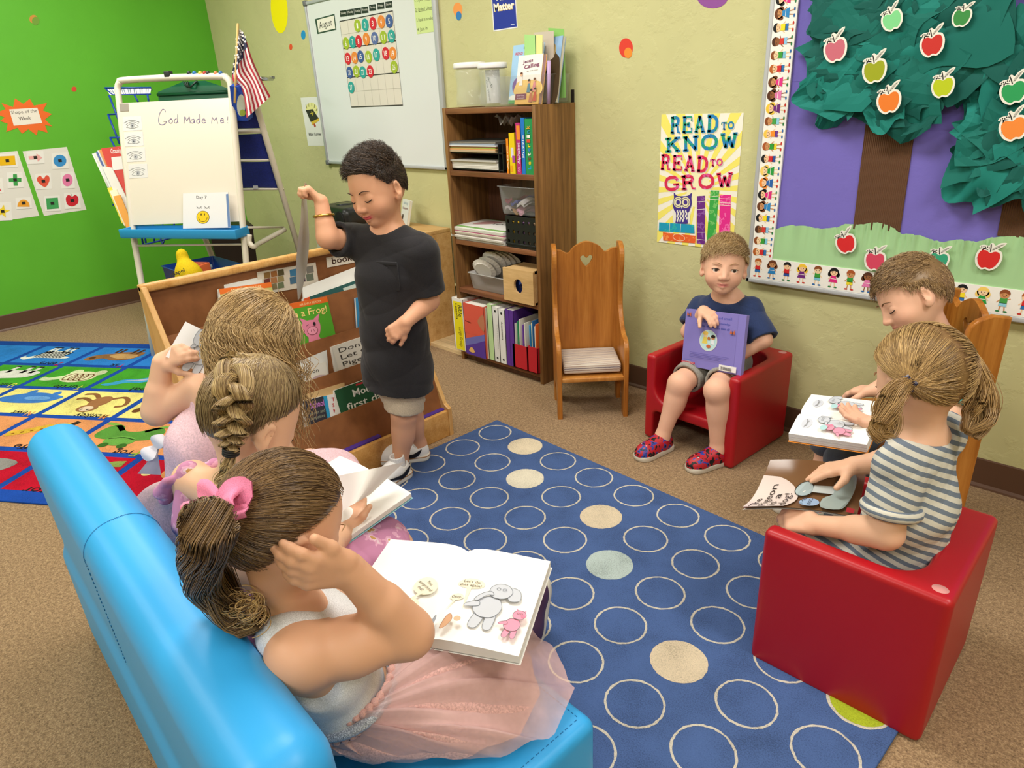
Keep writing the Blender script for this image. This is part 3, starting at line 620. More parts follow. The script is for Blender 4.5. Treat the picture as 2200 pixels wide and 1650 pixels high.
shape_poster('white shapes poster with arrow, circle and heart, nearer the easel', [z1(163, 1095), z1(483, 1063), z1(625, 1518), z1(318, 1562)],
[('arrow', 255, 1140, 50, 30, 'eaa9a8'), ('ell', 433, 1163, 47, 43, '3a8fd0'), ('heart', 313, 1312, 46, 42, 'e0563f'), ('ell', 488, 1303, 37, 45, 'e67fae'), ('rect', 378, 1472, 46, 40, '44a05c'), ('apple', 522, 1452, 46, 42, 'cb2434')])
shape_poster('white shapes poster with plus sign and star, cut by the photo edge', [z1(-250, 1128), z1(125, 1092), z1(285, 1562), z1(-90, 1612)],
[('rect', 52, 1163, 60, 34, 'e8b70c'), ('cross', 108, 1302, 46, 42, '3f9f4f'), ('half', 170, 1470, 45, 26, 'eaa132'), ('tri', -30, 1345, 40, 38, 'd8434f'), ('star', 18, 1530, 55, 50, 'f0d332')])
# ================================================================ bulletin board
bbx0 = W(1608, 602)[0] - .001; bbz0 = W(1608, 602)[2]; bbx1, bbz1 = .95, 1.78
bb = thing('bulletin_board', 'large framed bulletin board covered in purple paper', 'bulletin board', (bbx0, YW, bbz0))
MB().bx((bbx0 + .008, YW - .012, bbz0 + .008), (bbx1 - .008, YW - .001, bbz1 - .008), mat('776cc0', 'wall', .8, .2, b=.1)).build('purple_backing', bb)
mb = MB()
for a, b in (((bbx0, bbz0), (bbx1, bbz0 + .018)), ((bbx0, bbz1 - .018), (bbx1, bbz1)), ((bbx0, bbz0), (bbx0 + .016, bbz1)), ((bbx1 - .016, bbz0), (bbx1, bbz1))): mb.bx((a[0], YW - .024, a[1]), (b[0], YW, b[1]), fm, .004)
mb.build('frame', bb)
mb = MB()
for x, z in ((-.8, 1.25), (-.28, 1.24), (-.1, .92)): mb.bx((x - .33, YW - .0125, z), (x + .33, YW - .012, z + .0012), mat('57509e'))
mb.build('paper_seam', bb)
bp = Plane((0, YW - .013, 0), (1, 0, 0), (0, 0, 1)); S6 = lambda x, y: bp.px(z6(x, y)); S7 = lambda x, y: bp.px(z7(x, y))
trm = mat('74523c', 'corr', .8, .2, p=.0055); tis = mat('17726a', 'plain', .75, .25)
tism = [mat(c, 'plain', .75, .25) for c in ('15695f', '1b7a70', '115850')]
def tissue(poly, n, seed):
 r = random.Random(seed); mb = MB(); P = [V(p) for p in poly]; lo = np.min(P, 0); hi = np.max(P, 0)
 def inside(q):
  c = False
  for i in range(len(P)):
   a, b = P[i - 1], P[i]
   if (a[1] > q[1]) != (b[1] > q[1]) and q[0] < (b[0] - a[0]) * (q[1] - a[1]) / (b[1] - a[1]) + a[0]: c = not c
  return c
 cnt = 0
 while cnt < n:
  q = V(r.uniform(lo[0], hi[0]), r.uniform(lo[1], hi[1]))
  if not inside(q): continue
  cnt += 1; a = r.uniform(0, 2 * PI); tilt = r.uniform(-.75, .75); tw = r.uniform(-.5, .5); sz = r.uniform(.075, .125); L_ = r.uniform(.9, 1.5); base = r.uniform(.006, .03)
  G = []
  ph = [r.uniform(0, 6.3) for _ in range(6)]; fr = [r.uniform(2, 6) for _ in range(6)]
  for i in range(9):
   row = []
   for j in range(9):
    u, v = (i / 8 - .5) * 2, (j / 8 - .5) * 2
    fold = .16 * math.sin(fr[0] * u + ph[0]) + .13 * math.sin(fr[1] * v + ph[1]) + .1 * math.sin(fr[2] * (u + v) + ph[2]) + .09 * abs(math.sin(fr[3] * (u - v) + ph[3])) + r.uniform(-.02, .02)
    x = u * (1 + .15 * math.sin(ph[4] + 3 * v)) * L_; y = v * (1 + .2 * math.sin(ph[5] + 2 * u)) * (.55 + .45 * (1 - abs(u)) if cnt % 3 else 1)
    X_ = x * math.cos(a) - y * math.sin(a); Y_ = x * math.sin(a) + y * math.cos(a)
    hh = base + max(-.004 , sz * (fold + (tilt * u + tw * v) * .55 + .35))
    row.append(bp.pt(q[0] + X_ * sz * .8, q[1] + Y_ * sz * .8, max(.002, .066 * math.tanh(hh / .066))))
   G.append(row)
  mb.grid(G, tism[cnt % 3], r.random() < .35)
 return mb
for lab, tq, crown, n, seed in (('left paper apple tree with teal tissue crown and brown corrugated trunk', [(970, 850), (1368, 850), (1225, 1825), (855, 1800)], [(560, 330), (680, 480), (660, 760), (900, 860), (1040, 900), (1270, 880), (1440, 760), (1720, 620), (1930, 430), (1880, 120), (1560, -100), (1000, -140), (780, 20), (740, 250)], 56, 3),
('right paper apple tree cut off by the edge of the photograph', [(2110, 1200), (2560, 1230), (2440, 1890), (1990, 1855)], [(1790, 980), (1820, 1120), (1880, 1240), (1990, 1300), (2300, 1250), (2700, 1200), (2750, 500), (2250, 330), (2020, 480), (2020, 720)], 42, 5)):
 t = thing('paper_tree', lab, 'paper tree', bp.pt(*S6(*tq[3])), 'paper apple trees')
 slab(bp, [S6(*p) for p in tq], 'trunk', t, trm, .003, False)
 tissue([S6(*p) for p in crown], n, seed).build('foliage', t)
hill = [(228, 575), (250, 340), (300, 318), (370, 305), (490, 310), (560, 328), (640, 330), (735, 322), (800, 293), (870, 300), (945, 297), (1000, 285), (1055, 282), (1115, 297), (1190, 330), (1235, 375), (1300, 370), (1380, 385), (1450, 405), (1500, 425), (1560, 437), (1630, 425), (1700, 415), (1770, 428), (1830, 435), (1890, 420), (1950, 400), (2050, 392), (2130, 392), (2280, 400), (2500, 470), (2800, 500), (2800, 900)]
P = [S7(*p) for p in hill]; z0 = bbz0 + .07; k0 = len(P)
mb = MB(); gm = mat('a3cc96', rough=.85); r = random.Random(4)
top = [S7(*p) for p in hill[1:-1]]; G = []
tp = []
for a, b in zip(top[:-1], top[1:]):
 for q in range(5): tp.append(a + (b - a) * q / 5)
for s_ in range(7):
 f_ = s_ / 6; row = []
 for i, p in enumerate(tp):
  zz = z0 + (p[1] - z0) * f_; h_ = .006 + .004 * math.sin(i * 1.7) * f_ ** 3 + (.006 * (i % 6 == 0) + .003 * math.sin(i * .6)) * f_ ** 2
  row.append(bp.pt(p[0], zz, h_))
 G.append(row)
mb.grid(G, gm, True); hl = tag(mb.build('paper_hill'), 'light green paper hill with a snipped wavy top edge along the board bottom', 'paper hill')
SK = ['f2c79c', 'c98f5e', 'f0d2a8', '8f5a36']
KIDS = [('cf2b2f', '2f6fb0', 'b5622c', 0, 0), ('2f86c6', '2f86c6', '6d3d22', 1, 1), ('cf2b2f', '2f4f9b', '1d1a1c', 0, 0), ('6e2a7c', '6e2a7c', 'f0c63c', 1, 0), ('3d9b3a', '7cc3dd', '8a4b26', 0, 2), ('d9267c', 'd9267c', '171518', 1, 0), ('2f9a3c', 'e6d42c', 'a8552a', 0, 1), ('e07ab0', 'e07ab0', '57301e', 1, 3), ('d23a32', '8ec3e6', '4b2c1c', 0, 3), ('2a62ac', '2a62ac', 'ee8a34', 1, 0), ('ee8e2e', '6c3a98', 'efc650', 0, 0), ('dd2f86', 'dd2f86', '6b3d22', 1, 1), ('f2dc2a', '3170b6', '15161a', 0, 0), ('279a42', '279a42', 'f4cf6a', 1, 2), ('46a04a', '8fd0e6', '8c4c28', 0, 1)]
def kidfig(S, o, a, b, k, s):
 """o: feet centre, a: right, b: up, s: height"""
 sh, lo_, hr, dress, sk = KIDS[k % len(KIDS)]; sk = SK[sk]
 Q = lambda u, v: o + a * u * s + b * v * s
 E = lambda u, v, r1, r2, c, h: S.poly([Q(u + r1 * math.cos(t * PI / 7), v + r2 * math.sin(t * PI / 7)) for t in range(14)], c, h)
 for sg in (-1, 1):
  S.line([Q(sg * .06, .36), Q(sg * .1, .07)], .045 * s, sk, 2); E(sg * .14, .04, .08, .04, ['c5362f', '2f6cae', '2f7f4a'][k % 3], 3); S.line([Q(sg * .1, .58), Q(sg * .24, .42 + .2 * ((k + sg) % 3 == 0))], .04 * s, sk, 2)
 if dress: S.poly([Q(-.09, .64), Q(.09, .64), Q(.22, .28), Q(-.22, .28)], sh, 4); S.line([Q(-.14, .46), Q(.14, .46)], .025 * s, 'f3efe8', 5)
 else: S.poly([Q(-.13, .64), Q(.13, .64), Q(.14, .4), Q(-.14, .4)], sh, 4); S.poly([Q(-.14, .42), Q(.14, .42), Q(.15, .26), Q(.02, .26), Q(0, .32), Q(-.02, .26), Q(-.15, .26)], lo_, 4)
 if dress: E(0, .78, .24, .23, hr, 3); E(-.2, .68, .09, .13, hr, 3); E(.2, .68, .09, .13, hr, 3)
 else: E(0, .84, .2, .17, hr, 3)
 E(0, .77, .18, .16, sk, 5); S.poly([Q(-.18, .8), Q(-.1, .93), Q(.1, .94), Q(.18, .8), Q(.02, .86)], hr, 6)
 for sg in (-1, 1): E(sg * .065, .77, .018, .025, '241a18', 6)
 S.line([Q(-.05, .7), Q(0, .685), Q(.05, .7)], .015 * s, '8a3a30', 6)
tl, bl_ = bp.px((1697.5, 200)), bp.px((1662.5, 554))
sw = bl_[0] - bbx0 - .018
def strip(lab, q, sideways, n, k0):
 t = tag(slab(bp, q, 'border_strip', None, 'f0eee8', .009, False), lab, 'border strip', 'printed border strips')
 S = Sheet(bp.off(.0092), dh=.0002)
 for i in range(n):
  if sideways: kidfig(S, V(q[1][0] - .006, q[0][1] + (q[3][1] - q[0][1]) * (i + .5) / n), V(0, 1), V(-1, 0), k0 + i * 4, sw * .88)
  else: kidfig(S, V(q[0][0] + (q[1][0] - q[0][0]) * (i + .5) / n, q[0][1] + .006), V(1, 0), V(0, 1), k0 + i, (q[3][1] - q[0][1]) * .88)
 S.build('children_print', t)
bx_ = bbx0 + .016; zt_ = bbz0 + .018
sh_ = bp.px(z7(230, 572))[1] - zt_
strip('vertical white border strip of cartoon children along the left of the board', [(bx_, zt_ + sh_), (bx_ + sw, zt_ + sh_), (bx_ + sw, bbz1 - .02), (bx_, bbz1 - .02)], True, 27, 0)
strip('horizontal white border strip of cartoon children along the bottom of the board', [(bx_, zt_), (bbx1 - .02, zt_), (bbx1 - .02, zt_ + sh_), (bx_, zt_ + sh_)], False, 38, 0)
def apple(x, y, wpx, c, rot, where, cname, h):
 bq = bp.off(h); u, v = bq.px((x, y)); s = (bq.px((x + wpx / 2, y)) - bq.px((x - wpx / 2, y)))[0]
 ca, sa = math.cos(math.radians(rot)), math.sin(math.radians(rot))
 Q = lambda p: (u + (p[0] * ca - p[1] * sa) * s, v + (p[0] * sa + p[1] * ca) * s)
 body = ipoly([(0, .36), (-.22, .47), (-.44, .4), (-.52, .1), (-.42, -.28), (-.2, -.5), (0, -.44), (.2, -.5), (.42, -.28), (.52, .1), (.44, .4), (.22, .47)], 3)
 o = ipoly([(-.1, .48), (-.3, .58), (-.52, .48), (-.63, .12), (-.52, -.34), (-.22, -.6), (0, -.54), (.22, -.6), (.52, -.34), (.63, .12), (.52, .48), (.3, .6), (.5, .78), (.62, 1.0), (.35, .95), (.15, .78), (.02, .9), (-.1, .85), (-.14, .72), (-.4, .74), (-.58, .62), (-.38, .54)], 3)
 P = [Q(p) for p in o]; k = len(P); mb = MB()
 mb.add([bp.pt(*p, h) for p in P] + [bp.pt(*p, h + .0015) for p in P], [tuple(range(k))[::-1], tuple(range(k, 2 * k))] + [(q, (q + 1) % k, k + (q + 1) % k, k + q) for q in range(k)], mat('ece9de', rough=.5))
 t = tag(mb.build('paper_apple'), '%s paper apple %s' % (cname, where), 'paper apple', 'paper apples on the board')
 S = Sheet(bp.off(h + .0017)); S.poly([Q(p) for p in body], c, 0); S.line([Q((0, .42)), Q((-.02, .62)), Q((-.06, .82))], .05 * s, '1f1d1d', 1)
 S.poly([Q(p) for p in ((.04, .5), (.22, .62), (.56, .95), (.34, .86), (.12, .68))], 'b9b6ad', 1)
 for q in range(4): S.line([Q((.08 + .1 * q, .56 + .09 * q)), Q((.16 + .1 * q, .56 + .1 * q))], .02 * s, '4a4845', 2)
 for q in range(5): p = (-.46 + .09 * q, .62 + .03 * (q % 2)); S.poly([Q((p[0] - .03, p[1])), Q((p[0], p[1] + .05)), Q((p[0] + .03, p[1])), Q((p[0], p[1] - .05))], '1f1d1d', 1)
 S.build('apple_print', t)
for a in ((1917, 44, 36, '7fd490', 22, 'at the top of the left tree, partly tucked in tissue', 'mint green', .071), (2066, 38, 34, '3c8d46', -4, 'high on the right side of the left tree crown', 'dark green', .071), (1795, 108, 40, 'c8697a', 14, 'at the left edge of the left tree crown', 'dusty pink', .071),
(2003, 97, 42, 'c9312b', 12, 'at the centre of the left tree crown', 'bright red', .073), (1879, 153, 42, '9ca51d', 10, 'above the orange apple in the left tree', 'olive green', .071), (2026, 187, 40, 'b9c81c', 8, 'low on the right of the left tree crown', 'yellow green', .071),
(1910, 219, 42, 'e87c2c', 12, 'lowest in the left tree crown', 'orange', .071), (2178, 198, 48, '2a9b58', 18, 'in the right tree crown above the orange apple', 'green', .071), (2178, 276, 50, 'f08a3a', 20, 'low in the right tree crown', 'light orange', .071),
(2070, 390, 46, '45a24f', 4, 'falling between the two tree trunks', 'green', .004), (1818, 524, 36, 'd3292c', 24, 'leftmost on the green hill', 'red', .016), (1880, 561, 38, 'd24560', 4, 'on the green hill just above the border strip', 'rosy pink', .016),
(2016, 560, 38, '35a07a', 0, 'half hidden behind the reading boy by the hill', 'teal green', .016), (2123, 557, 47, 'd32a2a', -4, 'on the green hill above the wooden chair back', 'large red', .016)): apple(*a)
# ================================================================ signed-distance modelling: smooth solid shapes
class SDF:
 def __init__(s, lo, hi, h):
  s.lo = V(lo); s.h = h; s.n = np.ceil((V(hi) - s.lo) / h).astype(int) + 1
  s.D = np.full(s.n, .5, np.float32)
 def sub(s, lo, hi):
  a = np.clip(np.floor((V(lo) - s.lo) / s.h).astype(int), 0, s.n); b = np.clip(np.ceil((V(hi) - s.lo) / s.h).astype(int) + 1, 0, s.n)
  if (b <= a).any(): return None, None
  ax = [(s.lo[i] + np.arange(a[i], b[i]) * s.h).astype(np.float32) for i in range(3)]
  return tuple(slice(a[i], b[i]) for i in range(3)), (ax[0][:, None, None], ax[1][None, :, None], ax[2][None, None, :])
 def put(s, fn, lo, hi, k=.0, op='add', pad=None):
  pad = k + 3 * s.h if pad is None else pad
  sl, P = s.sub(V(lo) - pad, V(hi) + pad)
  if sl is None: return s
  d = fn(*P); D = s.D[sl]
  if op != 'add': D = -D
  if k > 0: h = np.maximum(k - np.abs(d - D), 0) / k; r = np.minimum(d, D) - h * h * k * .25
  else: r = np.minimum(d, D)
  s.D[sl] = r if op == 'add' else -r
  return s
 def rc(s, a, b, ra, rb, k=.012, op='add', sq=None, cutb=None):
  a, b = V(a), V(b); f = sq[1] if sq else 1; m = max(ra, rb) * max(f, 1)
  def fn(X, Y, Z):
   x, y, z = X - a[0], Y - a[1], Z - a[2]
   d = b - a
   if sq:
    ax = sq[0]; t = (x * ax[0] + y * ax[1] + z * ax[2]) * (1 - 1 / f); x = x - ax[0] * t; y = y - ax[1] * t; z = z - ax[2] * t
    d = d - ax * ((d @ ax) * (1 - 1 / f))
   L2 = max(d @ d, 1e-12); t = np.clip((x * d[0] + y * d[1] + z * d[2]) / L2, 0, 1)
   r = np.sqrt((x - d[0] * t) ** 2 + (y - d[1] * t) ** 2 + (z - d[2] * t) ** 2) - (ra + (rb - ra) * t)
   return r
  return s.put(fn, np.minimum(a, b) - m, np.maximum(a, b) + m, k, op)
 def el(s, c, r, R=None, k=.012, op='add'):
  c, r = V(c), V(r); R = np.eye(3) if R is None else R; m = np.sqrt((R ** 2) @ (r ** 2))
  def fn(X, Y, Z):
   x, y, z = X - c[0], Y - c[1], Z - c[2]
   q = [(x * R[0, i] + y * R[1, i] + z * R[2, i]) for i in range(3)]
   k0 = np.sqrt(sum((q[i] / r[i]) ** 2 for i in range(3))); k1 = np.sqrt(sum((q[i] / r[i] ** 2) ** 2 for i in range(3)))
   return k0 * (k0 - 1) / (k1 + 1e-6)
  return s.put(fn, c - m, c + m, k, op)
 def rbox(s, c, sz, r, R=None, k=0., op='add'):
  c = V(c); hs = V(sz) / 2 - r; R = np.eye(3) if R is None else R; m = np.abs(R) @ (V(sz) / 2)
  def fn(X, Y, Z):
   x, y, z = X - c[0], Y - c[1], Z - c[2]
   q = [np.abs(x * R[0, i] + y * R[1, i] + z * R[2, i]) - hs[i] for i in range(3)]
   return np.sqrt(sum(np.maximum(u, 0) ** 2 for u in q)) + np.minimum(np.maximum(np.maximum(q[0], q[1]), q[2]), 0) - r
  return s.put(fn, c - m, c + m, k, op)
 def plane(s, p, n, k=0., lo=None, hi=None):
  p, n = V(p), nrm(n)
  lo = s.lo if lo is None else lo; hi = s.lo + (s.n - 1) * s.h if hi is None else hi
  sl, P = s.sub(lo, hi); d = (P[0] - p[0]) * n[0] + (P[1] - p[1]) * n[1] + (P[2] - p[2]) * n[2]
  s.D[sl] = np.maximum(s.D[sl], d); return s
 def mesh(s):
  D = s.D; D[0] = D[-1] = .01; D[:, 0] = D[:, -1] = .01; D[:, :, 0] = D[:, :, -1] = .01
  I = D < 0; n = np.array(D.shape)
  c = [I[dx:n[0] - 1 + dx, dy:n[1] - 1 + dy, dz:n[2] - 1 + dz] for dx in (0, 1) for dy in (0, 1) for dz in (0, 1)]
  al = c[0].copy(); an = c[0].copy()
  for q in c[1:]: al &= q; an |= q
  act = np.argwhere(an & ~al)
  idx = np.full(n - 1, -1, np.int32); idx[act[:, 0], act[:, 1], act[:, 2]] = np.arange(len(act))
  off = np.array([[dx, dy, dz] for dx in (0, 1) for dy in (0, 1) for dz in (0, 1)])
  val = np.stack([D[act[:, 0] + o[0], act[:, 1] + o[1], act[:, 2] + o[2]] for o in off], 1)
  acc = np.zeros((len(act), 3)); cnt = np.zeros(len(act))
  for i in range(8):
   for j in range(i + 1, 8):
    if np.abs(off[i] - off[j]).sum() != 1: continue
    m = (val[:, i] < 0) != (val[:, j] < 0); t = val[m, i] / (val[m, i] - val[m, j])
    acc[m] += off[i] + (off[j] - off[i]) * t[:, None]; cnt[m] += 1
  vts = s.lo + (act + acc / cnt[:, None]) * s.h
  F_ = []
  for ax in range(3):
   u, v = (ax + 1) % 3, (ax + 2) % 3
   A = np.take(I, range(0, n[ax] - 1), ax); B = np.take(I, range(1, n[ax]), ax)
   e = np.argwhere(A != B); e = e[(e[:, u] > 0) & (e[:, v] > 0) & (e[:, u] < n[u] - 1) & (e[:, v] < n[v] - 1)]
   inside = A[e[:, 0], e[:, 1], e[:, 2]]; q = []
   for du, dv in ((-1, -1), (0, -1), (0, 0), (-1, 0)):
    g = e.copy(); g[:, u] += du; g[:, v] += dv; q.append(idx[g[:, 0], g[:, 1], g[:, 2]])
   q = np.stack(q, 1); q[~inside] = q[~inside][:, ::-1]; F_.append(q)
  return vts, np.concatenate(F_)
def npmesh(name, v, f, mats, mi=None, col=None, smooth=True):
 me = bpy.data.meshes.new(name); v = np.asarray(v, np.float32); f = np.asarray(f, np.int32); k = f.shape[1]
 me.vertices.add(len(v)); me.vertices.foreach_set('co', v.ravel())
 me.loops.add(f.size); me.loops.foreach_set('vertex_index', f.ravel())
 me.polygons.add(len(f)); me.polygons.foreach_set('loop_start', np.arange(len(f), dtype=np.int32) * k)
 for m in mats: me.materials.append(m)
 if mi is not None: me.polygons.foreach_set('material_index', np.asarray(mi, np.int32))
 me.polygons.foreach_set('use_smooth', np.full(len(f), smooth)); me.update(calc_edges=True)
 if col is not None:
  a = me.attributes.new('col', 'FLOAT_COLOR', 'POINT'); c4 = np.ones((len(v), 4), np.float32); c4[:, :3] = col; a.data.foreach_set('color', c4.ravel())
 return me
def sdf_obj(S, name, m, parent=None, label=None):
 v, f = S.mesh(); return link(name, npmesh(name, v, f, [m]), parent, label)
def zrot(a):
 c, s_ = math.cos(a), math.sin(a); return V([[c, -s_, 0], [s_, c, 0], [0, 0, 1]])
# ================================================================ bookcase
bcx0, bcx1, bcy0, bcz = -2.572, -1.997, 2.168, 1.213
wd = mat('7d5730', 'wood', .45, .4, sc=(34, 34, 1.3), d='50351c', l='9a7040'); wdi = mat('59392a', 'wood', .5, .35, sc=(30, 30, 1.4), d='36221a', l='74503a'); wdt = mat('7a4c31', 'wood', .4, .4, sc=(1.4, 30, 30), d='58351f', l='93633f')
bc = thing('bookcase', 'dark walnut bookcase standing against the olive wall', 'bookcase', (bcx0, bcy0, 0)); T_ = .02
MB().bx((bcx0, bcy0, 0), (bcx0 + T_, YW - .002, bcz), wd, .0012).build('side_panel', bc); MB().bx((bcx1 - T_, bcy0, 0), (bcx1, YW - .002, bcz), wd, .0012).build('side_panel', bc)
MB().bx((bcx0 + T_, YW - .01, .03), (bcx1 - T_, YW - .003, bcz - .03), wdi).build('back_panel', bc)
SH = [.052, .382, .622, .942, bcz - .004]
for i, z in enumerate(SH): MB().bx((bcx0 + T_, bcy0 + .003, z - .022), (bcx1 - T_, YW - .011, z), wdt, .001).build('shelf' if i < 4 else 'top_panel', bc)
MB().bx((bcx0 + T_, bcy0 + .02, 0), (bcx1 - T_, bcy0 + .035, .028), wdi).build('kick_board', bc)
mb = MB(); p = W(1231, 195); mb.bx((p[0] - .008, YW - .004, bcz), (p[0] + .008, YW - .001, bcz + .05), mat('2c2622', rough=.5)); mb.build('wall_bracket', bc)
# ---- a plain book: cover boards round a page block.  frame columns: width, thickness (spine to face), height
def book(name, label, c, sz, R, cover, cat='book', group=None, pages='e9e4d6', face=None, spine=None, spine_side=-1):
 """sz=(width, thickness, height); the front cover faces -thickness axis of R"""
 t = thing(name, label, cat, c, group); w_, th, h_ = sz; R = V(R)
 mb = MB(); cm = mat(cover, 'plain', .35, .5) if isinstance(cover, str) else cover; b = min(.002, th * .2)
 mb.box(V(c) + R @ V(0, -th / 2 + b / 2, 0), (w_, b, h_), cm, 0, R); mb.box(V(c) + R @ V(0, th / 2 - b / 2, 0), (w_, b, h_), cm, 0, R); mb.box(V(c) + R @ V(spine_side * (w_ / 2 - b / 2), 0, 0), (b, th - 2 * b, h_), cm, 0, R)
 mb.build('cover', t)
 MB().box(V(c) + R @ V(-spine_side * .001, 0, 0), (w_ - 2 * b - .002, th - 2 * b - .0004, h_ - .004), mat(pages, rough=.8), 0, R).build('pages', t)
 if face:
  S = Sheet(Plane(V(c) + R @ V(-w_ / 2, -th / 2 - .0003, -h_ / 2), R[:, 0], R[:, 2]), dh=.00025); face(S, w_, h_); S.build('cover_print', t)
 if spine:
  sx_ = R[:, 1] * (-spine_side if spine_side < 0 else 1)
  S = Sheet(Plane(V(c) + R @ V(spine_side * (w_ / 2 + .0003), th / 2 * (1 if spine_side < 0 else -1), -h_ / 2), -R[:, 1] if spine_side < 0 else R[:, 1], R[:, 2]), dh=.00025); spine(S, th, h_); S.build('spine_print', t)
 return t
I3 = np.eye(3)
yF = bcy0 + .012
def XZ(px, py, y): p = AT(px, py, 1, y); return p[0], p[2]
def sp_text(txt, c, up=True, sz=.6, bold=.01):
 def fn(S, w_, h_): S.text(txt, (w_ * .72, h_ * .12), (w_ * .72, h_ * .88), w_ * .45, c, bold)
 return fn
def upright(name, label, pxl, pxr, pyt, shelf, depth, cover, cat='book', group=None, spine=None, y=None, sp=None):
 """a thing standing on a shelf, its narrow front between two picture columns"""
 y = yF if y is None else y; z0 = SH[shelf]; zz = AT((pxl + pxr) / 2, pyt, 1, y)[2]
 x0 = PL(pxl, pyt, V(0, y, 0), V(0, 1, 0))[0]; x1 = PL(pxr, pyt, V(0, y, 0), V(0, 1, 0))[0]
 R = V([[0, 1, 0], [1, 0, 0], [0, 0, 1]]).T.astype(float); R = np.stack([V(0, 1, 0), V(1, 0, 0), V(0, 0, 1)], 1)
 h_ = zz - z0
 t = thing(name, label, cat, ((x0 + x1) / 2, y, z0), group); th = x1 - x0
 mb = MB(); cm = mat(cover, rough=.35, spec=.5) if isinstance(cover, str) else cover
 mb.bx((x0, y, z0), (x1, y + .0016, z0 + h_), cm); mb.bx((x0, y, z0), (x0 + .0014, y + depth, z0 + h_), cm); mb.bx((x1 - .0014, y, z0), (x1, y + depth, z0 + h_), cm); mb.build('cover', t)
 MB().bx((x0 + .0016, y + .002, z0 + .002), (x1 - .0016, y + depth - .003, z0 + h_ - .004), mat('e6e2d8', rough=.8)).build('pages', t)
 if spine:
  S = Sheet(Plane((x0, y - .0003, z0), (1, 0, 0), (0, 0, 1)), dh=.00025); spine(S, th, h_); S.build('spine_print', t)
 return t
def z4(x, y): return (900 + x / 3.44, 360 + y / 3.44)
def vt(txt, c, x=.75, a=.1, b=.9, hh=.5, bold=.01): return lambda S, w_, h_: S.text(txt, (w_ * x, h_ * a), (w_ * x, h_ * b), w_ * hh, c, bold)
def letterlink(S, w_, h_):
 for i, (ch, c) in enumerate(zip('Letterlink', ['2aa0c8', 'e6c02e', '7a3a2a', 'e9e4d8', '3d7fc4', 'e6d02e', 'd8462f', 'f0ece2', '3a9ad0', 'e6a02e'])):
  S.text(ch, (w_ * .42, h_ * (.1 + .08 * i)), (w_ * .42, h_ * (.16 + .08 * i)), w_ * .26, c, .03)
 S.rect(w_ * .66, h_ * .72, w_, h_, 'c8232c'); S.rect(w_ * .72, h_ * .8, w_ * .98, h_ * .96, 'e6e2da'); S.rect(w_ * .72, h_ * .4, w_ * .98, h_ * .7, 'ece6d6'); S.text('Link', (w_ * .9, h_ * .42), (w_ * .9, h_ * .68), w_ * .16, '8a2a22', .02); S.rect(w_ * .66, 0, w_, h_ * .12, 'c8232c')
upright('game_box', 'green Letter Link game box at the right end of the top compartment', 1126, 1154, 255, 3, .19, '2b8f52', 'game box', spine=letterlink)
upright('game_box', 'slim blue game box beside the green one in the top compartment', 1117, 1126, 253, 3, .18, '2672c8', 'game box', spine=vt('Puzzle', 'dfe8f4', .75, .3, .7))
upright('game_box', 'magenta game box beside the slim blue one', 1106.5, 1117, 264, 3, .17, 'b62a78', 'game box', spine=lambda S, w_, h_: (S.rect(w_ * .2, h_ * .68, w_ * .9, h_ * .95, 'e8872e'), S.text('Alphabet', (w_ * .75, h_ * .2), (w_ * .75, h_ * .62), w_ * .5, 'e6d9f0', .02), S.text('GO', (w_ * .75, h_ * .04), (w_ * .75, h_ * .14), w_ * .5, 'f0a0c8', .02)))
upright('flashcard_box', 'yellow flashcard box in the top compartment', 1092, 1105, 286, 3, .12, 'e8c81e', 'box', spine=lambda S, w_, h_: (S.rect(w_ * .3, h_ * .4, w_ * .75, h_ * .65, 'd9d4e0'), S.rect(w_ * .5, h_ * .28, w_ * .95, h_ * .45, 'a84a9c'), S.rect(w_ * .1, h_ * .05, w_ * .5, h_ * .2, 'e8a01e')))
upright('flashcard_box', 'narrow orange flashcard box left of the yellow one', 1086, 1092, 298, 3, .12, 'e8861e', 'box', spine=vt('ABC', 'f4d89a', .75, .1, .8))
t = thing('plastic_bag', 'crumpled clear plastic bag lying on top of the game boxes', 'plastic bag', (*XZ(1095, 262, 2.24)[:1], 2.24, 1.1))
x_, zz_ = XZ(1098, 258, 2.25); G = [[V(x_ + (i / 6 - .5) * .1, 2.2 + j / 6 * .12, zz_ + .004 + .02 * math.sin(i * 2.1 + j) + .012 * math.cos(j * 2.3 - i)) for j in range(7)] for i in range(7)]
MB().grid(G, mat('b9b2aa', 'clear', .15, .6, a=.55)).build('plastic_film', t)
tr = thing('paper_tray', 'black two-tier paper tray on the top compartment shelf', 'paper tray', (-2.5, yF, SH[3]))
bk_ = mat('1b1b1c', rough=.4); ax0 = XZ(965, 340, yF)[0]; ax1 = XZ(1080, 350, yF)[0]
zt1, zt2 = SH[3] + .012, AT(1010, 327, 1, yF)[2]
for z in (zt1, zt2): MB().bx((ax0, yF + .005, z - .006), (ax1, YW - .02, z), bk_, .001).build('tray', tr)
for x in (ax1 - .004, ax1 - .03): mb = MB(); mb.bx((x, yF + .004, SH[3]), (x + .004, YW - .02, zt2 + .035), bk_); mb.build('side_frame', tr)
mb = MB(); mb.bx((ax0, YW - .05, SH[3]), (ax0 + .004, YW - .02, zt2 + .03), bk_); mb.build('side_frame', tr)
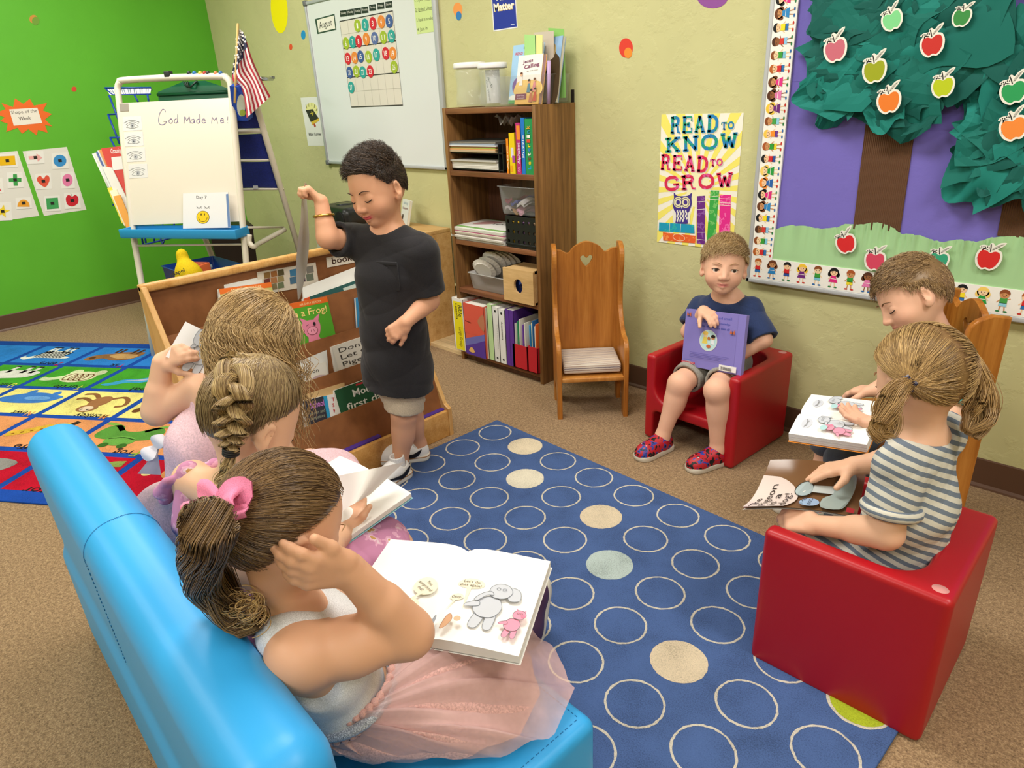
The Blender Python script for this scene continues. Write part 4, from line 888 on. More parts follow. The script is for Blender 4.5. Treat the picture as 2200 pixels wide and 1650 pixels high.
def pile_of(x0, x1, y0, y1, z, items, grp, seed):
 r = random.Random(seed)
 for nm, lab, cat, th, c in items:
  j = r.uniform(-.006, .006); k = r.uniform(-.008, .004)
  ph = r.uniform(0, 6)
  t = thing(nm, lab, cat, (x0, y0, z), grp)
  mb = MB(); mb.bx((x0 + .004 + j, y0 + k + .002, z), (x1 - .01 + j, y1 - .004, z + th), mat(c, rough=.7)); mb.build('sheets', t)
  if th > .006:
   mb = MB()
   for q in range(3): zz = z + th * (q + .7) / 4; mb.bx((x0 + .004 + j, y0 + k + .0012, zz), (x1 - .01 + j, y0 + k + .002, zz + .0008), mat('b3aca0', rough=.8))
   mb.build('page_edges', t)
  z += th + .0004
 return z
pile_of(ax0 + .004, ax1 - .03, yF, YW - .03, zt1, [('paper_stack', 'thick white stack of paper in the lower tray', 'paper stack', .026, 'dedbd3'), ('folder', 'cream folder on the white stack in the lower tray', 'folder', .004, 'd9cdb0'), ('paper_stack', 'loose grey sheets on top in the lower tray', 'paper stack', .006, 'b9b5ac')], None, 2)
pile_of(ax0 - .006, ax1 - .03, yF - .002, YW - .03, zt2, [('folder', 'tan manila folders lowest in the upper tray', 'folder', .01, 'd9b98a'), ('folder', 'orange folder in the upper tray', 'folder', .005, 'cf9560'), ('folder', 'thin lime green folder in the upper tray', 'folder', .0025, '9fc64e'), ('folder', 'brown folder near the top of the upper tray', 'folder', .006, 'b98e62'), ('paper_stack', 'white papers spread over the upper tray', 'paper stack', .005, 'dcdcdc'), ('plastic_sleeve', 'blue tinted plastic sleeve topmost in the upper tray', 'sleeve', .006, '9aa6b8'), ('plastic_sleeve', 'dark crumpled sleeve under the bookcase top', 'sleeve', .008, '55544e')], None, 3)
a0, a1 = XZ(972, 490, yF)[0], XZ(1086, 500, yF)[0]
zt = pile_of(a0, a1, yF - .006, YW - .03, SH[2] + .001, [('folder', 'white folder at the bottom of the magazine heap', 'folder', .012, 'd6d2cc'), ('magazine', 'white magazine low in the heap', 'magazine', .01, 'e4e0da'), ('magazine', 'pink edged magazine in the heap', 'magazine', .007, 'd9b4c0'), ('magazine', 'cream magazine in the heap', 'magazine', .01, 'e6e0d0'), ('magazine', 'magenta edged magazine in the heap', 'magazine', .005, 'cf6f9c'), ('magazine', 'white magazine second from the top of the heap', 'magazine', .014, 'e8e6e0')], None, 6)
t = book('magazine', 'green bordered magazine topmost on the heap beside the black crate', ((a0 + a1) / 2 - .003, (yF + YW - .03) / 2, zt + .002), (a1 - a0 - .016, .004, YW - yF - .04), np.stack([V(1, 0, 0), V(0, 0, -1), V(0, 1, 0)], 1), '6fb548', 'magazine',
face=lambda S, w_, h_: (S.rect(.008, .008, w_ - .004, h_ - .01, 'e6e3dc'), S.text('TEACHER', (w_ * .45, h_ * .5), (w_ * .95, h_ * .62), .02, '2a2a2c', .02), S.poly(ipoly([(w_ * .2, h_ * .3), (w_ * .4, h_ * .45), (w_ * .5, h_ * .8), (w_ * .25, h_ * .75)]), 'b98d8a')))
cx0, cx1 = XZ(1088, 520, yF)[0], bcx1 - T_ - .004; cz = AT(1120, 466, 1, yF)[2]
t = thing('black_crate', 'black plastic crate with round holes on the third shelf', 'crate', (cx0, yF, SH[2]))
def holes(w_, h_, nx, nz, r): return [[(w_ * (i + .5) / nx + r * math.cos(q * PI / 6), h_ * .2 + h_ * .62 * j / (nz - 1) + r * 1.15 * math.sin(q * PI / 6)) for q in range(12)] for i in range(nx) for j in range(nz)]
hw, hh = cx1 - cx0, cz - SH[2] - .002
mb = MB()
a, f = cut_prism([(0, 0), (hw, 0), (hw, hh), (0, hh)], holes(hw, hh, 6, 3, .0072), (cx0, yF + .003, SH[2] + .001), (1, 0, 0), (0, 0, 1), .004); mb.add(a, f, bk_)
mb.bx((cx0, yF + .005, SH[2] + .001), (cx0 + .004, YW - .03, cz), bk_); mb.bx((cx1 - .004, yF + .005, SH[2] + .001), (cx1, YW - .03, cz), bk_); mb.bx((cx0, YW - .034, SH[2] + .001), (cx1, YW - .03, cz), bk_); mb.bx((cx0, yF + .005, SH[2] + .001), (cx1, YW - .03, SH[2] + .005), bk_)
mb.bx((cx0 - .003, yF - .002, SH[2] + .012), (cx1, yF + .002, SH[2] + .02), bk_, .001); mb.build('crate_shell', t)
r_ = random.Random(8)
for i, (c, cn_) in enumerate((('c9a52e', 'mustard'), ('7d5f86', 'plum'), ('a88f70', 'tan'))): tag(MB().bx((cx0 + .012 + i * .055, yF + .012, SH[2] + .006), (cx0 + .06 + i * .055, YW - .05, cz - .03), mat(c, rough=.7), .004).build('storage_packet'), cn_ + ' packet inside the black crate', 'packet')
def tub(name, label, lo, hi, taper, m, lip=.006, t_=.0025, cat='plastic bin', group=None):
 t = thing(name, label, cat, ((lo[0] + hi[0]) / 2, (lo[1] + hi[1]) / 2, lo[2]), group); mb = MB(); cx, cy = (lo[0] + hi[0]) / 2, (lo[1] + hi[1]) / 2
 def ringp(x, y, z, r=.012):
  P = []
  for sx, sy, a0 in ((1, 1, 0), (-1, 1, 90), (-1, -1, 180), (1, -1, 270)):
   for q in range(4): a = math.radians(a0 + 30 * q); P.append((cx + sx * (x - r) + r * math.cos(a), cy + sy * (y - r) + r * math.sin(a), z))
  return P
 X, Y = (hi[0] - lo[0]) / 2, (hi[1] - lo[1]) / 2
 prof = [(X * taper - .004, Y * taper - .004, lo[2] + .0), (X * taper, Y * taper, lo[2] + .006), (X - lip, Y - lip, hi[2] - .003), (X, Y, hi[2] - .003), (X, Y, hi[2]), (X - lip - .002, Y - lip - .002, hi[2]), (X * taper - t_, Y * taper - t_, lo[2] + .006)]
 R = [ringp(*p) for p in prof]; n_ = len(R[0]); k = len(R)
 fs = [(i * n_ + j, i * n_ + (j + 1) % n_, (i + 1) * n_ + (j + 1) % n_, (i + 1) * n_ + j) for i in range(k - 1) for j in range(n_)] + [tuple(range(n_))[::-1], tuple(range((k - 1) * n_, k * n_))]
 mb.add(sum(R, []), fs, m, True); mb.build('tub_body', t); return t
clr = mat('d8dcdd', 'clear', .08, .6, a=.2)
b0, b1 = XZ(1066, 403, yF)[0], bcx1 - T_ - .002; bz = AT(1105, 402, 1, yF)[2]
tub('clear_bin', 'clear plastic bin of craft bits stacked on the black crate', (b0, yF - .002, cz + .002), (b1, YW - .03, bz), .86, clr)
r_ = random.Random(12)
for i, (c, n_) in enumerate((('c9bfc8', 'lilac'), ('b98a5e', 'tan'), ('d9a2b8', 'pink'), ('8c2a52', 'maroon'), ('3b4a9c', 'navy'), ('e2dede', 'white'))):
 xx = b0 + .03 + (i % 3) * .035; zz = cz + .012 + (i // 3) * .035
 G = [[V(xx + u * .045, yF + .022 + v_ * .14, zz + .008 * math.sin(5 * u + i) + .008 * math.cos(7 * v_ + 2 * i)) for v_ in np.linspace(0, 1, 6)] for u in np.linspace(0, 1, 6)]
 mb = MB(); mb.grid(G, mat(c, rough=.5)); mb.grid([[p + V(0, 0, .012) for p in row] for row in G], mat(c, rough=.5)); mb.grid([[G[0][j] + V(0, 0, k * .012) for k in (0, 1)] for j in range(6)], mat(c, rough=.5)); mb.grid([[row[0] + V(0, 0, k * .012) for k in (0, 1)] for row in G], mat(c, rough=.5))
 tag(mb.build('craft_packet'), n_ + ' craft packet inside the clear bin', 'packet')
t0, t1 = XZ(1002, 580, yF)[0], XZ(1094, 600, yF)[0]
tz = AT(1040, 592, 1, yF)[2]
tub('translucent_tub', 'translucent tub holding paper plates on the fourth shelf', (t0, yF, SH[1] + .001), (t1 + .03, YW - .03, tz), .88, mat('cfcdcb', 'clear', .3, .4, a=.45))
pm = mat('e2ded6', rough=.8)
def paper_plate(c, tilt, lean, i):
 R = V(Matrix.Rotation(tilt, 3, 'Y') @ Matrix.Rotation(lean, 3, 'X')); n_ = 40; r = .064; prof = [(0, .001), (.7 * r, 0), (.76 * r, .003), (r, .01)]
 mb = MB(); vs_ = []
 for rr, z in prof:
  for j in range(n_): vs_.append((rr * math.cos(2 * PI * j / n_), rr * math.sin(2 * PI * j / n_), z + (.0012 * (j % 2) if rr > .72 * r else 0)))
 fs = [(a * n_ + j, a * n_ + (j + 1) % n_, (a + 1) * n_ + (j + 1) % n_, (a + 1) * n_ + j) for a in range(3) for j in range(n_)] + [tuple(range(n_))[::-1]]
 mb.add(V(vs_) @ R.T + V(c), fs, pm, False); return mb.build('paper_plate')
PLN = ['front white paper plate leaning in the translucent tub', 'second paper plate back in the tub', 'third paper plate back in the tub, standing higher', 'fourth paper plate back in the tub', 'fifth paper plate back near the wooden shape box', 'rearmost paper plate in the tub']
for i in range(6): tag(paper_plate((t0 + .062 + .014 * i, yF + .055 + .022 * i, tz + .004 + .012 * min(i, 2) + (.012 if i > 1 else 0)), -.35 + .05 * i, -1.0 + .04 * i, i), PLN[i], 'paper plate', 'paper plates in the tub')
p = AT(1022, 566, 1, 2.25); tag(MB().tube([V(p[0] + .03, 2.25, tz - .01), p + V(-.012, 0, .01)], .002, mat('b07a48', rough=.6), 6).build('wooden_stick'), 'thin wooden stick poking out of the translucent tub', 'stick')
s0, s1 = XZ(1081, 600, bcy0 - .022)[0], XZ(1145.5, 612, bcy0 - .022)[0]; sz0 = SH[1] + .001; sz1 = AT(1112, 580, 1, bcy0 - .022)[2]
t = thing('shape_box', 'pale wooden box with round hole showing blue shapes', 'wooden box', ((s0 + s1) / 2, bcy0, sz0)); wm = mat('d2ac76', 'wood', .5, .3, sc=(3, 20, 20), d='c09a66', l='dfbd8a')
hw, hh = s1 - s0, sz1 - sz0; yb = bcy0 - .022
circ = [(hw * .5 + .027 * math.cos(q * PI / 14), hh * .5 + .033 * math.sin(q * PI / 14)) for q in range(28)]
a, f = cut_prism([(0, 0), (hw, 0), (hw, hh), (0, hh)], [circ], (s0, yb + .006, sz0), (1, 0, 0), (0, 0, 1), .012); MB().add(a, f, wm).build('front_panel', t)
mb = MB(); mb.bx((s0, yb + .012, sz0), (s0 + .01, yb + .13, sz1), wm); mb.bx((s1 - .01, yb + .012, sz0), (s1, yb + .13, sz1), wm); mb.bx((s0, yb + .012, sz1 - .01), (s1, yb + .13, sz1), wm); mb.bx((s0, yb + .012, sz0), (s1, yb + .13, sz0 + .01), wm); mb.build('box_body', t)
mb = MB(); mb.bx((s0 + .012, yb + .03, sz0 + .012), (s1 - .012, yb + .1, sz1 - .012), mat('1f2f6e', rough=.4)); mb.build('blue_liner', t)
mb = MB(); cx_, cz_ = (s0 + s1) / 2, (sz0 + sz1) / 2
mb.prism([(-.012, .002), (.012, .012), (.008, .028), (-.018, .03)], (cx_, yb + .03, cz_), (1, 0, 0), (0, 0, 1), .01, mat('3f62c4', rough=.4)); mb.prism([(.0, -.002), (.016, -.012), (-.006, -.012)], (cx_, yb + .03, cz_), (1, 0, 0), (0, 0, 1), .01, mat('12183c', rough=.4)); mb.build('blue_shape', t)
def zb(x, y): return (900 + x / 5.892, 560 + y / 5.892)
fy = bcy0 - .012
def binder(label, pxl, pxr, pyt, c, spine=None, y=fy, cat='binder', rings=False, dd=.22, hgt=None):
 t = upright('binder', label, pxl, pxr, pyt, 0, dd, c, cat, None, spine, y); return t
def rings(S, w_, h_):
 for z in (.07, .93): S.ell(w_ * .5, h_ * z, w_ * .16, w_ * .16, '2c2c2e', n=10)
def sp_yellow(S, w_, h_): S.rect(w_ * .12, h_ * .01, w_ * .9, h_ * .94, 'e6d81e'); S.text('Bible', (w_ * .55, h_ * .88), (w_ * .55, h_ * .66), w_ * .34, '2a2a22', .01); S.text('Lessons', (w_ * .3, h_ * .9), (w_ * .3, h_ * .6), w_ * .22, '2a2a22', .01); S.text('Large Group', (w_ * .5, h_ * .45), (w_ * .5, h_ * .08), w_ * .3, '8a7a1e')
binder('white binder with yellow spine at the left end of the bottom shelf', 970, 993, 641, 'e6e4e0', sp_yellow)
def sp_red(S, w_, h_):
 S.rect(0, h_ * .42, w_, h_, 'd85a48'); S.poly([(0, h_ * .3), (w_, h_ * .48), (w_, h_ * .36), (0, h_ * .12)], '6d6cb8'); S.poly([(0, 0), (w_, 0), (w_, h_ * .36), (w_ * .5, h_ * .25), (0, h_ * .16)], '56379a'); S.poly(ipoly([(w_, h_ * .85), (w_ * .7, h_ * .72), (w_ * .8, h_ * .6), (w_, h_ * .55)]), 'b9785a'); S.line([(w_ * .05, h_ * .66), (w_ * .35, h_ * .64)], .004, '6a2420'); S.poly(ipoly([(w_ * .15, h_ * .08), (w_ * .3, h_ * .16), (w_ * .45, h_ * .08), (w_ * .3, h_ * .05)]), 'e0b26a')
binder('wide red and purple binder with a rounded back on the bottom shelf', 995, 1037, 655, 'd85a48', sp_red, fy - .012)
binder('pale grey-green folder right of the red and purple binder', 1034, 1045, 660, 'c6cbb8', None, fy)
binder('light green binder sleeve on the bottom shelf', 1045, 1056, 654, 'b9d9a0', None, fy)
binder('white binder with faint embossed spine beside the green sleeve', 1057, 1069, 660, 'dcdcdc', lambda S, w_, h_: (rings(S, w_, h_), S.text('Curriculum', (w_ * .65, h_ * .7), (w_ * .65, h_ * .25), w_ * .3, 'c2c2c2')))
binder('white binder marked Assessments on the bottom shelf', 1070, 1083, 665, 'e2e2e2', lambda S, w_, h_: (rings(S, w_, h_), S.text('Assessments', (w_ * .4, h_ * .78), (w_ * .4, h_ * .45), w_ * .26, '3a3a3c', .01)))
binder('purple binder between the white binders and the red files', 1084, 1102, 666, '5a2f93', lambda S, w_, h_: S.rect(w_ * .45, 0, w_ * .5, h_, '46237a'))
for (l_, r__, lab) in ((1102, 1133, 'left red magazine file of folders on the bottom shelf'), (1134, 1166, 'right red magazine file of folders on the bottom shelf')):
 x0, x1 = XZ(l_, 760, fy)[0], min(XZ(r__, 770, fy)[0], bcx1 - T_ - .002); z1_ = AT((l_ + r__) / 2, 742 if l_ < 1120 else 748, 1, fy)[2]
 t = thing('magazine_file', lab, 'magazine file', (x0, fy, SH[0]), 'red magazine files'); mb = MB(); rm = mat('c01f2f', rough=.45)
 mb.bx((x0, fy, SH[0]), (x1, fy + .003, z1_), rm); mb.bx((x0, fy, SH[0]), (x0 + .003, fy + .2, z1_), rm); mb.bx((x1 - .003, fy, SH[0]), (x1, fy + .2, z1_), rm); mb.bx((x0, fy, SH[0]), (x1, fy + .2, SH[0] + .003), rm); mb.build('file_body', t)
 cs = [('e4dfd2', 'cream'), ('2b8a5a', 'green'), ('d9d4c6', 'buff'), ('6a3f9c', 'purple'), ('dcd6c6', 'ivory')] if l_ < 1120 else [('2f86c0', 'blue'), ('e0d8b0', 'straw'), ('1f5f9a', 'navy blue'), ('d8d2c4', 'beige'), ('dd6a2a', 'orange')]
 for i, (c, n_) in enumerate(cs):
  xx = x0 + .006 + (x1 - x0 - .012) * (i + .2) / 5; h_ = .1 + .012 * ((i * 7) % 3)
  tag(MB().bx((xx, fy + .006 + .004 * (i % 2), SH[0] + .004), (xx + .005, fy + .18, z1_ + h_), mat(c, rough=.6), .0008).build('file_folder'), '%s folder standing in the %s red magazine file' % (n_, 'left' if l_ < 1120 else 'right'), 'folder')
JT = bcz + .0
def jar(label, px, w_px, pyt, yy, paper=None):
 x0 = XZ(px - w_px / 2, 205, yy)[0]; x1 = XZ(px + w_px / 2, 205, yy)[0]; r = (x1 - x0) / 2; c = V((x0 + x1) / 2, yy + r, JT); h_ = AT(px, pyt, 1, yy + r)[2] - JT
 t = thing('plastic_jar', label, 'jar', c, 'clear jars on the bookcase')
 MB().lathe([(0, .002), (r * .8, .0), (r * .93, .006), (r * .95, h_ * .22), (r * .86, h_ * .34), (r * .84, h_ * .62), (r * .95, h_ * .72), (r * .9, h_ * .84), (r * .8, h_ * .87), (r * .78, h_ * .87), (r * .86, h_ * .8), (r * .8, h_ * .5), (r * .9, .01), (0, .006)], c, mat('e2e8e8', 'clear', .04, .8, a=.1), 28, sx=1, sy=.92).build('jar_body', t)
 MB().lathe([(0, h_), (r * .9, h_), (r * .94, h_ * .985), (r * .95, h_ * .9), (r * .93, h_ * .87), (0, h_ * .87)], c, mat('eeecec', rough=.4), 36, sy=.95).build('lid', t)
 return c, r, h_
jar('empty clear plastic jar with white lid at the left on the bookcase', 985, 50, 137, bcy0 + .03)
c, r, h_ = jar('clear plastic jar with white lid holding rolled papers', 1036, 48, 137, bcy0 + .03)
mb = MB(); G = [[c + V(.035 * math.cos(a), .03 * math.sin(a), z) for z in (.012, .06, h_ * .84)] for a in np.linspace(2.6, 6.6, 16)]
mb.grid(G, mat('cfd2d0', rough=.7)); mb = tag(mb.build('rolled_paper'), 'rolled handwritten paper inside the right clear jar', 'paper roll')
S = Sheet(Plane(c + V(-.03, -.036, .02), (1, 0, 0), (0, 0, 1)))
S.text('A=B', (.03, h_ * .55), (.055, h_ * .3), .014, '3a4a48'); S.text('Your Words', (.022, h_ * .5), (.04, 0), .011, '3a4248'); S.build('writing', mb)
q0, q1 = XZ(1062, 160, bcy0 + .02)[0], bcx1 - .004; qz = AT(1150, 152, 1, bcy0 + .02)[2]
tub('clear_bin', 'clear shallow bin of books on top of the bookcase', (q0, bcy0 + .012, JT + .001), (q1, YW - .012, qz - .012), .9, mat('dfe6e4', 'clear', .05, .8, a=.12))
def lean(tilt, yaw=0):
 return V((Matrix.Rotation(yaw, 3, 'Z') @ Matrix.Rotation(-tilt, 3, 'X')))
def fit(pxs, y, tilt, yaw=0, th=.012):
 """book whose front face fills the picture quad (tl,tr,br,bl); y is where its bottom edge stands"""
 R = lean(tilt, yaw); b = AT(*((V(pxs[2]) + V(pxs[3])) / 2), 1, y); N_ = -R[:, 1]
 pl = Plane(b, R[:, 0], R[:, 2]); q = [pl.px(p) for p in pxs]; w_ = (q[1][0] - q[0][0] + q[2][0] - q[3][0]) / 2; h_ = (q[0][1] + q[1][1] - q[2][1] - q[3][1]) / 2; m_ = sum(q) / 4
 return pl.pt(*m_) + R[:, 1] * th / 2, w_, h_, R
def f_jesus(S, w_, h_):
 S.rect(0, h_ * .4, w_, h_, 'ece6e0'); S.rect(0, 0, w_, h_ * .42, 'e3b45c'); S.poly(ipoly([(0, h_ * .42), (w_ * .3, h_ * .5), (w_, h_ * .44), (w_, h_ * .2), (0, h_ * .2)]), 'e9c478')
 S.text('Jesus', (w_ * .2, h_ * .83), (w_ * .62, h_ * .86), h_ * .07, '6b2a58', .02); S.text('Calling', (w_ * .28, h_ * .72), (w_ * .9, h_ * .77), h_ * .08, '7a2f5c', .02); S.text('for little ones', (w_ * .4, h_ * .66), (w_ * .85, h_ * .68), h_ * .025, '6b5a58')
 S.rect(w_ * .02, h_ * .1, w_ * .48, h_ * .22, '7a2f55'); S.text('Sarah Young', (w_ * .08, h_ * .17), (w_ * .4, h_ * .17), h_ * .025, 'e8d8e0'); S.text('illustrated', (w_ * .1, h_ * .12), (w_ * .38, h_ * .12), h_ * .02, 'e8d8e0')
 for x, y, c, hc in ((.2, .55, 'eee8e2', '5a3220'), (.55, .4, '5f8ba0', '3a2418'), (.78, .42, 'd98a94', '6a3a22'), (.68, .2, 'b86a4a', '3a2418'), (.85, .22, 'c0452f', '2a1a14')):
  S.poly([(w_ * (x - .07), h_ * (y - .16)), (w_ * (x + .08), h_ * (y - .16)), (w_ * (x + .04), h_ * (y + .02)), (w_ * (x - .04), h_ * (y + .02))], c); S.ell(w_ * x, h_ * (y + .06), w_ * .05, h_ * .04, 'd9a27c'); S.ell(w_ * x, h_ * (y + .085), w_ * .05, h_ * .025, hc)
def f_read(S, w_, h_):
 S.rect(0, h_ * .3, w_, h_, '9cc4e6'); S.text('READ and LEARN', (w_ * .1, h_ * .83), (w_ * .9, h_ * .83), h_ * .045, 'c0304a', .02); S.rect(w_ * .38, h_ * .92, w_ * .52, h_ * .96, '2f5a8c'); S.ell(w_ * .3, h_ * .3, w_ * .2, h_ * .15, '7a5a9c'); S.ell(w_ * .25, h_ * .1, w_ * .24, h_ * .05, 'e8ece6'); S.rect(0, 0, w_, h_ * .06, '4a9c4e')
def f_paint(S, w_, h_):
 S.rect(0, 0, w_, h_, '8fb2d8'); S.poly(ipoly([(w_ * .1, 0), (w_ * .05, h_ * .3), (w_ * .3, h_ * .5), (w_ * .4, h_ * .75), (w_ * .6, h_ * .9), (w_ * .8, h_ * .75), (w_, h_ * .6), (w_, 0)]), '4a3a26'); S.ell(w_ * .65, h_ * .8, w_ * .12, h_ * .1, 'a8946a'); S.poly(ipoly([(w_ * .1, h_ * .1), (w_ * .4, h_ * .4), (w_ * .7, h_ * .3), (w_ * .6, 0)]), '8a6c2c'); S.ell(w_ * .5, h_ * .55, w_ * .1, h_ * .06, 'c9a884')
c, w_, h_, R = fit([(1166, 80), (1215, 78), (1188, 220), (1140, 222)], bcy0 + .12, .2, -.1, .018); book('book', 'tall painted picture bible leaning at the back of the clear bin', c, (w_, .018, h_), R, '8aa0b8', face=f_paint, pages='d8d4c8')
c, w_, h_, R = fit([(1108, 94), (1166, 94), (1152, 222), (1088, 222)], bcy0 + .085, .2, -.06, .014); book('book', 'pale blue Read and Learn book behind the white one in the clear bin', c, (w_, .014, h_), R, '9cc4e6', face=f_read)
c, w_, h_, R = fit([(1118, 117), (1166, 118), (1158, 224), (1103, 224)], bcy0 + .045, .2, -.04, .022); book('book', 'Jesus Calling picture book at the front of the clear bin', c, (w_, .022, h_), R, 'e3b45c', face=f_jesus, pages='b7959a')
for quad, y, c, lab in (([(1127, 74), (1152, 76), (1150, 100), (1124, 100)], .1, 'a8d98a', 'pale green paper tab sticking up behind the books'), ([(1150, 74), (1166, 75), (1160, 98), (1149, 98)], .1, 'e6e49a', 'pale yellow paper tab sticking up behind the books'), ([(1148, 70), (1190, 66), (1188, 92), (1146, 92)], .15, 'c9bcae', 'beige paper sheet at the back of the clear bin'), ([(1178, 60), (1212, 62), (1214, 88), (1190, 88)], .17, '8ec46a', 'rounded green paper at the back of the clear bin')):
 pl = Plane((0, bcy0 + y, 0), (1, 0, 0), (0, 0, 1)); P = [pl.px(p) for p in quad]; P[2] = V(P[2][0], JT + .02); P[3] = V(P[3][0], JT + .02)
 t = slab(pl, P, 'paper_tab', None, c, .001, False); tag(t, lab, 'paper')
p = AT(1217, 140, 1, bcy0 + .1); p[0] = bcx1 - .014; tag(MB().tube([V(p[0] - .004, p[1], JT + .0), V(p[0] + .004, p[1], p[2] + .022)], .008, mat('c4a8d8', rough=.6), 12).build('lilac_roll'), 'small lilac paper roll at the right end of the clear bin', 'paper roll')
# ================================================================ little wooden chairs with a heart cut-out
pine = mat('ac6c28', 'wood', .35, .45, sc=(22, 22, 1.5), d='8c5017', l='bf8038'); pineE = mat('b97b35', 'wood', .35, .45, sc=(22, 22, 1.5), d='a3662a', l='c98f4a')
def heart_chair(label, fl, right, w_, D, back_up=0.):
 """fl: front left foot (as seen from the sitter's front), right: unit vector to the other front foot"""
 right = nrm(right); bk = V(-right[1], right[0], 0); fl = V(fl)
 t = thing('heart_chair', label, 'chair', fl + right * w_ / 2 + bk * D / 2, 'wooden heart chairs')
 prof = [(0, 0), (.045, 0), (.05, .07), (.08, .12), (D - .08, .12), (D - .05, .07), (D - .045, 0), (D, 0)] + [(D + .003, .68)] + [tuple(p) for p in spl([(D - .035, .685), (D - .075, .665), (D - .085, .62), (D - .07, .55), (D - .06, .49), (D - .065, .43), (D - .1, .37), (D - .15, .335), (.03, .325), (.006, .3), (0, .26)], 4)]
 for k, nm in ((0, 'left'), (1, 'right')):
  o = fl + right * (0 if k == 0 else w_ - .02)
  mb = MB(); cu, f = cut_prism(prof, [], o + right * .01, bk, V(0, 0, 1), .012, .004); mb.add(cu, f, pine); mb.build('side_panel', t)
 hw = w_ - .04; z0 = .1
 top = [(0, .66)] + [tuple(p) for p in spl([(.02, .658), (.05, .645), (hw * .3, .67), (hw / 2, .69), (hw * .7, .67), (hw - .05, .645), (hw - .02, .658)], 5)] + [(hw, .66)]
 ht = [(hw / 2 + .026 * a, .615 + .026 * b) for a, b in [tuple(p) for p in ipoly([(0, .35), (-.5, .78), (-1, .45), (-.8, -.2), (0, -1.1), (.8, -.2), (1, .45), (.5, .78)], 4)]]
 mb = MB(); cu, f = cut_prism([(0, z0), (hw, z0)] + top[::-1], [ht[::-1]], fl + right * .02 + bk * (D - .012), right, V(0, 0, 1), .016, .001); mb.add(cu, f, pine); mb.build('backrest', t)
 MB().box(fl + right * w_ / 2 + bk * (D / 2 - .012) + V(0, 0, .172), (w_ - .04, D - .016, .018), pineE, .003, np.stack([right, bk, V(0, 0, 1)], 1)).build('seat', t)
 return t, np.stack([right, bk, V(0, 0, 1)], 1)
fl_, fr_ = F(1199, 901), F(1349, 894)
hc, HR = heart_chair('empty honey-coloured wooden chair with heart cut-out beside the bookcase', fl_, fr_ - fl_, .291, .24)
cc = fl_ + HR @ V(.1455, .118, .2)
cu_ = tag(MB().box(cc + V(0, 0, .012), (.235, .2, .042), mat('d8cfc2', 'stripes', .9, .1, ax=tuple(HR[:, 1] + V(0, 0, 1.0)), p=.03, st=[(0, 'd2c8ba'), (.2, '8f7466'), (.3, 'd6cdc0'), (.5, '6e6270'), (.6, 'd2c8ba'), (.8, 'a58a78'), (.9, 'd6cdc0')]), .01, HR, 3).build('seat_cushion'), 'striped cushion lying on the empty heart chair seat', 'cushion')
b2 = F(2168, 690, .675); b2[2] = 0; R2 = nrm(V(-.60, .80, 0))
D2 = .25; face2 = V(-R2[1], -R2[0] * -1, 0); face2 = nrm(V(-.80, -.60, 0))
fl2 = b2 + face2 * D2 + R2 * .291
heart_chair('wooden heart chair where the boy in the turquoise shirt sits', fl2, -R2, .291, D2)
# ================================================================ red plastic cube chairs
redm = mat('a80f1b', 'vinyl', .38, .5)
def cube_chair(label, c, yaw, sx, sy, sz):
 """opening towards local -y"""
 R = zrot(yaw); t = thing('cube_chair', label, 'chair', c, 'red cube chairs'); c = V(c); g = .2 + .02
 S = SDF(c - V(.29, .29, .01), c + V(.29, .29, sz + .02), .004); L = lambda x, y, z: c + R @ V(x, y, z)
 S.rbox(L(0, 0, sz / 2), (sx, sy, sz), .014, R)
 wt = .042
 S.rbox(L(0, -.12, .16 + .3), (sx - 2 * wt, sy + .1, .6), .07, R, k=.015, op='sub')
 S.rbox(L(0, -.5 , .16 + .3), (sx - 2 * wt, sy * 2 , .6), .012, R, k=.01, op='sub') if 0 else None
 S.rbox(L(0, -.1, .0), (sx - 2 * wt, sy + .06, .24), .02, R, k=.01, op='sub')
 sdf_obj(S, 'chair_body', redm, t)
 tp = L(sx / 2 - .03, sy / 2 - .03, sz); MB().lathe([(0, .0006), (.012, .0006), (.013, -.001)], tp, mat('c98a86', rough=.6), 16, sx=1.2).build('moulding_mark', t)
 return t
cube_chair('red cube chair against the wall holding the boy with the lilac book', (-1.142, 2.2, 0), -.07, .39, .365, .343)
cube_chair('near red cube chair holding the girl in the striped dress', (-.331, 1.43, 0), -PI / 2 + .01, .372, .362, .36)
# ================================================================ blue couch
blm = mat('319fe0', 'vinyl', .42, .4); stm = mat('1c6fa6', rough=.7)
cyaw = -.056; CR_ = zrot(cyaw); CO = V(-1.151, .7066, 0); cl = lambda x, y, z: CO + CR_ @ V(x, y, z); LX = 1.27
co = thing('children_couch', 'bright blue vinyl children couch seen from behind', 'couch', cl(0, -.27, 0))
S = SDF((-1.9, .08, -.01), (-.4, .85, .66), .006); RB = CR_ @ V(Matrix.Rotation(.035, 3, 'X'))
S.rbox(cl(0, -.484, .295), (LX, .125, .61), .055, RB); S.rbox(cl(0, -.478, .14), (LX, .145, .28), .025, CR_, k=.04); S.plane((0, 0, 0), (0, 0, -1))
sdf_obj(S, 'backrest', blm, co)
S = SDF((-1.9, .08, -.01), (-.4, .85, .33), .006); S.rbox(cl(0, -.2, .1375), (LX, .40, .285), .02, CR_); S.plane((0, 0, 0), (0, 0, -1)); sdf_obj(S, 'seat', blm, co)
mb = MB()
def stitch(pts):
 P = spl(pts, 8)
 for a, b in zip(P[:-1], P[1:]):
  n_ = max(1, int(np.linalg.norm(b - a) / .008))
  for q in range(n_): p0 = a + (b - a) * q / n_; p1 = a + (b - a) * (q + .55) / n_; mb.tube([p0, p1], .0008, stm, 4)
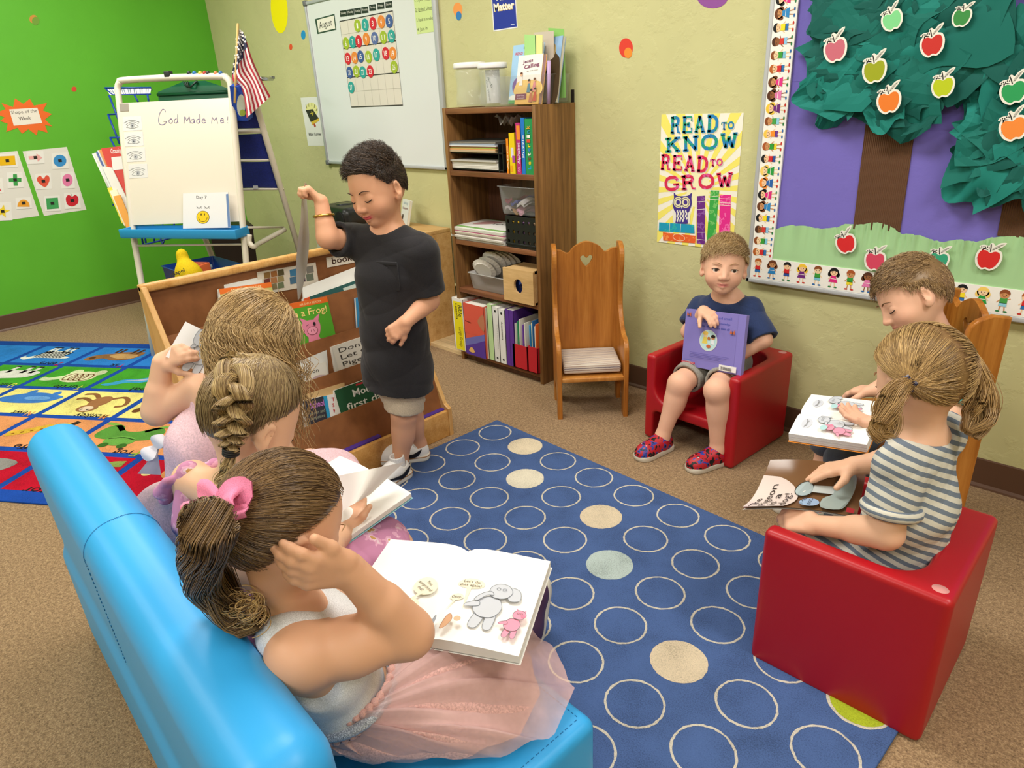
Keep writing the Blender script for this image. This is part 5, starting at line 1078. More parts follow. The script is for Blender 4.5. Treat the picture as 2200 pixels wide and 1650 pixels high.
e_ = LX / 2 - .024; stitch([cl(e_, -.38, .2802), cl(e_, -.2, .2802), cl(e_, -.022, .2802)]); stitch([cl(-e_, -.022, .2802), cl(0, -.022, .2802), cl(e_, -.022, .2802)]); stitch([cl(e_, .0002, .26), cl(e_, .0002, .14), cl(e_, .0002, .02)])
for lx in (-.05,):
 A = [cl(lx, -.484, .295) + RB @ V(0, y, z) for y, z in ([(-.0632, -.28), (-.0632, -.1), (-.0632, .2), (-.0632, .25)] + [(-.0075 - .0557 * math.cos(a), .25 + .0557 * math.sin(a)) for a in np.linspace(.2, 1.5, 6)] + [(.0075 + .0557 * math.cos(a), .25 + .0557 * math.sin(a)) for a in np.linspace(1.5, .1, 6)] + [(.0632, .2), (.0632, .02)])]
 stitch(A)
mb.build('stitching', co)
# ================================================================ wooden book display rack
RX0, RX1, RY0, RY1 = -2.30, -1.945, .652, 1.565
rk = thing('book_rack', 'low wooden book display rack with brown tiers facing the blue rug', 'book rack', ((RX0 + RX1) / 2, (RY0 + RY1) / 2, 0))
birch = mat('cf9b57', 'wood', .4, .4, sc=(2, 26, 26), d='b8823f', l='deb070'); birchV = mat('cf9f60', 'wood', .4, .4, sc=(20, 20, 2), d='bb8b4c', l='dcb478'); hard = mat('7a4826', 'blotch', .5, .35, s=14, hard=0, cs=[(.3, '794b2a'), (.6, '8d5a34')])
TZ = [.11, .235, .365, .48, .61, .755]; TX = lambda z: -1.953 - (z - .105) * .504
for y, s_ in ((RY0, 1), (RY1, -1)):
 mb = MB(); P = [(RX0, 0), (RX1, 0), (RX1, .115), (TX(.13) - .005, .13), (RX0 + .03, .755), (RX0, .76)]
 cu, f = cut_prism([(p[0], p[1]) for p in P], [], (0, y + s_ * .009, 0), (1, 0, 0), (0, 0, 1), .012, .003); mb.add(cu, f, birchV); mb.build('side_panel', rk)
ya, yb_ = RY0 + .018, RY1 - .018
MB().box((RX0 + .012, (RY0 + RY1) / 2, .752), (.028, RY1 - RY0, .026), birch, .006).build('top_rail', rk)
MB().bx((RX0, ya, .02), (RX0 + .008, yb_, .742), hard).build('back_panel', rk)
MB().bx((RX1 - .018, ya, 0), (RX1, yb_, .11), birch, .003).build('front_lip', rk)
MB().bx((RX0 + .008, ya, .03), (RX1 - .018, yb_, .04), hard).build('bottom_board', rk)
sl = math.atan2(.06, .2)
TP = []
for i, z in enumerate(TZ[1:5]):
 x = TX(z); hgt = z - TZ[i] + .07; up = nrm(V(-.25, 0, 1)); R = np.stack([V(0, 1, 0), nrm(np.cross(V(0, 1, 0), up)) * -1, up], 1)
 c = V(x, (ya + yb_) / 2, z) - up * hgt / 2
 MB().box(c, (yb_ - ya, .005, hgt), hard, 0, R).build('tier_board', rk); TP.append((V(x, 0, z), up))
 mb = MB(); mb.bx((x - .05, ya, z - hgt - .002), (x - .004 + .25 * hgt * .9, yb_, z - hgt + .006), hard); mb.build('tier_ledge', rk)
def rackplane(i, off):
 p, up = TP[i]; o = V(p[0] - off, 0, p[2]); return Plane(o, V(0, 1, 0), up)
def rackbook(label, i, off, quad, cover, face=None, th=.012, zlow=None, cat='book', name='book', flop=0):
 pl = rackplane(i, off); q = [pl.px(p) for p in quad]; tl, tr, br, bl = q
 bot = -.06; dl = (bl - tl); dr = (br - tr); kl = (bot - tl[1]) / dl[1]; kr = (bot - tr[1]) / dr[1]; bl, br = tl + dl * kl, tr + dr * kr
 t = thing(name, label, cat, pl.pt(*((bl + br) / 2)))
 P = [bl, br, tr, tl]; F0 = [pl.pt(*p, 0) for p in P]; F1 = [pl.pt(*p, -th) for p in P]; b = min(.0015, th / 3); A1 = [pl.pt(*p, -b) for p in P]; B1 = [pl.pt(*p, -th + b) for p in P]
 box = lambda A, B: (A + B, [(0, 1, 2, 3), (7, 6, 5, 4), (0, 4, 5, 1), (1, 5, 6, 2), (2, 6, 7, 3), (3, 7, 4, 0)])
 cm = mat(cover, rough=.35, spec=.5); mb = MB(); mb.add(*box(F0, A1), cm); mb.add(*box(B1, F1), cm); mb.build('cover', t)
 ins = lambda p: (p - sum(P) / 4) * .985 + sum(P) / 4
 mb = MB(); mb.add(*box([pl.pt(*ins(p), -b) for p in P], [pl.pt(*ins(p), -th + b) for p in P]), mat('e9e6dc', rough=.8)); mb.build('pages', t)
 if face:
  S = Sheet(pl.off(.0004), dh=.0003); w_ = np.linalg.norm(tr - tl); ax = (tr - tl) / w_; ay = nrm((tl - bl)); ay = V(-ax[1], ax[0])
  S.mp = lambda u, v, h: pl.pt(*(tl + ax * u - ay * v), .0004 + h); face(S, w_); S.build('cover_print', t)
 return t
def tx(S, s_, x0, x1, v, ht, c, b=.0, dv=0): S.text(s_, (x0, v), (x1, v + dv), -ht, c, b)
def f_big(S, w_): S.rect(.0, 0, w_, .2, 'b9b46a'); S.rect(0, .0, w_, .018, 'd96a22'); tx(S, 'AN EARLY READER', w_ * .2, w_ * .8, .014, .008, 'f0d9a0'); tx(S, 'A Big', w_ * .2, w_ * .75, .05, .024, '2c2a22', .0); tx(S, 'Treat', w_ * .08, w_ * .6, .08, .024, '2c2a22', .0)
def f_frog(S, w_):
 S.rect(0, 0, w_, .2, '4f9c28'); S.rect(0, 0, w_, .02, 'd8641f'); tx(S, 'AN EARLY READER', w_ * .35, w_ * .85, .015, .008, 'f0d9a0'); tx(S, "I'm a Frog!", w_ * .03, w_ * .93, .052, .024, 'e9cf7a', .01)
 pk = 'd9809a'; x, y = w_ * .5, .1
 S.poly(ipoly([(x - .03, y - .025), (x - .035, y), (x - .02, y + .03), (x, y + .034), (x + .022, y + .028), (x + .034, y), (x + .03, y - .022), (x, y - .03)], 4), pk); S.poly([(x - .03, y - .02), (x - .038, y - .045), (x - .012, y - .03)], pk); S.poly([(x + .03, y - .02), (x + .042, y - .048), (x + .012, y - .03)], pk); S.poly([(x - .02, y + .025), (x + .018, y + .025), (x + .03, y + .07), (x - .03, y + .07)], pk)
 S.ell(x, y + .008, .02, .014, 'e393a9'); S.ring(x, y + .008, .02, .014, .0012, '7a3a4a'); S.line([(x - .005, y + .004), (x - .006, y + .012)], .0014, '5a2a38'); S.line([(x + .005, y + .004), (x + .006, y + .012)], .0014, '5a2a38'); S.ell(x + .012, y - .014, .005, .007, '231a1e'); S.line([(x - .02, y - .012), (x - .01, y - .016)], .0014, '231a1e')
def f_dont(S, w_):
 S.rect(0, 0, w_, .2, 'd9d4c8')
 for i, s_ in enumerate(("Don't", 'Let the', 'Pigeon', 'Drive', 'the Bus!')): tx(S, s_, w_ * .12, w_ * (.3 + .1 * len(s_)), .03 + .026 * i, .018, '38342e')
def f_white(S, w_):
 S.rect(0, 0, w_, .2, 'dcd8ce'); S.ell(w_ * .8, .1, .06, .06, 'b9a2a6')
 for i, s_ in enumerate(('The Pigeon', 'is a', 'good dog!')): tx(S, s_, w_ * .1, w_ * (.2 + .06 * len(s_)), .03 + .025 * i, .016, '38342e')
def f_mouse(S, w_): S.rect(0, 0, w_, .2, '1f5233'); S.rect(w_ * .42, .004, w_ * .75, .011, 'b8303a'); tx(S, 'Mouse', w_ * .32, w_ * .86, .046, .027, 'e6e9e0', .012); tx(S, 'first day', w_ * .14, w_ * 1.0, .087, .027, 'e6e9e0', .012)
def f_time(S, w_):
 S.rect(0, 0, w_, .2, 'e2e0dc'); S.rect(0, 0, w_ * .22, .2, '2f9ac9')
 for i, s_ in enumerate(('TIME', 'SCHOOL', 'MOUSE')): tx(S, s_, w_ * .4, w_ * (.5 + .14 * len(s_)), .025 + .02 * i, .014, 'c03a42', .01)
def f_sch(S, w_): S.rect(0, 0, w_, .2, '35333c'); tx(S, 'School', w_ * .3, w_ * 1.15 if 0 else w_ * .98, .032, .022, 'c07ac4', .02); tx(S, 'stories and', w_ * .2, w_ * .95, .055, .012, '9aa08a'); tx(S, 'surprises', w_ * .2, w_ * .9, .072, .012, '9aa08a'); S.ell(w_ * .6, .1, .012, .01, 'c9763a')
def f_teal(S, w_): S.rect(0, 0, w_, .2, '2c5a58'); S.rect(0, 0, w_ * .1, .2, 'd8572a'); S.ell(w_ * .55, .04, .035, .018, '7d8688'); S.rect(w_ * .68, .012, w_ * .96, .06, 'c2cdc4'); S.ell(w_ * .42, .05, .012, .01, 'a03a58')
rackbook('yellow green picture book with orange top strip, left in the top tier', 3, .035, [(470, 621), (582, 606), (590, 690), (476, 700)], 'c9c8c0', f_big, .014)
rackbook('open white pages standing behind the yellow green book', 3, .06, [(481, 612), (562, 591), (566, 640), (486, 650)], 'd9d7d2', None, .004, name='booklet')
rackbook('teal and orange picture book leaning in the top tier behind the boy', 3, .03, [(652, 642), (770, 600), (775, 650), (654, 690)], 'dcdad4', f_teal, .016)
rackbook('white floppy booklet sticking up behind the teal book', 3, .055, [(650, 618), (768, 572), (772, 630), (655, 680)], 'e0dfda', None, .006, name='booklet')
rackbook('green picture book with pink pig reading I am a Frog', 2, .010, [(607, 655), (702, 637), (716, 722), (622, 748)], 'dedbd2', f_frog, .012)
rackbook('blue picture book in the second tier peeking out behind the boy', 2, .010, [(764, 640), (800, 632), (806, 690), (768, 700)], '2f86b8', None, .012)
rackbook("white picture book titled Don't Let the Pigeon Drive", 1, .008, [(713, 745), (800, 716), (812, 770), (722, 800)], 'cfccc2', f_dont, .02)
rackbook('white curling paperback about a pigeon, left of the bus book', 1, .008, [(606, 795), (700, 778), (706, 830), (612, 850)], 'd6d2c8', f_white, .006)
rackbook('blank white page poking up behind the pigeon paperback', 1, .017, [(610, 790), (702, 752), (706, 800), (614, 830)], 'd9d8d4', None, .002, name='booklet')
rackbook('dark green book titled Mouse first day in the lowest tier', 0, .010, [(718, 839), (822, 802), (830, 850), (720, 888)], 'd9d6cc', f_mouse, .01)
rackbook('white and blue book with red lettering left of the green mouse book', 0, .012, [(692, 852), (736, 842), (740, 885), (695, 898)], 'd9d6cc', f_time, .012)
rackbook('dark book with purple School lettering at the left of the lowest tier', 0, .010, [(650, 862), (694, 851), (697, 897), (654, 908)], 'd9d6cc', f_sch, .012)
rackbook('tan magazine standing behind the books of the lowest tier', 0, .022, [(648, 850), (740, 822), (744, 870), (652, 890)], 'c9a878', None, .008, name='magazine', cat='magazine')
for lab, q in (('long purple mat piece lying in the front trough of the rack', ((712, 979), (818, 938))), ('short purple mat piece lying at the right end of the rack trough', ((880, 908), (957, 879)))):
 a = AT(*q[0], 0, RX1 - .03); b = AT(*q[1], 0, RX1 - .03); tag(MB().bx((RX1 - .07, a[1], .04), (RX1 - .022, b[1], (a[2] + b[2]) / 2 + .004), mat('4a2a86', rough=.7), .004).build('purple_mat'), lab, 'mat')
bkp = Plane((RX0 + .009, 0, 0), (0, 1, 0), (0, 0, 1)); Zb = lambda x, y: (280 + x / 3.0556, 480 + y / 3.0556)
t = slab(bkp, [Zb(830, 320), Zb(1215, 255), Zb(1238, 400), Zb(850, 470)], 'picture_card', None, 'dcd3c4', .001); tag(t, 'white card of tiny picture tiles taped inside the rack top', 'card')
S = Sheet(bkp.off(.0012), True)
for x in range(3):
 for y in range(3): a, b = 875 + x * 45, 325 + y * 42 - x * 9; S.poly([Zb(a, b), Zb(a + 40, b - 8), Zb(a + 46, b + 30), Zb(a + 5, b + 38)], ['8a6a3c', '6f3a34', '4f5a48', 'a06a3a', 'b07a50', '877a58', '5a5236', '9a8a5c', '6f7a5a'][x * 3 + y], 1)
for x in range(3):
 for y in range(2): a, b = 1045 + x * 54, 305 + y * 50 - x * 10; S.poly([Zb(a, b), Zb(a + 45, b - 9), Zb(a + 52, b + 36), Zb(a + 5, b + 45)], ['3f7aa0', '49708c', '2e2a30', '4a3a4c', '7d7a72', '6a7464'][x * 2 + y], 1)
S.build('tiles_print', t)
t = slab(bkp, [Zb(1285, 225), Zb(1490, 186), Zb(1500, 250), Zb(1293, 290)], 'word_label', None, 'e4ddcf', .001); tag(t, 'white label handwritten books on the rack', 'label')
S = Sheet(bkp.off(.0012), True); S.text('books', Zb(1327, 268), Zb(1478, 236), 0, '3a1c10', .01, 1, top=Zb(1320, 224)); S.build('writing', t)
# ================================================================ easel in the corner
TLp = AD(250, 236, 3.62); TRp = AD(498, 208, 3.42); TRp[2] = TLp[2]
EU = nrm((TRp - TLp) * V(1, 1, 0)); EB = V(-EU[1], EU[0], 0)
EN = nrm(-EB + V(0, 0, .23)); EV = np.cross(EN, EU)
ep = Plane(TLp, EU, EV)
ea = thing('easel', 'white tube framed children easel reading God Made Me', 'easel', V(*((TLp + TRp) / 2)[:2], 0))
wh = mat('ddd6c6', rough=.35, spec=.5); ez = lambda x, y: (180 + x / 3.3, 140 + y / 3.3)
E3 = lambda x, y, h=0: ep.pt(*ep.px(ez(x, y)), h)
slab(ep, [ez(248, 272), ez(1045, 232), ez(1120, 1108), ez(330, 1135)], 'board', ea, mat('e2dacb', 'plain', .25, .5), .006)
def down(P, Q):
 d = Q - P; return P + d * (P[2] / -d[2])
L0, L1 = E3(240, 200, -.004), E3(355, 1255, -.004); R0, R1 = E3(1040, 170, -.004), E3(1148, 1400, -.004)
arc = [L0 + (E3(290, 108, -.004) - L0) * 0, E3(236, 160, -.004), E3(250, 122, -.004), E3(290, 105, -.004), E3(640, 86, -.004), E3(960, 80, -.004), E3(1010, 92, -.004), E3(1036, 130, -.004), R0]
MB().tube([down(L1, E3(408, 1555, -.004)), E3(408, 1555, -.004), L1] + spl(arc, 4) + [R1, down(R0, R1)], .0165, wh, 10).build('front_frame', ea)
MB().tube([E3(375, 1280, -.004), E3(1140, 1270, -.004)], .006, wh, 8).build('cross_rod', ea)
bR0, bR1 = AD(555, 240, 3.5), AD(640, 530, 4.0); bLo = (down(bR0, bR1) - EU * .62); bRo = down(bR0, bR1)
bL0 = bR0 - EU * .62
MB().tube([bLo, bL0, bL0 + V(0, 0, .06), bR0 + V(0, 0, .06), bR0, bRo], .0165, wh, 10).build('back_frame', ea)
bpl = Plane(bR0, EU, bR0 - bRo)
for y0, y1 in ((452, 478), (668, 676), (872, 884)):
 a = bpl.px(ez(1290 - (y0 < 460) * 20 + (y0 > 600) * 20 + (y0 > 800) * 45, (y0 + y1) / 2)); MB().tube([bpl.pt(-.6, a[1]), bpl.pt(-.01, a[1])], .011 if y0 < 500 else .006, wh, 8).build('back_rail', ea)
fab = mat('1c2a86', 'fabric', .55, .35, scale=120)
for y0, y1 in ((262, 445), (482, 665), (682, 872)):
 a, b = bpl.px(ez(1290, y0)), bpl.px(ez(1290, y1)); G = [[bpl.pt(-.6 + .585 * u, a[1] + (b[1] - a[1]) * v, .004 * math.sin(9 * u + 5 * v) + .003 * math.sin(23 * v)) for v in np.linspace(0, 1, 8)] for u in np.linspace(0, 1, 14)]
 MB().grid(G, fab).build('pocket_panel', ea)
q = bpl.px(ez(1222, 862)); MB().box(bpl.pt(q[0], q[1], .006), (.03, .002, .018), mat('c9c9cc'), 0, np.stack([EU, EB, V(0, 0, 1)], 1)).build('care_label', ea)
sb1 = E3(1165, 1200, -.01); MB().tube(spl([sb1, E3(1165, 1255, -.01), E3(1190, 1288, -.02), AD(*ez(1240, 1265), 3.72), AD(*ez(1425, 1165), 3.9)], 5), .0135, wh, 10).build('side_brace', ea)
MB().tube([E3(1150, 1150, -.01), AD(*ez(1415, 1148), 3.9)], .006, wh, 8).build('side_brace', ea)
tm_ = mat('2a92cf', rough=.35); ta, tb = E3(345, 1183, .03), E3(1150, 1185, .03); mb = MB(); RE_ = np.stack([EU, -EB, V(0, 0, 1)], 1); tw = np.linalg.norm(tb - ta); tc_ = (ta + tb) / 2
mb.box(tc_ + V(0, 0, -.022), (tw, .11, .006), tm_, 0, RE_); mb.box(tc_ - EB * .055, (tw + .006, .007, .044), tm_, .003, RE_); mb.box(tc_ + EB * .05, (tw, .006, .05), tm_, .002, RE_)
for s_ in (-1, 1): mb.box(tc_ + EU * s_ * tw / 2, (.007, .112, .044), tm_, .003, RE_)
mb.build('tray', ea)
S = Sheet(ep.off(.007), True)
pur = '5c4a86'
def hand(strokes, x0, y0, sx, sy, wd=1.3):
 for st in strokes: S.line([ez(x0 + sx * a, y0 + sy * b) for a, b in [tuple(p) for p in spl(st, 3)]], wd / 3.3 * 2.2, pur, 1)
hand([[(50, 25), (48, 12), (30, 5), (8, 40), (2, 90), (14, 112), (40, 112), (58, 92), (36, 90)]], 528, 308, 1, 1)
hand([[(20, 0), (4, 10), (2, 25), (14, 34), (26, 24), (24, 8), (12, 2)], [(56, 0), (42, 8), (40, 26), (52, 32), (62, 18), (64, -30), (64, 20), (68, 30)]], 602, 378, 1, 1)
hand([[(4, 50), (8, 10), (12, 2)], [(12, 2), (24, 34)], [(24, 34), (42, 2)], [(42, 2), (48, 50)]], 706, 362, 1, 1); hand([[(24, 2), (6, 8), (4, 26), (18, 30), (26, 16), (26, 2), (28, 30)], [(62, 0), (46, 8), (44, 26), (58, 30), (66, 14), (66, -34), (68, 28)], [(84, 16), (104, 12), (98, 0), (86, 4), (82, 20), (92, 30), (108, 24)]], 756, 380, 1, 1)
hand([[(2, 48), (6, 2)], [(6, 2), (20, 26)], [(20, 26), (36, 4)], [(36, 4), (44, 48)]], 904, 366, 1, 1); hand([[(4, 18), (24, 14), (20, 2), (8, 4), (2, 20), (10, 32), (28, 26)]], 966, 376, 1, 1); hand([[(6, 2), (4, 30)], [(5, 44), (6, 48)]], 1014, 362, 1, 1)
S.build('handwriting', ea)
slab(ep.off(.006), [ez(243, 272), ez(316, 272), ez(320, 325), ez(248, 328)], 'corner_magnet', ea, '9b948a', .002)
def eye(i, x, y, dk):
 t = slab(ep.off(.0062), [ez(x, y), ez(x + 133, y - 6), ez(x + 140, y + 92), ez(x + 6, y + 100)], 'eye_drawing', None, 'dad9d8', .0006); tag(t, '%s of four eye drawings taped down the left of the easel board' % ('topmost', 'second from the top', 'third from the top', 'lowest')[i], 'drawing', 'eye drawings on the easel')
 S = Sheet(ep.off(.007), True); cx, cy = x + 68, y + 62
 L = lambda pts, w=.5: S.line([ez(cx + a, cy + b) for a, b in [tuple(p) for p in spl(pts, 4)]], w, dk, 1)
 L([(-42, 12), (-25, -8), (0, -16), (25, -8), (44, 6)]); L([(-42, 12), (-15, 16), (15, 16), (44, 6)]); L([(-60, -18), (-30, -34), (10, -38), (50, -26)], .7); L([(-45, -8), (-20, -24), (10, -28), (45, -14)]); S.poly([ez(cx + 15 * math.cos(a), cy + 15 * math.sin(a)) for a in np.linspace(0, 6, 14)], 'a9abb0', 1); S.poly([ez(cx + 5 * math.cos(a), cy + 5 * math.sin(a)) for a in np.linspace(0, 6, 10)], '55565c', 2)
 S.build('pencil_lines', t)
for i, (x, y, dk) in enumerate(((276, 368, '4c4f54'), (286, 478, '5c5f64'), (300, 588, '5c5f64'), (316, 704, '85888c'))): eye(i, x, y, dk)
dp = ep.off(.035)
t = slab(dp, [ez(706, 910), ez(1025, 900), ez(1044, 1152), ez(706, 1158)], 'day_card', None, 'e6e6e8', .003); tag(t, 'white card reading Day 7 with yellow smiley face on the easel tray', 'card')
S = Sheet(dp.off(.0032), True); S.text('Day 7', ez(798, 945), ez(872, 945), 0, '4a4a4c', 0, 1, top=ez(797, 925)); S.poly([ez(845 + 46 * math.cos(a), 1078 + 46 * math.sin(a)) for a in np.linspace(0, 2 * PI, 25)[:-1]], '5a4a18', 1); S.poly([ez(845 + 43 * math.cos(a), 1078 + 43 * math.sin(a)) for a in np.linspace(0, 2 * PI, 25)[:-1]], 'eec81e', 2)
for x in (833, 856): S.poly([ez(x + 4 * math.cos(a), 1058 + 9 * math.sin(a)) for a in np.linspace(0, 6, 10)], '4a3a14', 3)
S.line([ez(*p) for p in [tuple(q) for q in spl([(814, 1080), (825, 1102), (845, 1110), (866, 1102), (876, 1080)], 4)]], .9, '4a3a14', 3)
for x0 in (800, 856): S.line([ez(*p) for p in [tuple(q) for q in spl([(x0, 1002), (x0 + 16, 1014), (x0 + 34, 1002)], 4)]], .8, '3c3c40', 1); [S.line([ez(x0 + 6 + 9 * k, 1008), ez(x0 + 3 + 10 * k, 1018)], .5, '3c3c40', 1) for k in range(4)]
S.poly([ez(1008, 915), ez(1024, 912), ez(1040, 1148), ez(1022, 1150)], '6a86b4', 1); S.build('print', t)
for i, (x, c, n_) in enumerate(((748, '23262c', 'black'), (786, '2a6fb4', 'blue'), (828, 'd9b94a', 'yellow'), (860, 'b23a32', 'red'), (884, '2c2a2c', 'charcoal'), (938, 'd27a4a', 'orange'), (972, '3a6fae', 'mid blue'))):
 p = E3(x, 84, -.004); tag(MB().lathe([(0, -.012), (.008, -.01), (.011, 0), (.008, .01), (0, .013)], p + V(0, 0, .016), mat(c, rough=.5), 10).build('marker_cap'), n_ + ' marker cap on the top bar of the easel', 'marker', 'markers on the easel bar')
p = E3(600, 66, 0); tag(MB().box(p, (.034, .03, .03), mat('26282a'), .003, RE_).box(p + EU * .045 - V(0, 0, .008), (.06, .014, .012), mat('d8b99a'), .003, RE_).build('wooden_clip'), 'black and tan clip on the top bar of the easel', 'clip')
gp = ep.off(-.06); t = thing('green_carrier', 'green plastic carrier with dark handle hanging behind the easel', 'carrier', gp.pt(*gp.px(ez(790, 200))))
o = [ez(525, 190), ez(700, 118), ez(860, 110), ez(1025, 165), ez(1030, 300), ez(535, 300)]; P = [gp.px(p) for p in o]; mb = MB(); mb.prism(P, gp.o, gp.U, gp.V, -.09, mat('0f6040', rough=.4)); mb.build('carrier_body', t)
MB().tube([gp.pt(*gp.px(ez(530, 212)), .006), gp.pt(*gp.px(ez(1028, 190)), .006)], .008, mat('0c5437', rough=.4), 8).build('rim', t)
for k in range(3): MB().tube(spl([gp.pt(*gp.px(ez(710 + 16 * k, 118)), .006), gp.pt(*gp.px(ez(745 + 8 * k, 155)), .02), gp.pt(*gp.px(ez(775 + 4 * k, 158)), .02), gp.pt(*gp.px(ez(812 - 6 * k, 115)), .006)], 4), .004, mat('0b2e22', rough=.5), 6).build('handle_strap', t)
jp = bpl.off(.03); t = thing('blue_jug', 'blue plastic jug with white oval label behind the flag', 'jug', jp.pt(*jp.px(ez(1110, 360)))); P = [jp.px(ez(*p)) for p in ((1072, 125), (1130, 130), (1190, 260), (1200, 370), (1100, 370))]
MB().prism(P, jp.o, jp.U, jp.V, .05, mat('1c48b0', rough=.35)).build('jug_body', t); S = Sheet(jp.off(.052), True); S.poly([ez(1115 + 30 * math.cos(a), 285 + 78 * math.sin(a)) for a in np.linspace(0, 6, 20)], 'c4cac0', 0); S.poly([ez(1126 + 22 * math.cos(a), 338 + 24 * math.sin(a)) for a in np.linspace(0, 6, 14)], '9ab04a', 1); S.build('jug_label', t)
fd = 3.36
fz = lambda x, y, d=fd: AD(*z2(x, y), d)
fl = thing('american_flag', 'small american flag on a wooden stick beside the easel', 'flag', fz(300, 640))
MB().tube([fz(290, 208), fz(262, 900)], .006, mat('caa86a', rough=.5), 8).build('flag_pole', fl)
Aq = spl([(285, 252), (268, 480), (240, 690), (330, 800), (366, 1032)], 6); Bq = spl([(287, 252), (348, 310), (412, 505), (492, 690), (576, 845)], 6); k = len(Aq); ns = 13
G = []
for i in range(k):
 row = []
 for j in range(ns * 2 + 1):
  s_ = j / (ns * 2); p = Aq[i] + (Bq[i] - Aq[i]) * s_; row.append(fz(p[0], p[1], fd + .018 * math.sin(s_ * 11 + i * .12) * min(1, i / 6) + .02 * s_))
 G.append(row)
rm, wm_, bm2 = mat('a32234', 'fabric', .7, .2), mat('e2dcda', 'fabric', .7, .2), mat('262c48', 'fabric', .7, .2)
mb = MB(); base = sum(G, [])
def faces(cond): return [(i * (2 * ns + 1) + j, i * (2 * ns + 1) + j + 1, (i + 1) * (2 * ns + 1) + j + 1, (i + 1) * (2 * ns + 1) + j) for i in range(k - 1) for j in range(2 * ns) if cond(i, j)]
cant = lambda i, j: i < 11 - j * .12
for m_, cnd in ((bm2, cant), (rm, lambda i, j: not cant(i, j) and (j // 2) % 2 == 0), (wm_, lambda i, j: not cant(i, j) and (j // 2) % 2 == 1)): mb.add(base, faces(cnd), m_, True)
for i in range(2, 11):
 for j in range(1 + i % 2 * 2, 2 * ns, 4):
  if cant(i + .6, j):
   a, b, c_, d_ = V(G[i][j]), V(G[i][j + 1]), V(G[i + 1][j + 1]), V(G[i + 1][j]); m0 = (a + b + c_ + d_) / 4 - RC[:, 2] * .003; mb.add([m0 + (RC[:, 0] * math.cos(q) + RC[:, 1] * math.sin(q)) * .0075 * (1 if t_ % 2 == 0 else .45) for t_, q in enumerate(np.linspace(0, 2 * PI, 11)[:-1])], [tuple(range(10))], wm_)
mb.build('flag_cloth', fl)
p = fz(590, 690, 4.0); MB().tube([AD(*z2(495, 690), 3.75), p], .011, mat('a9adb0', 'metal', .3), 10).lathe([(0, 0), (.016, 0), (.016, .012), (0, .014)], p, mat('7a7d80', 'metal', .4), 12).build('curtain_rod', ea)
wr = thing('wire_rack', 'blue wire magazine rack half hidden behind the easel', 'wire rack', V(*AD(250, 400, 4.05)[:2], 0)); bw = mat('1a3f9c', rough=.4); wq = lambda x, y, d=4.0: AD(*ez(x, y), d)
mb = MB()
mb.tube([wq(150, 162), wq(475, 160), wq(480, 175, 4.15)], .006, bw, 6); mb.tube([wq(152, 165), wq(205, 210), wq(475, 205)], .004, bw, 6)
mb.build('top_rim', wr)
for pts in ([(180, 215), (262, 430)], [(172, 350), (255, 560)], [(172, 350), (290, 345)], [(186, 515), (300, 512)], [(186, 515), (290, 720)], [(200, 690), (330, 680)], [(215, 690), (330, 900)], [(185, 788), (360, 780)], [(205, 990), (400, 985)], [(360, 215), (385, 260)], [(452, 210), (460, 260)], [(240, 300), (420, 1270)], [(240, 300), (235, 170)], [(420, 1130), (440, 1260)], [(490, 1130), (500, 1250)], [(560, 1130), (545, 1240), (560, 1270), (570, 1245)], [(420, 1275), (660, 1215)], [(640, 1120), (650, 1225)]):
 MB().tube([wq(*p) for p in pts], .0055, bw, 6).build('wire', wr)
fq = [V(*z) for z in [wq(160, 170), wq(478, 166), wq(470, 205), wq(185, 212)]]
mb = MB(); mb.add(fq, [(0, 1, 2, 3)], mat('d9d8d6', rough=.6))
for i in range(22): a = fq[0] + (fq[1] - fq[0]) * (i + .3) / 22; b = fq[3] + (fq[2] - fq[3]) * (i + .5) / 22; mb.add([a, a + (fq[1] - fq[0]) / 55, b + (fq[1] - fq[0]) / 60, b], [(0, 1, 2, 3)], mat('4f6f8c')) if i % 3 else None
mb.build('basket_sleeve', wr)
def mag(label, quad, d0, d1, c, th, txt=None):
 A = [AD(*ez(*p), d0 if i in (0, 3) else d1) for i, p in enumerate(quad)]; n_ = nrm(np.cross(A[1] - A[0], A[3] - A[0])); n_ = n_ if n_ @ RC[:, 2] > 0 else -n_
 mb = MB(); mb.add(A + [p + n_ * th for p in A], [(0, 1, 2, 3), (7, 6, 5, 4), (0, 4, 5, 1), (1, 5, 6, 2), (2, 6, 7, 3), (3, 7, 4, 0)], mat(c, rough=.5)); t = tag(mb.build('magazine'), label, 'magazine', 'magazines in the wire rack')
 if txt: S = Sheet(Plane(A[0] - n_ * .001, A[1] - A[0], A[0] - A[3])); w_, h_ = np.linalg.norm(A[1] - A[0]), np.linalg.norm(A[3] - A[0]); S.text(txt, (w_ * .45, -h_ * .14), (w_ * .98, -h_ * .14), .03, 'e8dcd8', .01); S.rect(w_ * .45, -h_ * .5, w_ * .95, -h_ * .22, 'dcd8d4'); S.build('print', t)
mag('red magazine titled Crossing in the wire rack', [(122, 590), (268, 573), (330, 930), (235, 900)], 3.98, 3.98, 'c23a30', .01, 'Crossing')
for i, (x, y, c, n_) in enumerate(((105, 600, 'd98a4a', 'orange edged'), (95, 606, 'c9cdd2', 'pale grey'), (84, 614, '4a5f9c', 'navy edged'), (72, 622, 'dcd8d0', 'white'), (58, 628, 'e4e2dc', 'leftmost white'))): mag(n_ + ' magazine behind the red one in the wire rack', [(x, y), (x + 60, y - 8), (x + 250, y + 380), (x + 180, y + 390)], 4.0 + .012 * i, 4.0 + .012 * i, c, .008)
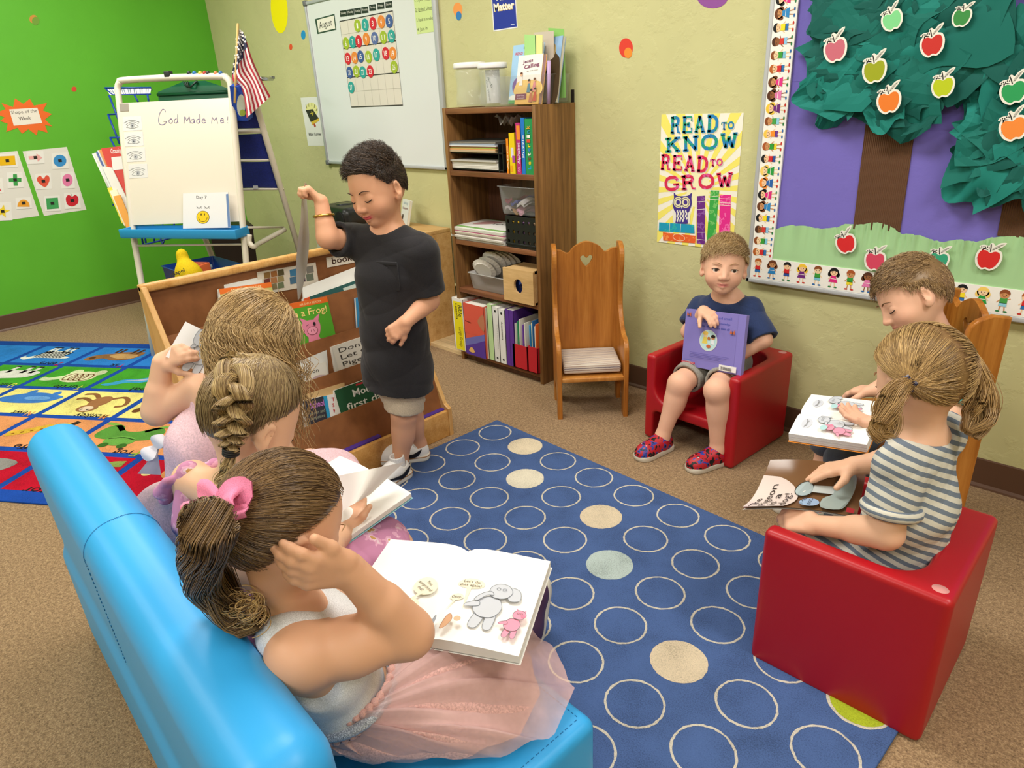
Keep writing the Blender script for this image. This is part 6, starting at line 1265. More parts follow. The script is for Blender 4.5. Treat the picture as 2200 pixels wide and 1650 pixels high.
for i, (x, y, c, n_) in enumerate(((128, 716, 'd9d6ce', 'white'), (114, 722, 'cfd2d0', 'light grey'))): mag(n_ + ' magazine in the middle pocket of the wire rack', [(x, y), (x + 70, y + 10), (x + 260, y + 400), (x + 190, y + 410)], 3.97 + .012 * i, 3.97 + .012 * i, c, .008)
for i, (x, y, c, n_) in enumerate(((208, 930, 'e09a3c', 'orange'), (182, 890, 'e6dfc4', 'cream'), (166, 872, 'e2cf3a', 'yellow edged'))): mag(n_ + ' booklet in the lowest pocket of the wire rack', [(x, y), (x + 50, y - 10), (x + 150, y + 240), (x + 105, y + 250)], 3.95 + .012 * i, 3.95 + .012 * i, c, .008)
# ================================================================ low shelf behind the standing boy, bins on the floor
sy0 = 2.05; sp = AT(700, 487, 1, sy0); sz = sp[2]; sx0 = -3.42; sx1 = AT(893, 490, 1, sy0 + .12)[0]
st = thing('low_shelf', 'low pale wooden shelf unit against the wall behind the boy', 'shelf', (sx0, sy0, 0)); shm = mat('cda26a', 'wood', .4, .4, sc=(2, 26, 26), d='b98c52', l='dcb681')
MB().bx((sx0, sy0, sz - .02), (sx1, YW - .02, sz), shm, .002).build('top_board', st); MB().bx((sx0, sy0 + .005, 0), (sx0 + .02, YW - .02, sz - .02), shm).build('side_board', st); MB().bx((sx1 - .02, sy0 + .005, 0), (sx1, YW - .02, sz - .02), shm).build('side_board', st); MB().bx((sx0 + .02, sy0 + .01, sz - .3), (sx1 - .02, YW - .03, sz - .28), shm).build('shelf_board', st); MB().bx((sx0 + .02, sy0 + .01, .03), (sx1 - .02, YW - .03, .05), shm).build('shelf_board', st); MB().bx((sx0 + .02, YW - .03, .05), (sx1 - .02, YW - .022, sz - .02), mat('8a5f36', rough=.6)).build('back_board', st)
bn = tub('storage_tub', 'translucent storage tub with white label under the low shelf top', (sx0 + .04, sy0 + .02, sz - .279), (sx0 + .44, YW - .06, sz - .05), .9, mat('b9b4ae', 'clear', .3, .4, a=.6))
pl = Plane((0, sy0 + .014, 0), (1, 0, 0), (0, 0, 1)); zs_ = lambda x, y: (640 + x / 6.875, 400 + y / 6.875)
slab(pl, [zs_(270, 795), zs_(375, 805), zs_(400, 960), zs_(305, 970)], 'tub_label', bn, 'dfe6d8', .001); S = Sheet(pl.off(.0012), True); S.text('Vet', zs_(305, 870), zs_(350, 862), 0, '5a6a60', 0, 1, top=zs_(302, 840)); S.text('box', zs_(315, 940), zs_(365, 935), 0, '5a6a60', 0, 1, top=zs_(312, 910)); S.build('label_writing', bn)
c = AT(748, 466, 1, sy0 + .14); c[2] = sz; t = thing('cd_player', 'black portable cd player on the low shelf', 'cd player', c); dk = mat('1d1f21', rough=.35)
S_ = SDF(c + V(-.2, -.16, -.01), c + V(.2, .16, .16), .005); S_.rbox(c + V(0, 0, .055), (.32, .24, .105), .04); S_.rbox(c + V(0, 0, .02), (.3, .22, .04), .015); S_.plane(c, (0, 0, -1)); sdf_obj(S_, 'player_body', dk, t)
MB().lathe([(0, 0), (.05, 0), (.05, .004), (0, .006)], c + V(-.02, -.0, .106), mat('2c2f31', rough=.25), 24).build('disc_lid', t)
for s_ in (-1, 1): MB().lathe([(0, .003), (.035, .002), (.042, 0)], c + V(s_ * .1, -.118, .05), mat('101112', rough=.7), 20, V([[1, 0, 0], [0, 0, -1], [0, 1, 0]])).build('speaker_grille', t)
c = AT(790, 466, 1, sy0 + .05); c[2] = sz
for i, (nm, cc) in enumerate((('cream', 'd6cfa8'), ('white', 'dedbd2'))): tag(MB().box(c + V(-.03 * i, .02, .004 + .006 * i), (.2, .1, .005), mat(cc, rough=.7), 0, zrot(.1 * i)).build('booklet'), nm + ' booklet lying flat on the low shelf', 'booklet')
c, w_, h_, R = fit([(866, 430), (883, 432), (874, 480), (856, 472)], YW - .1, .25, -.5, .016)
book('book', 'white picture book standing on the low shelf behind the boy', V(c[0], c[1], sz + .07), (.11, .016, .135), lean(.25, -.3), 'd6d8d4', face=lambda S, w_, h_: (S.text('Noisy', (w_ * .2, h_ * .8), (w_ * .8, h_ * .82), .015, '7a9aa8'), S.text('Nonsense', (w_ * .15, h_ * .6), (w_ * .85, h_ * .62), .015, '8a5a58'), S.ell(w_ * .3, h_ * .3, .01, .015, '4a3a30')))
c = AD(505, 560, 4.68); c[2] = 0; t = thing('dark_bin', 'tall dark brown bin behind the easel legs', 'bin', c)
mb = MB(); top_z = AD(500, 480, 4.68)[2]; Rb = zrot(-.3)
for z0, z1, a, b in ((0, top_z, .12, .15),):
 P = [c + Rb @ V(x * w__, y * w__ * .9, z) for z, w__ in ((z0, a), (z1, b)) for x, y in ((-1, -1), (1, -1), (1, 1), (-1, 1))]; mb.add(P, [(3, 2, 1, 0), (0, 1, 5, 4), (1, 2, 6, 5), (2, 3, 7, 6), (3, 0, 4, 7), (4, 5, 6, 7)], mat('2f241e', rough=.5))
mb.build('bin_body', t); MB().box(c + V(0, 0, top_z), (.31, .28, .02), mat('241c18', rough=.5), .005, Rb).build('bin_rim', t)
def flat_tub(label, px, d, z0, sx, sy, h_, c_, yaw):
 c = AD(*px, d); t = thing('storage_tub', label, 'storage tub', (c[0], c[1], z0)); lo = V(-sx / 2, -sy / 2, 0); tb_ = tub('storage_tub', label, (c[0] - sx / 2, c[1] - sy / 2, z0), (c[0] + sx / 2, c[1] + sy / 2, z0 + h_), .85, mat(c_, rough=.4), cat='storage tub'); bpy.data.objects.remove(t); return c
c1 = flat_tub('blue storage tub behind the rack near the yellow bag', (440, 590), 3.75, 0, .42, .3, AD(440, 568, 3.75)[2], '1d47a8', 0)
c2 = flat_tub('green storage tub below the yellow bag', (372, 610), 3.42, 0, .2, .2, AD(385, 600, 3.55)[2], '17503c', 0)
c3 = AD(424, 588, 3.55); t = thing('orange_box', 'orange open box beside the yellow bag', 'box', (c3[0], c3[1], AD(385, 600, 3.55)[2] - .05)); MB().box(c3 + V(0, .0, -.03), (.1, .1, .16), mat('d9683a', rough=.6), .003, zrot(.5)).build('box_body', t); MB().box(c3 + V(0, 0, .051), (.085, .085, .002), mat('a8482a', rough=.6), 0, zrot(.5)).build('box_opening', t)
c4 = AD(402, 580, 3.42); t = thing('yellow_bag', 'yellow drawstring bag printed chapel bags behind the rack', 'bag', c4 + V(0, 0, -.15)); S_ = SDF(c4 - .17, c4 + .17, .006)
S_.el(c4 + V(0, 0, -.03), (.072, .06, .085), k=.03); S_.el(c4 + cv(-.35, -1, 0) * .075, (.028, .028, .035), k=.03); S_.el(c4 + cv(.4, .5, 0) * .05, (.05, .05, .06), k=.03); S_.rc(c4 + V(0, 0, -.08), c4 + V(0, 0, -.15), .06, .055, k=.03); sdf_obj(S_, 'bag_body', mat('d3b512', 'knit', .8, .2), t)
q = Plane(c4 - RC[:, 2] * .078 + RC[:, 1] * .03, cv(.8, -.28, -.1), -cv(.3, .9, 0)); S = Sheet(q); S.text('chapel', (-.05, .0), (.03, .0), .018, '2a2814', .02); S.text('bags', (-.02, -.035), (.045, -.035), .018, '2a2814', .02); S.build('bag_print', t)
tag(MB().lathe([(0, 0), (.012, 0), (.012, .045), (.016, .05), (.016, .065), (0, .066)], AD(452, 583, 3.7) + V(0, 0, -.03), mat('9fb0bc', rough=.4), 12).build('small_bottle'), 'small grey bottle standing in the blue tub', 'bottle')
# ================================================================ people
HZ = nrm(RC[:, 2] * V(1, 1, 0))
def VX(px, py, base, dd=0.): return PL(px, py, V(base) + HZ * dd, HZ)
def frame(fwd, up):
 y = nrm(fwd); x = nrm(np.cross(y, up)); return np.stack([x, y, np.cross(x, y)], 1)
SKIN = {'fair': 'e3b293', 'tan': 'd29c78', 'rosy': 'e6b69a'}
CR_C, CR_R = V(0, -.05, .05), V(.365, .45, .455)
def head_sdf(S, c, R, s, eyes='open', smile=0., ears=(1, 1), gaze=None):
 H = lambda x, y, z: V(c) + R @ V(x, y, z) * s
 E = lambda p, r, k=.05, op='add', RR=None: S.el(H(*p), V(r) * s, R if RR is None else R @ RR, k * s, op)
 C_ = lambda a, b, ra, rb, k=.04, op='add': S.rc(H(*a), H(*b), ra * s, rb * s, k * s, op)
 E(CR_C, CR_R); E((0, .12, -.14), (.30, .285, .31), .12); E((0, .14, -.30), (.23, .215, .175), .1); E((0, .285, -.405), (.1, .09, .075), .1)
 for q in (-1, 1): E((q * .165, .235, -.205), (.135, .13, .125), .1)
 for q in (-1, 1): E((q * .165, .455, -.02), (.1, .055, .06), .08, 'sub')
 C_((0, .375, -.02), (0, .455, -.165), .03, .05, .07)
 for q in (-1, 1): E((q * .05, .42, -.185), (.04, .045, .035), .03)
 w = .1 + .03 * smile; z0 = -.285 + .0 * smile; u = .03 * smile
 for a, b in (((-w, .355 - .01 * smile, z0 - .012 + u), (-.025, .405, z0)), ((.025, .405, z0), (w, .355 - .01 * smile, z0 - .012 + u)), ((-.025, .405, z0), (.025, .405, z0))): C_(a, b, .014, .022, .03)
 C_((-w * .7, .365, z0 - .045 + u * .4), (0, .395, z0 - .055), .014, .024, .03); C_((0, .395, z0 - .055), (w * .7, .365, z0 - .045 + u * .4), .024, .014, .03)
 C_((-w, .385, z0 - .018 + u), (0, .43, z0 - .026 - .01 * smile), .007, .009, .012, 'sub'); C_((0, .43, z0 - .026 - .01 * smile), (w, .385, z0 - .018 + u), .009, .007, .012, 'sub')
 out = []
 for q in (-1, 1):
  ec = V(q * .155, .322, -.045); E(ec, (.07, .066, .066), .03)
  if eyes == 'open': E(ec + V(0, .07, -.006), (.064, .05, .029), .012, 'sub')
  if ears[0 if q < 0 else 1]:
   RR = V(Matrix.Rotation(q * -.45, 3, 'Z') @ Matrix.Rotation(-.2, 3, 'X'))
   E((q * .38, -.04, -.075), (.04, .088, .13), .03, 'add', RR); E((q * .424, -.0, -.06), (.03, .048, .075), .03, 'sub', RR); E((q * .375, -.0, -.19), (.035, .05, .05), .04)
 return H
def eyeballs(c, R, s, parent, gaze=(0, 1, -.1), iris='4a3a2a', which=(-1, 1)):
 for q in which:
  ec = V(c) + R @ V(q * .155, .322, -.045) * s; g = nrm(R @ V(gaze)); Rg = frame(g, R[:, 2]); r = .064 * s
  mb = MB(); M3 = np.stack([Rg[:, 0], Rg[:, 2] * -1, Rg[:, 1]], 1)
  ring_ = lambda a0, a1, n=5: [(r * math.sin(t), r * math.cos(t)) for t in np.linspace(a0, a1, n)]
  mb.lathe([(0, r * 1.005)] + ring_(.02, .22, 3), ec, mat('0c0a0a', rough=.15, spec=.6), 20, M3); mb.lathe(ring_(.22, .50, 4), ec, mat(iris, rough=.15, spec=.6), 20, M3); mb.lathe(ring_(.50, 2.2, 9), ec, mat('e6e0da', rough=.2, spec=.5), 20, M3); mb.build('eye', parent)
def face_lines(c, R, s, parent, lash=True, brow='5a4030', closed=False, bw=.012):
 H = lambda x, y, z: V(c) + R @ V(x, y, z) * s
 for q in (-1, 1):
  P = spl([H(q * .07, .418, .055), H(q * .15, .405, .085), H(q * .235, .345, .06)], 5); MB().tube(P, np.array([.6, .9, 1, 1, 1, 1, 1, .9, .8, .6, .3][:len(P)]) * bw * s, mat(brow, rough=.8), 6, flat=.5).build('eyebrow', parent)
  if closed: P = spl([H(q * .09, .385, -.06), H(q * .155, .397, -.078), H(q * .225, .36, -.058)], 5)
  else: P = spl([H(q * .088, .378, -.04), H(q * .125, .392, -.022), H(q * .185, .385, -.02), H(q * .225, .357, -.035)], 4)
  if lash: MB().tube(P, .0055 * s * (1.3 if closed else 1), mat('2a1c16', rough=.7), 5).build('eyelash', parent)
def hand_sdf(S, w, d, n, ts, s=1., curl=(.3, .35, .4, .45), spread=.09, thumb=(.75, .6, .35), k=.006):
 """w wrist, d finger direction, n palm normal, ts: +1/-1 which side the thumb leaves"""
 d = nrm(d); n = nrm(n - d * (V(n) @ d)); t = np.cross(n, d) * ts; w = V(w)
 L = [.044, .048, .044, .034]; tips = []
 for i in range(4):
  lat = (.0175 - .0118 * i) * s; kn = w + d * (.056 - .004 * abs(i - 1)) * s + t * lat
  S.rc(w + t * lat * .6 + d * .004 * s, kn, .0115 * s, .0088 * s, .008)
  dd = nrm(d + t * spread * (1.2 - .8 * i)); a = 0; p = kn
  for j, fr in enumerate((.46, .3, .24)):
   a += curl[i] * (1., 1.15, .7)[j]; dr = dd * math.cos(a) + n * math.sin(a); q = p + dr * L[i] * fr * s
   S.rc(p, q, (.0073 - .0006 * j) * s, (.0068 - .0008 * j) * s, k if j else .007); p = q
  tips.append(p)
 tb = w + d * .014 * s + t * .016 * s; td = nrm(t * thumb[0] + d * thumb[1] + n * thumb[2]); p1 = tb + td * .03 * s; td2 = nrm(td + d * .5 + n * .1); p2 = p1 + td2 * .026 * s
 S.rc(w + d * .01 * s, tb, .0115 * s, .0108 * s, .01); S.rc(tb, p1, .0105 * s, .0082 * s, .009); S.rc(p1, p2, .0082 * s, .0066 * s, .006)
 return tips
def limb(S, pts, rs, k=.015):
 for a, b, ra, rb in zip(pts[:-1], pts[1:], rs[:-1], rs[1:]): S.rc(a, b, ra, rb, k)
def lerp3(a, b, t): return V(a) + (V(b) - V(a)) * t
def skin_obj(S, name, parent, skin, lips=None, hp=None):
 v, f = S.mesh(); base = np.array(lin(skin), np.float32); col = np.tile(base, (len(v), 1))
 if hp is not None:
  c, R, s, smile = hp; q = (v - V(c)) @ R / s
  w = .095 + .03 * smile; z0 = -.306; m = np.exp(-((np.abs(q[:, 0]) / w) ** 4)) * np.exp(-(((q[:, 2] - z0 - .25 * smile * q[:, 0] ** 2 * 4) / .034) ** 4)) * (q[:, 1] > .33)
  col = col * (1 - m[:, None]) + np.array(lin(lips or 'b5655a'), np.float32) * m[:, None]
  for sg in (-1, 1):
   d2 = ((q - V(sg * .19, .3, -.2)) ** 2).sum(1); b = .28 * np.exp(-d2 / .012); col = col * (1 - b[:, None]) + np.array(lin('dc8a74'), np.float32) * b[:, None]
  d2 = ((q - V(0, .47, -.18)) ** 2).sum(1); b = .2 * np.exp(-d2 / .006); col = col * (1 - b[:, None]) + np.array(lin('dc8a74'), np.float32) * b[:, None]
 return link(name, npmesh(name, v, f, [mat(None, 'skin', .52, .35)], col=col), parent)
def cloth(S, name, m, parent, wr=0., fr=30., seed=0, label=None, ax=None):
 """cloth surface with soft folds: pushed in and out along smooth waves"""
 v, f = S.mesh()
 if wr:
  r = np.random.RandomState(seed); P = v.astype(float).copy(); d = np.zeros(len(v))
  n = np.zeros_like(P); a, b, c_ = P[f[:, 0]], P[f[:, 1]], P[f[:, 2]]; fn = np.cross(b - a, c_ - a)
  for i in range(4): np.add.at(n, f[:, i], fn)
  n /= np.linalg.norm(n, axis=1)[:, None] + 1e-12
  for i in range(7):
   kd = r.normal(size=3); kd /= np.linalg.norm(kd)
   if ax is not None: kd = kd - V(ax) * (kd @ V(ax)) * .8; kd /= np.linalg.norm(kd)
   q = r.normal(size=3); ph = P @ kd * fr * r.uniform(.6, 1.6) * 2 + .9 * np.sin(P @ q * fr * .5 + i) + r.uniform(0, 6)
   d += (np.abs(np.sin(ph * .5)) ** .7 - .6) * r.uniform(.5, 1)
  v = P + n * (d * wr / 3)[:, None]
 return link(name, npmesh(name, v, f, [m]), parent, label)
# ---- hair
def strands(name, paths, radii, cols, m, parent, extra=None, sides=3):
 """paths: (n,k,3); radii (n,k); cols (n,3)"""
 P = np.asarray(paths, float); n, k = P.shape[:2]; T = np.gradient(P, axis=1); T /= np.linalg.norm(T, axis=2, keepdims=True) + 1e-9
 up = np.where(np.abs(T[..., 2:3]) < .9, V(0, 0, 1), V(1, 0, 0)); A = np.cross(T, up); A /= np.linalg.norm(A, axis=2, keepdims=True) + 1e-9; B = np.cross(T, A)
 Rr = np.asarray(radii)[..., None]
 vs_ = np.stack([P + Rr * (A * math.cos(2 * PI * j / sides) + B * math.sin(2 * PI * j / sides)) for j in range(sides)], 2).reshape(-1, 3)
 base = (np.arange(n)[:, None, None] * k + np.arange(k - 1)[None, :, None]) * sides; j = np.arange(sides)[None, None, :]; j2 = (j + 1) % sides
 f = np.stack([base + j, base + j2, base + sides + j2, base + sides + j], -1).reshape(-1, 4)
 c = np.repeat(np.asarray(cols), k * sides, 0)
 if extra is not None:
  ev, ef, ec = extra; f = np.concatenate([f, np.asarray(ef) + len(vs_)]); vs_ = np.concatenate([vs_, ev]); c = np.concatenate([c, np.tile(ec, (len(ev), 1))])
 return link(name, npmesh(name, vs_, f, [m], col=c), parent)
def hairline(az, tab):
 return np.interp(np.abs(az), [p[0] for p in tab], [p[1] for p in tab])
HL_BOY = [(0, .56), (30, .52), (52, .40), (66, .12), (80, .02), (98, .02), (104, -.28), (125, -.5), (180, -.62)]
HL_GIRL = [(0, .50), (30, .46), (55, .33), (72, .05), (92, -.02), (104, -.3), (125, -.52), (180, -.66)]
def scalp(c, R, s, u, lift=0.):
 r = 1 / np.sqrt(((u / CR_R) ** 2).sum(-1, keepdims=True)); return V(c) + (CR_C + u * (r + lift)) @ R.T * s
def az_of(u): return np.degrees(np.arctan2(u[..., 0], u[..., 1]))
def hair_cap(c, R, s, tab, thick, nu=64, nv=40):
 uu = []; G = np.full((nv, nu), 0)
 th = np.linspace(.001, PI * .86, nv); ph = np.linspace(-PI, PI, nu, endpoint=False)
 U = np.stack([np.sin(th)[:, None] * np.sin(ph), np.sin(th)[:, None] * np.cos(ph), np.cos(th)[:, None] * np.ones(nu)], -1)
 g = U[..., 2] - hairline(az_of(U), tab); lift = thick * np.clip((g + .02) / .25, -.1, 1) ; lift = np.where(g < -.06, -.06, lift)
 v = scalp(c, R, s, U.reshape(-1, 3), lift.reshape(-1, 1)); f = []
 for i in range(nv - 1):
  for j in range(nu):
   j2 = (j + 1) % nu
   if max(g[i, j], g[i, j2], g[i + 1, j], g[i + 1, j2]) > -.07: f.append((i * nu + j, (i + 1) * nu + j, (i + 1) * nu + j2, i * nu + j2))
 return v, np.array(f)
def roots(n, tab, seed, margin=0.):
 r = np.random.RandomState(seed); out = []
 while sum(map(len, out)) < n:
  u = r.normal(size=(n * 2, 3)); u /= np.linalg.norm(u, axis=1)[:, None]; out.append(u[u[:, 2] > hairline(az_of(u), tab) + margin])
 return np.concatenate(out)[:n], r
def slerp(a, b, t):
 w = np.arccos(np.clip((a * b).sum(-1, keepdims=True), -1, .9999)); return (np.sin((1 - t) * w) * a + np.sin(t * w) * b) / np.sin(w)
def hcols(n, r, c0, c1, p=1.3): t = (r.rand(n) ** p)[:, None]; return np.array(lin(c0)) * (1 - t) + np.array(lin(c1)) * t
hairm = mat(None, 'attr', .42, .5)
def short_hair(c, R, s, parent, tab, c0, c1, comb, length, n=2600, seed=1, rad=.0007, lift=.05, capc=None, capt=.035, ml=None):
 u, r = roots(n, tab, seed); K = 7; P = []; t = np.zeros((n, 3)); cmb = np.array([comb(q) for q in u]) + r.normal(size=(n, 3)) * .16
 cmb -= u * (cmb * u).sum(1, keepdims=True); cmb /= np.linalg.norm(cmb, axis=1, keepdims=True) + 1e-9
 L = (np.array([length(q) for q in u]) * r.uniform(.75, 1.15, n))[:, None]
 for k in range(K):
  a = k / (K - 1); q = u + cmb * L * a / .42; q /= np.linalg.norm(q, axis=1, keepdims=True)
  lf = (capt * .6 + lift * L / .2 * (1 - (1 - a) ** 2) * r.uniform(.6, 1.3, (n, 1)) if k else np.full((n, 1), capt * .3)); P.append(scalp(c, R, s, q, lf))
 rr = rad * np.linspace(1, .45, K)[None, :] * r.uniform(.7, 1.2, (n, 1))
 v, f = hair_cap(c, R, s, tab, capt); return strands('hair', np.stack(P, 1), rr, hcols(n, r, c0, c1), hairm, parent, (v, f, np.array(lin(capc or c0))))
def tied_paths(c, R, s, tab, tie, n, seed, lift=.04, K=12, part=None, side=None):
 u, r = roots(n, tab, seed, -.02)
 if side is not None: u = u[(u[:, 0] * side > part(u)) if part else u[:, 0] * side > 0]; n = len(u)
 tie_ = nrm(tie) + r.normal(size=(n, 3)) * .035; tie_ /= np.linalg.norm(tie_, axis=1, keepdims=True); P = []
 w = np.arccos(np.clip((u * tie_).sum(1), -1, 1))
 for k in range(K):
  a = k / (K - 1); q = slerp(u, tie_, a); lf = lift * (.62 + .8 * math.sin(PI * min(a, .85) * .6)) * (np.clip(w / .8, .3, 1.1))[:, None] + .012 * r.uniform(-1, 1, (n, 1)) * .5 + .012 * a; P.append(scalp(c, R, s, q, lf))
 return np.stack(P, 1), r
def tail_paths(guide, rad, n, seed, K=26, wave=0., wfreq=3., clump=5, curl_end=0.):
 """strands running along a guide curve within a changing radius"""
 r = np.random.RandomState(seed); G = V(spl(guide, 8)); L = np.linalg.norm(np.diff(G, axis=0), axis=1); q = np.concatenate([[0], np.cumsum(L)]) / L.sum(); t = np.linspace(0, 1, K)
 g = np.stack([np.interp(t, q, G[:, i]) for i in range(3)], 1); T = np.gradient(g, axis=0); T /= np.linalg.norm(T, axis=1)[:, None]; A = np.zeros_like(T); a = nrm(np.cross(T[0], [.3, .2, 1]))
 for i in range(K): a = nrm(a - T[i] * (a @ T[i])); A[i] = a
 B = np.cross(T, A); rd = np.interp(t, np.linspace(0, 1, len(rad)), rad)
 cl = r.randint(0, clump, n); ca = r.uniform(0, 2 * PI, clump); cr = r.uniform(.2, .75, clump); th = ca[cl] + r.normal(size=n) * .55; rr = np.clip(cr[cl] + r.normal(size=n) * .22, 0, 1)
 ln = r.uniform(.8, 1.0, n)
 P = np.zeros((n, K, 3))
 for i in range(K):
  wv = wave * t[i] * np.sin(wfreq * 2 * PI * t[i] + cl * 1.7); w2 = wave * t[i] * np.cos(wfreq * 2 * PI * t[i] + cl * 2.3); tw = th + 1.2 * t[i]
  x = rd[i] * rr * np.cos(tw) + wv; y = rd[i] * rr * np.sin(tw) + w2; P[:, i] = g[i] + A[i] * x[:, None] + B[i] * y[:, None]
 return P, r
# ---- shoes
def shoe(parent, ank, d, s=1., up='e6e4e2', sole='d9d6cf', name='shoe', extra=None, lift=0., hz=0., sock=None, skin=None):
 """ank: ankle point, d: heel-to-toe direction on the floor; stands with its sole at height hz"""
 d = nrm(V(d) * V(1, 1, 0)) if abs(V(d)[2]) < .3 else nrm(d); z = nrm(np.cross(np.cross(d, V(0, 0, 1)), d)); x = np.cross(d, z); c = V(ank) - z * ((V(ank) - V(0, 0, hz)) @ V(0, 0, 1)) if abs(d[2]) < .3 else V(ank) - z * .055 * s
 R = np.stack([x, d, z], 1); Q = lambda a, b, h: c + R @ V(a, b, h) * s
 out = ipoly([(0, -.047), (-.024, -.036), (-.029, 0), (-.033, .05), (-.035, .085), (-.026, .112), (0, .122), (.026, .112), (.035, .085), (.033, .05), (.029, 0), (.024, -.036)], 4)
 mb = MB(); k = len(out); ly = [(1.0, 0), (1.03, .004), (1.03, .017), (1.0, .02)]; vs_ = [Q(p[0] * w, .037 + (p[1] - .037) * w, h) for w, h in ly for p in out]
 mb.add(vs_, [tuple(range(k))[::-1], tuple(range(3 * k, 4 * k))] + [(i * k + j, i * k + (j + 1) % k, (i + 1) * k + (j + 1) % k, (i + 1) * k + j) for i in range(3) for j in range(k)], mat(sole, rough=.6), True)
 t = mb.build(name, parent)
 S = SDF(c - .17 * s, c + .17 * s, .003); S.el(Q(0, .08, .02), V(.035, .045, .034) * s, R, .02); S.el(Q(0, 0, .028), V(.03, .048, .045) * s, R, .03); S.rc(Q(0, .02, .04), Q(0, .075, .028), .03 * s, .026 * s, .02); S.plane(Q(0, 0, .016), -z); S.rc(Q(0, -.008, .05), Q(0, -.01, .12), .023 * s, .03 * s, .006, 'sub')
 v, f = S.mesh(); link('shoe_upper', npmesh('shoe_upper', v, f, [up if not isinstance(up, str) else mat(up, rough=.5)]), t)
 if sock: S = SDF(c - .15, c + .2, .003); S.rc(Q(0, -.006, .03), Q(0, -.004, .086), .024 * s, .0235 * s, .01); S.plane(Q(0, 0, .084), z); S.rc(Q(0, -.004, .07), Q(0, -.004, .12), .0185 * s, .0185 * s, .0, 'sub'); sdf_obj(S, 'sock', mat(sock, 'knit', .9, .1), parent)
 if extra: extra(t, Q, R)
 return t
# ---------------------------------------------------------------- boy standing at the rack
def bbox(pts, m): P = V([list(p) for p in pts]); return P.min(0) - m, P.max(0) + m
B = V(-1.83, 1.24, 0); q = lambda x, y, d=0.: VX(x, y, B, d)
p1 = thing('person', 'standing boy in charcoal t-shirt and khaki shorts holding up a paper', 'person', B)
fB = nrm(cv(-.4, 0, -.9) * V(1, 1, 0)); rB = nrm(np.cross(fB, V(0, 0, 1)))
hc, hR, hs = q(808, 400, -.01), frame(cv(-.53, .60, -.60), cv(-.30, -.79, -.53)), .208
pel, chs, nb = q(852, 790), q(838, 585), q(834, 490)
shR, shL = q(757, 517, .05), q(902, 540, -.05); elR, wrR = q(704, 512, -.03), q(690, 433, -.01); elL, wrL = q(922, 645, -.03), q(872, 692, -.13)
hipR, hipL = q(835, 800, .02), q(872, 805, -.015); knR, anR = q(878, 880, .06), q(900, 955, .11); knL, anL = q(868, 890, -.02), q(860, 1000, .0)
lo, hi = bbox([hc + .17, hc - .17, wrR + V(0, 0, .12), wrR - .12, elL, wrL - .1, anL, anR, shL, elR], .06); lo[2] = .02
S = SDF(lo, hi, .0028)
S.rc(pel, chs, .072, .078, .02, sq=(rB, 1.28)); S.rc(chs, nb + V(0, 0, -.02), .075, .05, .03, sq=(rB, 1.3)); S.rc(nb - V(0, 0, .02), hc + hR @ V(0, -.1, -.3) * hs, .038, .037, .03); S.rc(shR, shL, .04, .04, .04)
limb(S, [shR, elR, wrR], [.037, .031, .0215]); limb(S, [shL, elL, wrL], [.037, .0315, .0215]); S.rc(lerp3(elR, wrR, .12), lerp3(elR, wrR, .4), .031, .029, .01); S.rc(lerp3(elL, wrL, .1), lerp3(elL, wrL, .4), .031, .029, .01)
for h_, k_, a_ in ((hipR, knR, anR), (hipL, knL, anL)):
 limb(S, [h_, k_, a_], [.06, .042, .0265], .02); S.el(lerp3(k_, a_, .3) - fB * .008, (.034, .034, .06), k=.03); S.rc(a_, a_ + V(0, 0, -.03) + fB * .01, .027, .025, .02)
head_sdf(S, hc, hR, hs, 'down', .8)
hand_sdf(S, wrR, nrm(q(655, 398, -.01) - wrR), cv(-.2, 1, .15), 1, .98, (1.0, 1.0, 1.05, 1.1), thumb=(.35, .9, .65))
hand_sdf(S, wrL, nrm(q(832, 727, -.145) - wrL), cv(-.6, .35, .75), -1, 1.0, (.5, .55, .6, .65), thumb=(.55, .8, .3))
skin_obj(S, 'body', p1, 'dba483', 'c0555a', (hc, hR, hs, .8)); face_lines(hc, hR, hs, p1, True, '4a3426', True, .014)
MB().tube([hc + hR @ V(x, .412 - abs(x) * .25, -.318 + .4 * x * x * 1.5) * hs for x in np.linspace(-.08, .08, 7)], np.array([.004, .008, .011, .012, .011, .008, .004]) * hs * 1.6, mat('b8404a', rough=.35), 6).build('tongue', p1)
short_hair(hc, hR, hs, p1, [(0, .60), (30, .56), (46, .45), (58, .22), (70, -.02), (92, -.06), (100, -.35), (125, -.55), (180, -.62)], '1c130e', '5a4635', lambda u: V(.5, .35, .3) * min(1, max(0, (u[2] - .25) * 3)) + V(0, -.3, -.9) * (1 - min(1, max(0, (u[2] - .25) * 3))), lambda u: .03 + .09 * min(1, max(0, (u[2] - .3) * 2.5)), 5500, 3, .0007, .15, '2a1e17', .028)
S = SDF(lo, hi, .0032); S.rc(pel - V(0, 0, .015), chs, .092, .086, .02, sq=(rB, 1.26)); S.rc(chs, nb - V(0, 0, .045), .084, .058, .03, sq=(rB, 1.4)); S.rc(shR, shL, .052, .052, .04); S.rc(pel - V(0, 0, .07), chs, .102, .082, .02, sq=(rB, 1.2))
for a, b, e in ((shR, elR, .62), (shL, elL, .82)):
 en = lerp3(a, b, e); ax = nrm(b - a); T = SDF(lo, hi, .0032); T.rc(a, lerp3(a, b, e + .25), .05, .056, 0); T.plane(en, ax); T.rc(lerp3(a, b, e - .16), lerp3(a, b, 1.3), .041, .045, 0, 'sub'); h = np.maximum(.02 - np.abs(S.D - T.D), 0) / .02; S.D = np.minimum(S.D, T.D) - h * h * .005
S.el(nb + fB * .012 + V(0, 0, .026), (.058, .058, .046), k=.012, op='sub'); hm = q(855, 783); S.plane(pel - V(0, 0, .062), nrm(V(0, 0, -1) + rB * .12))
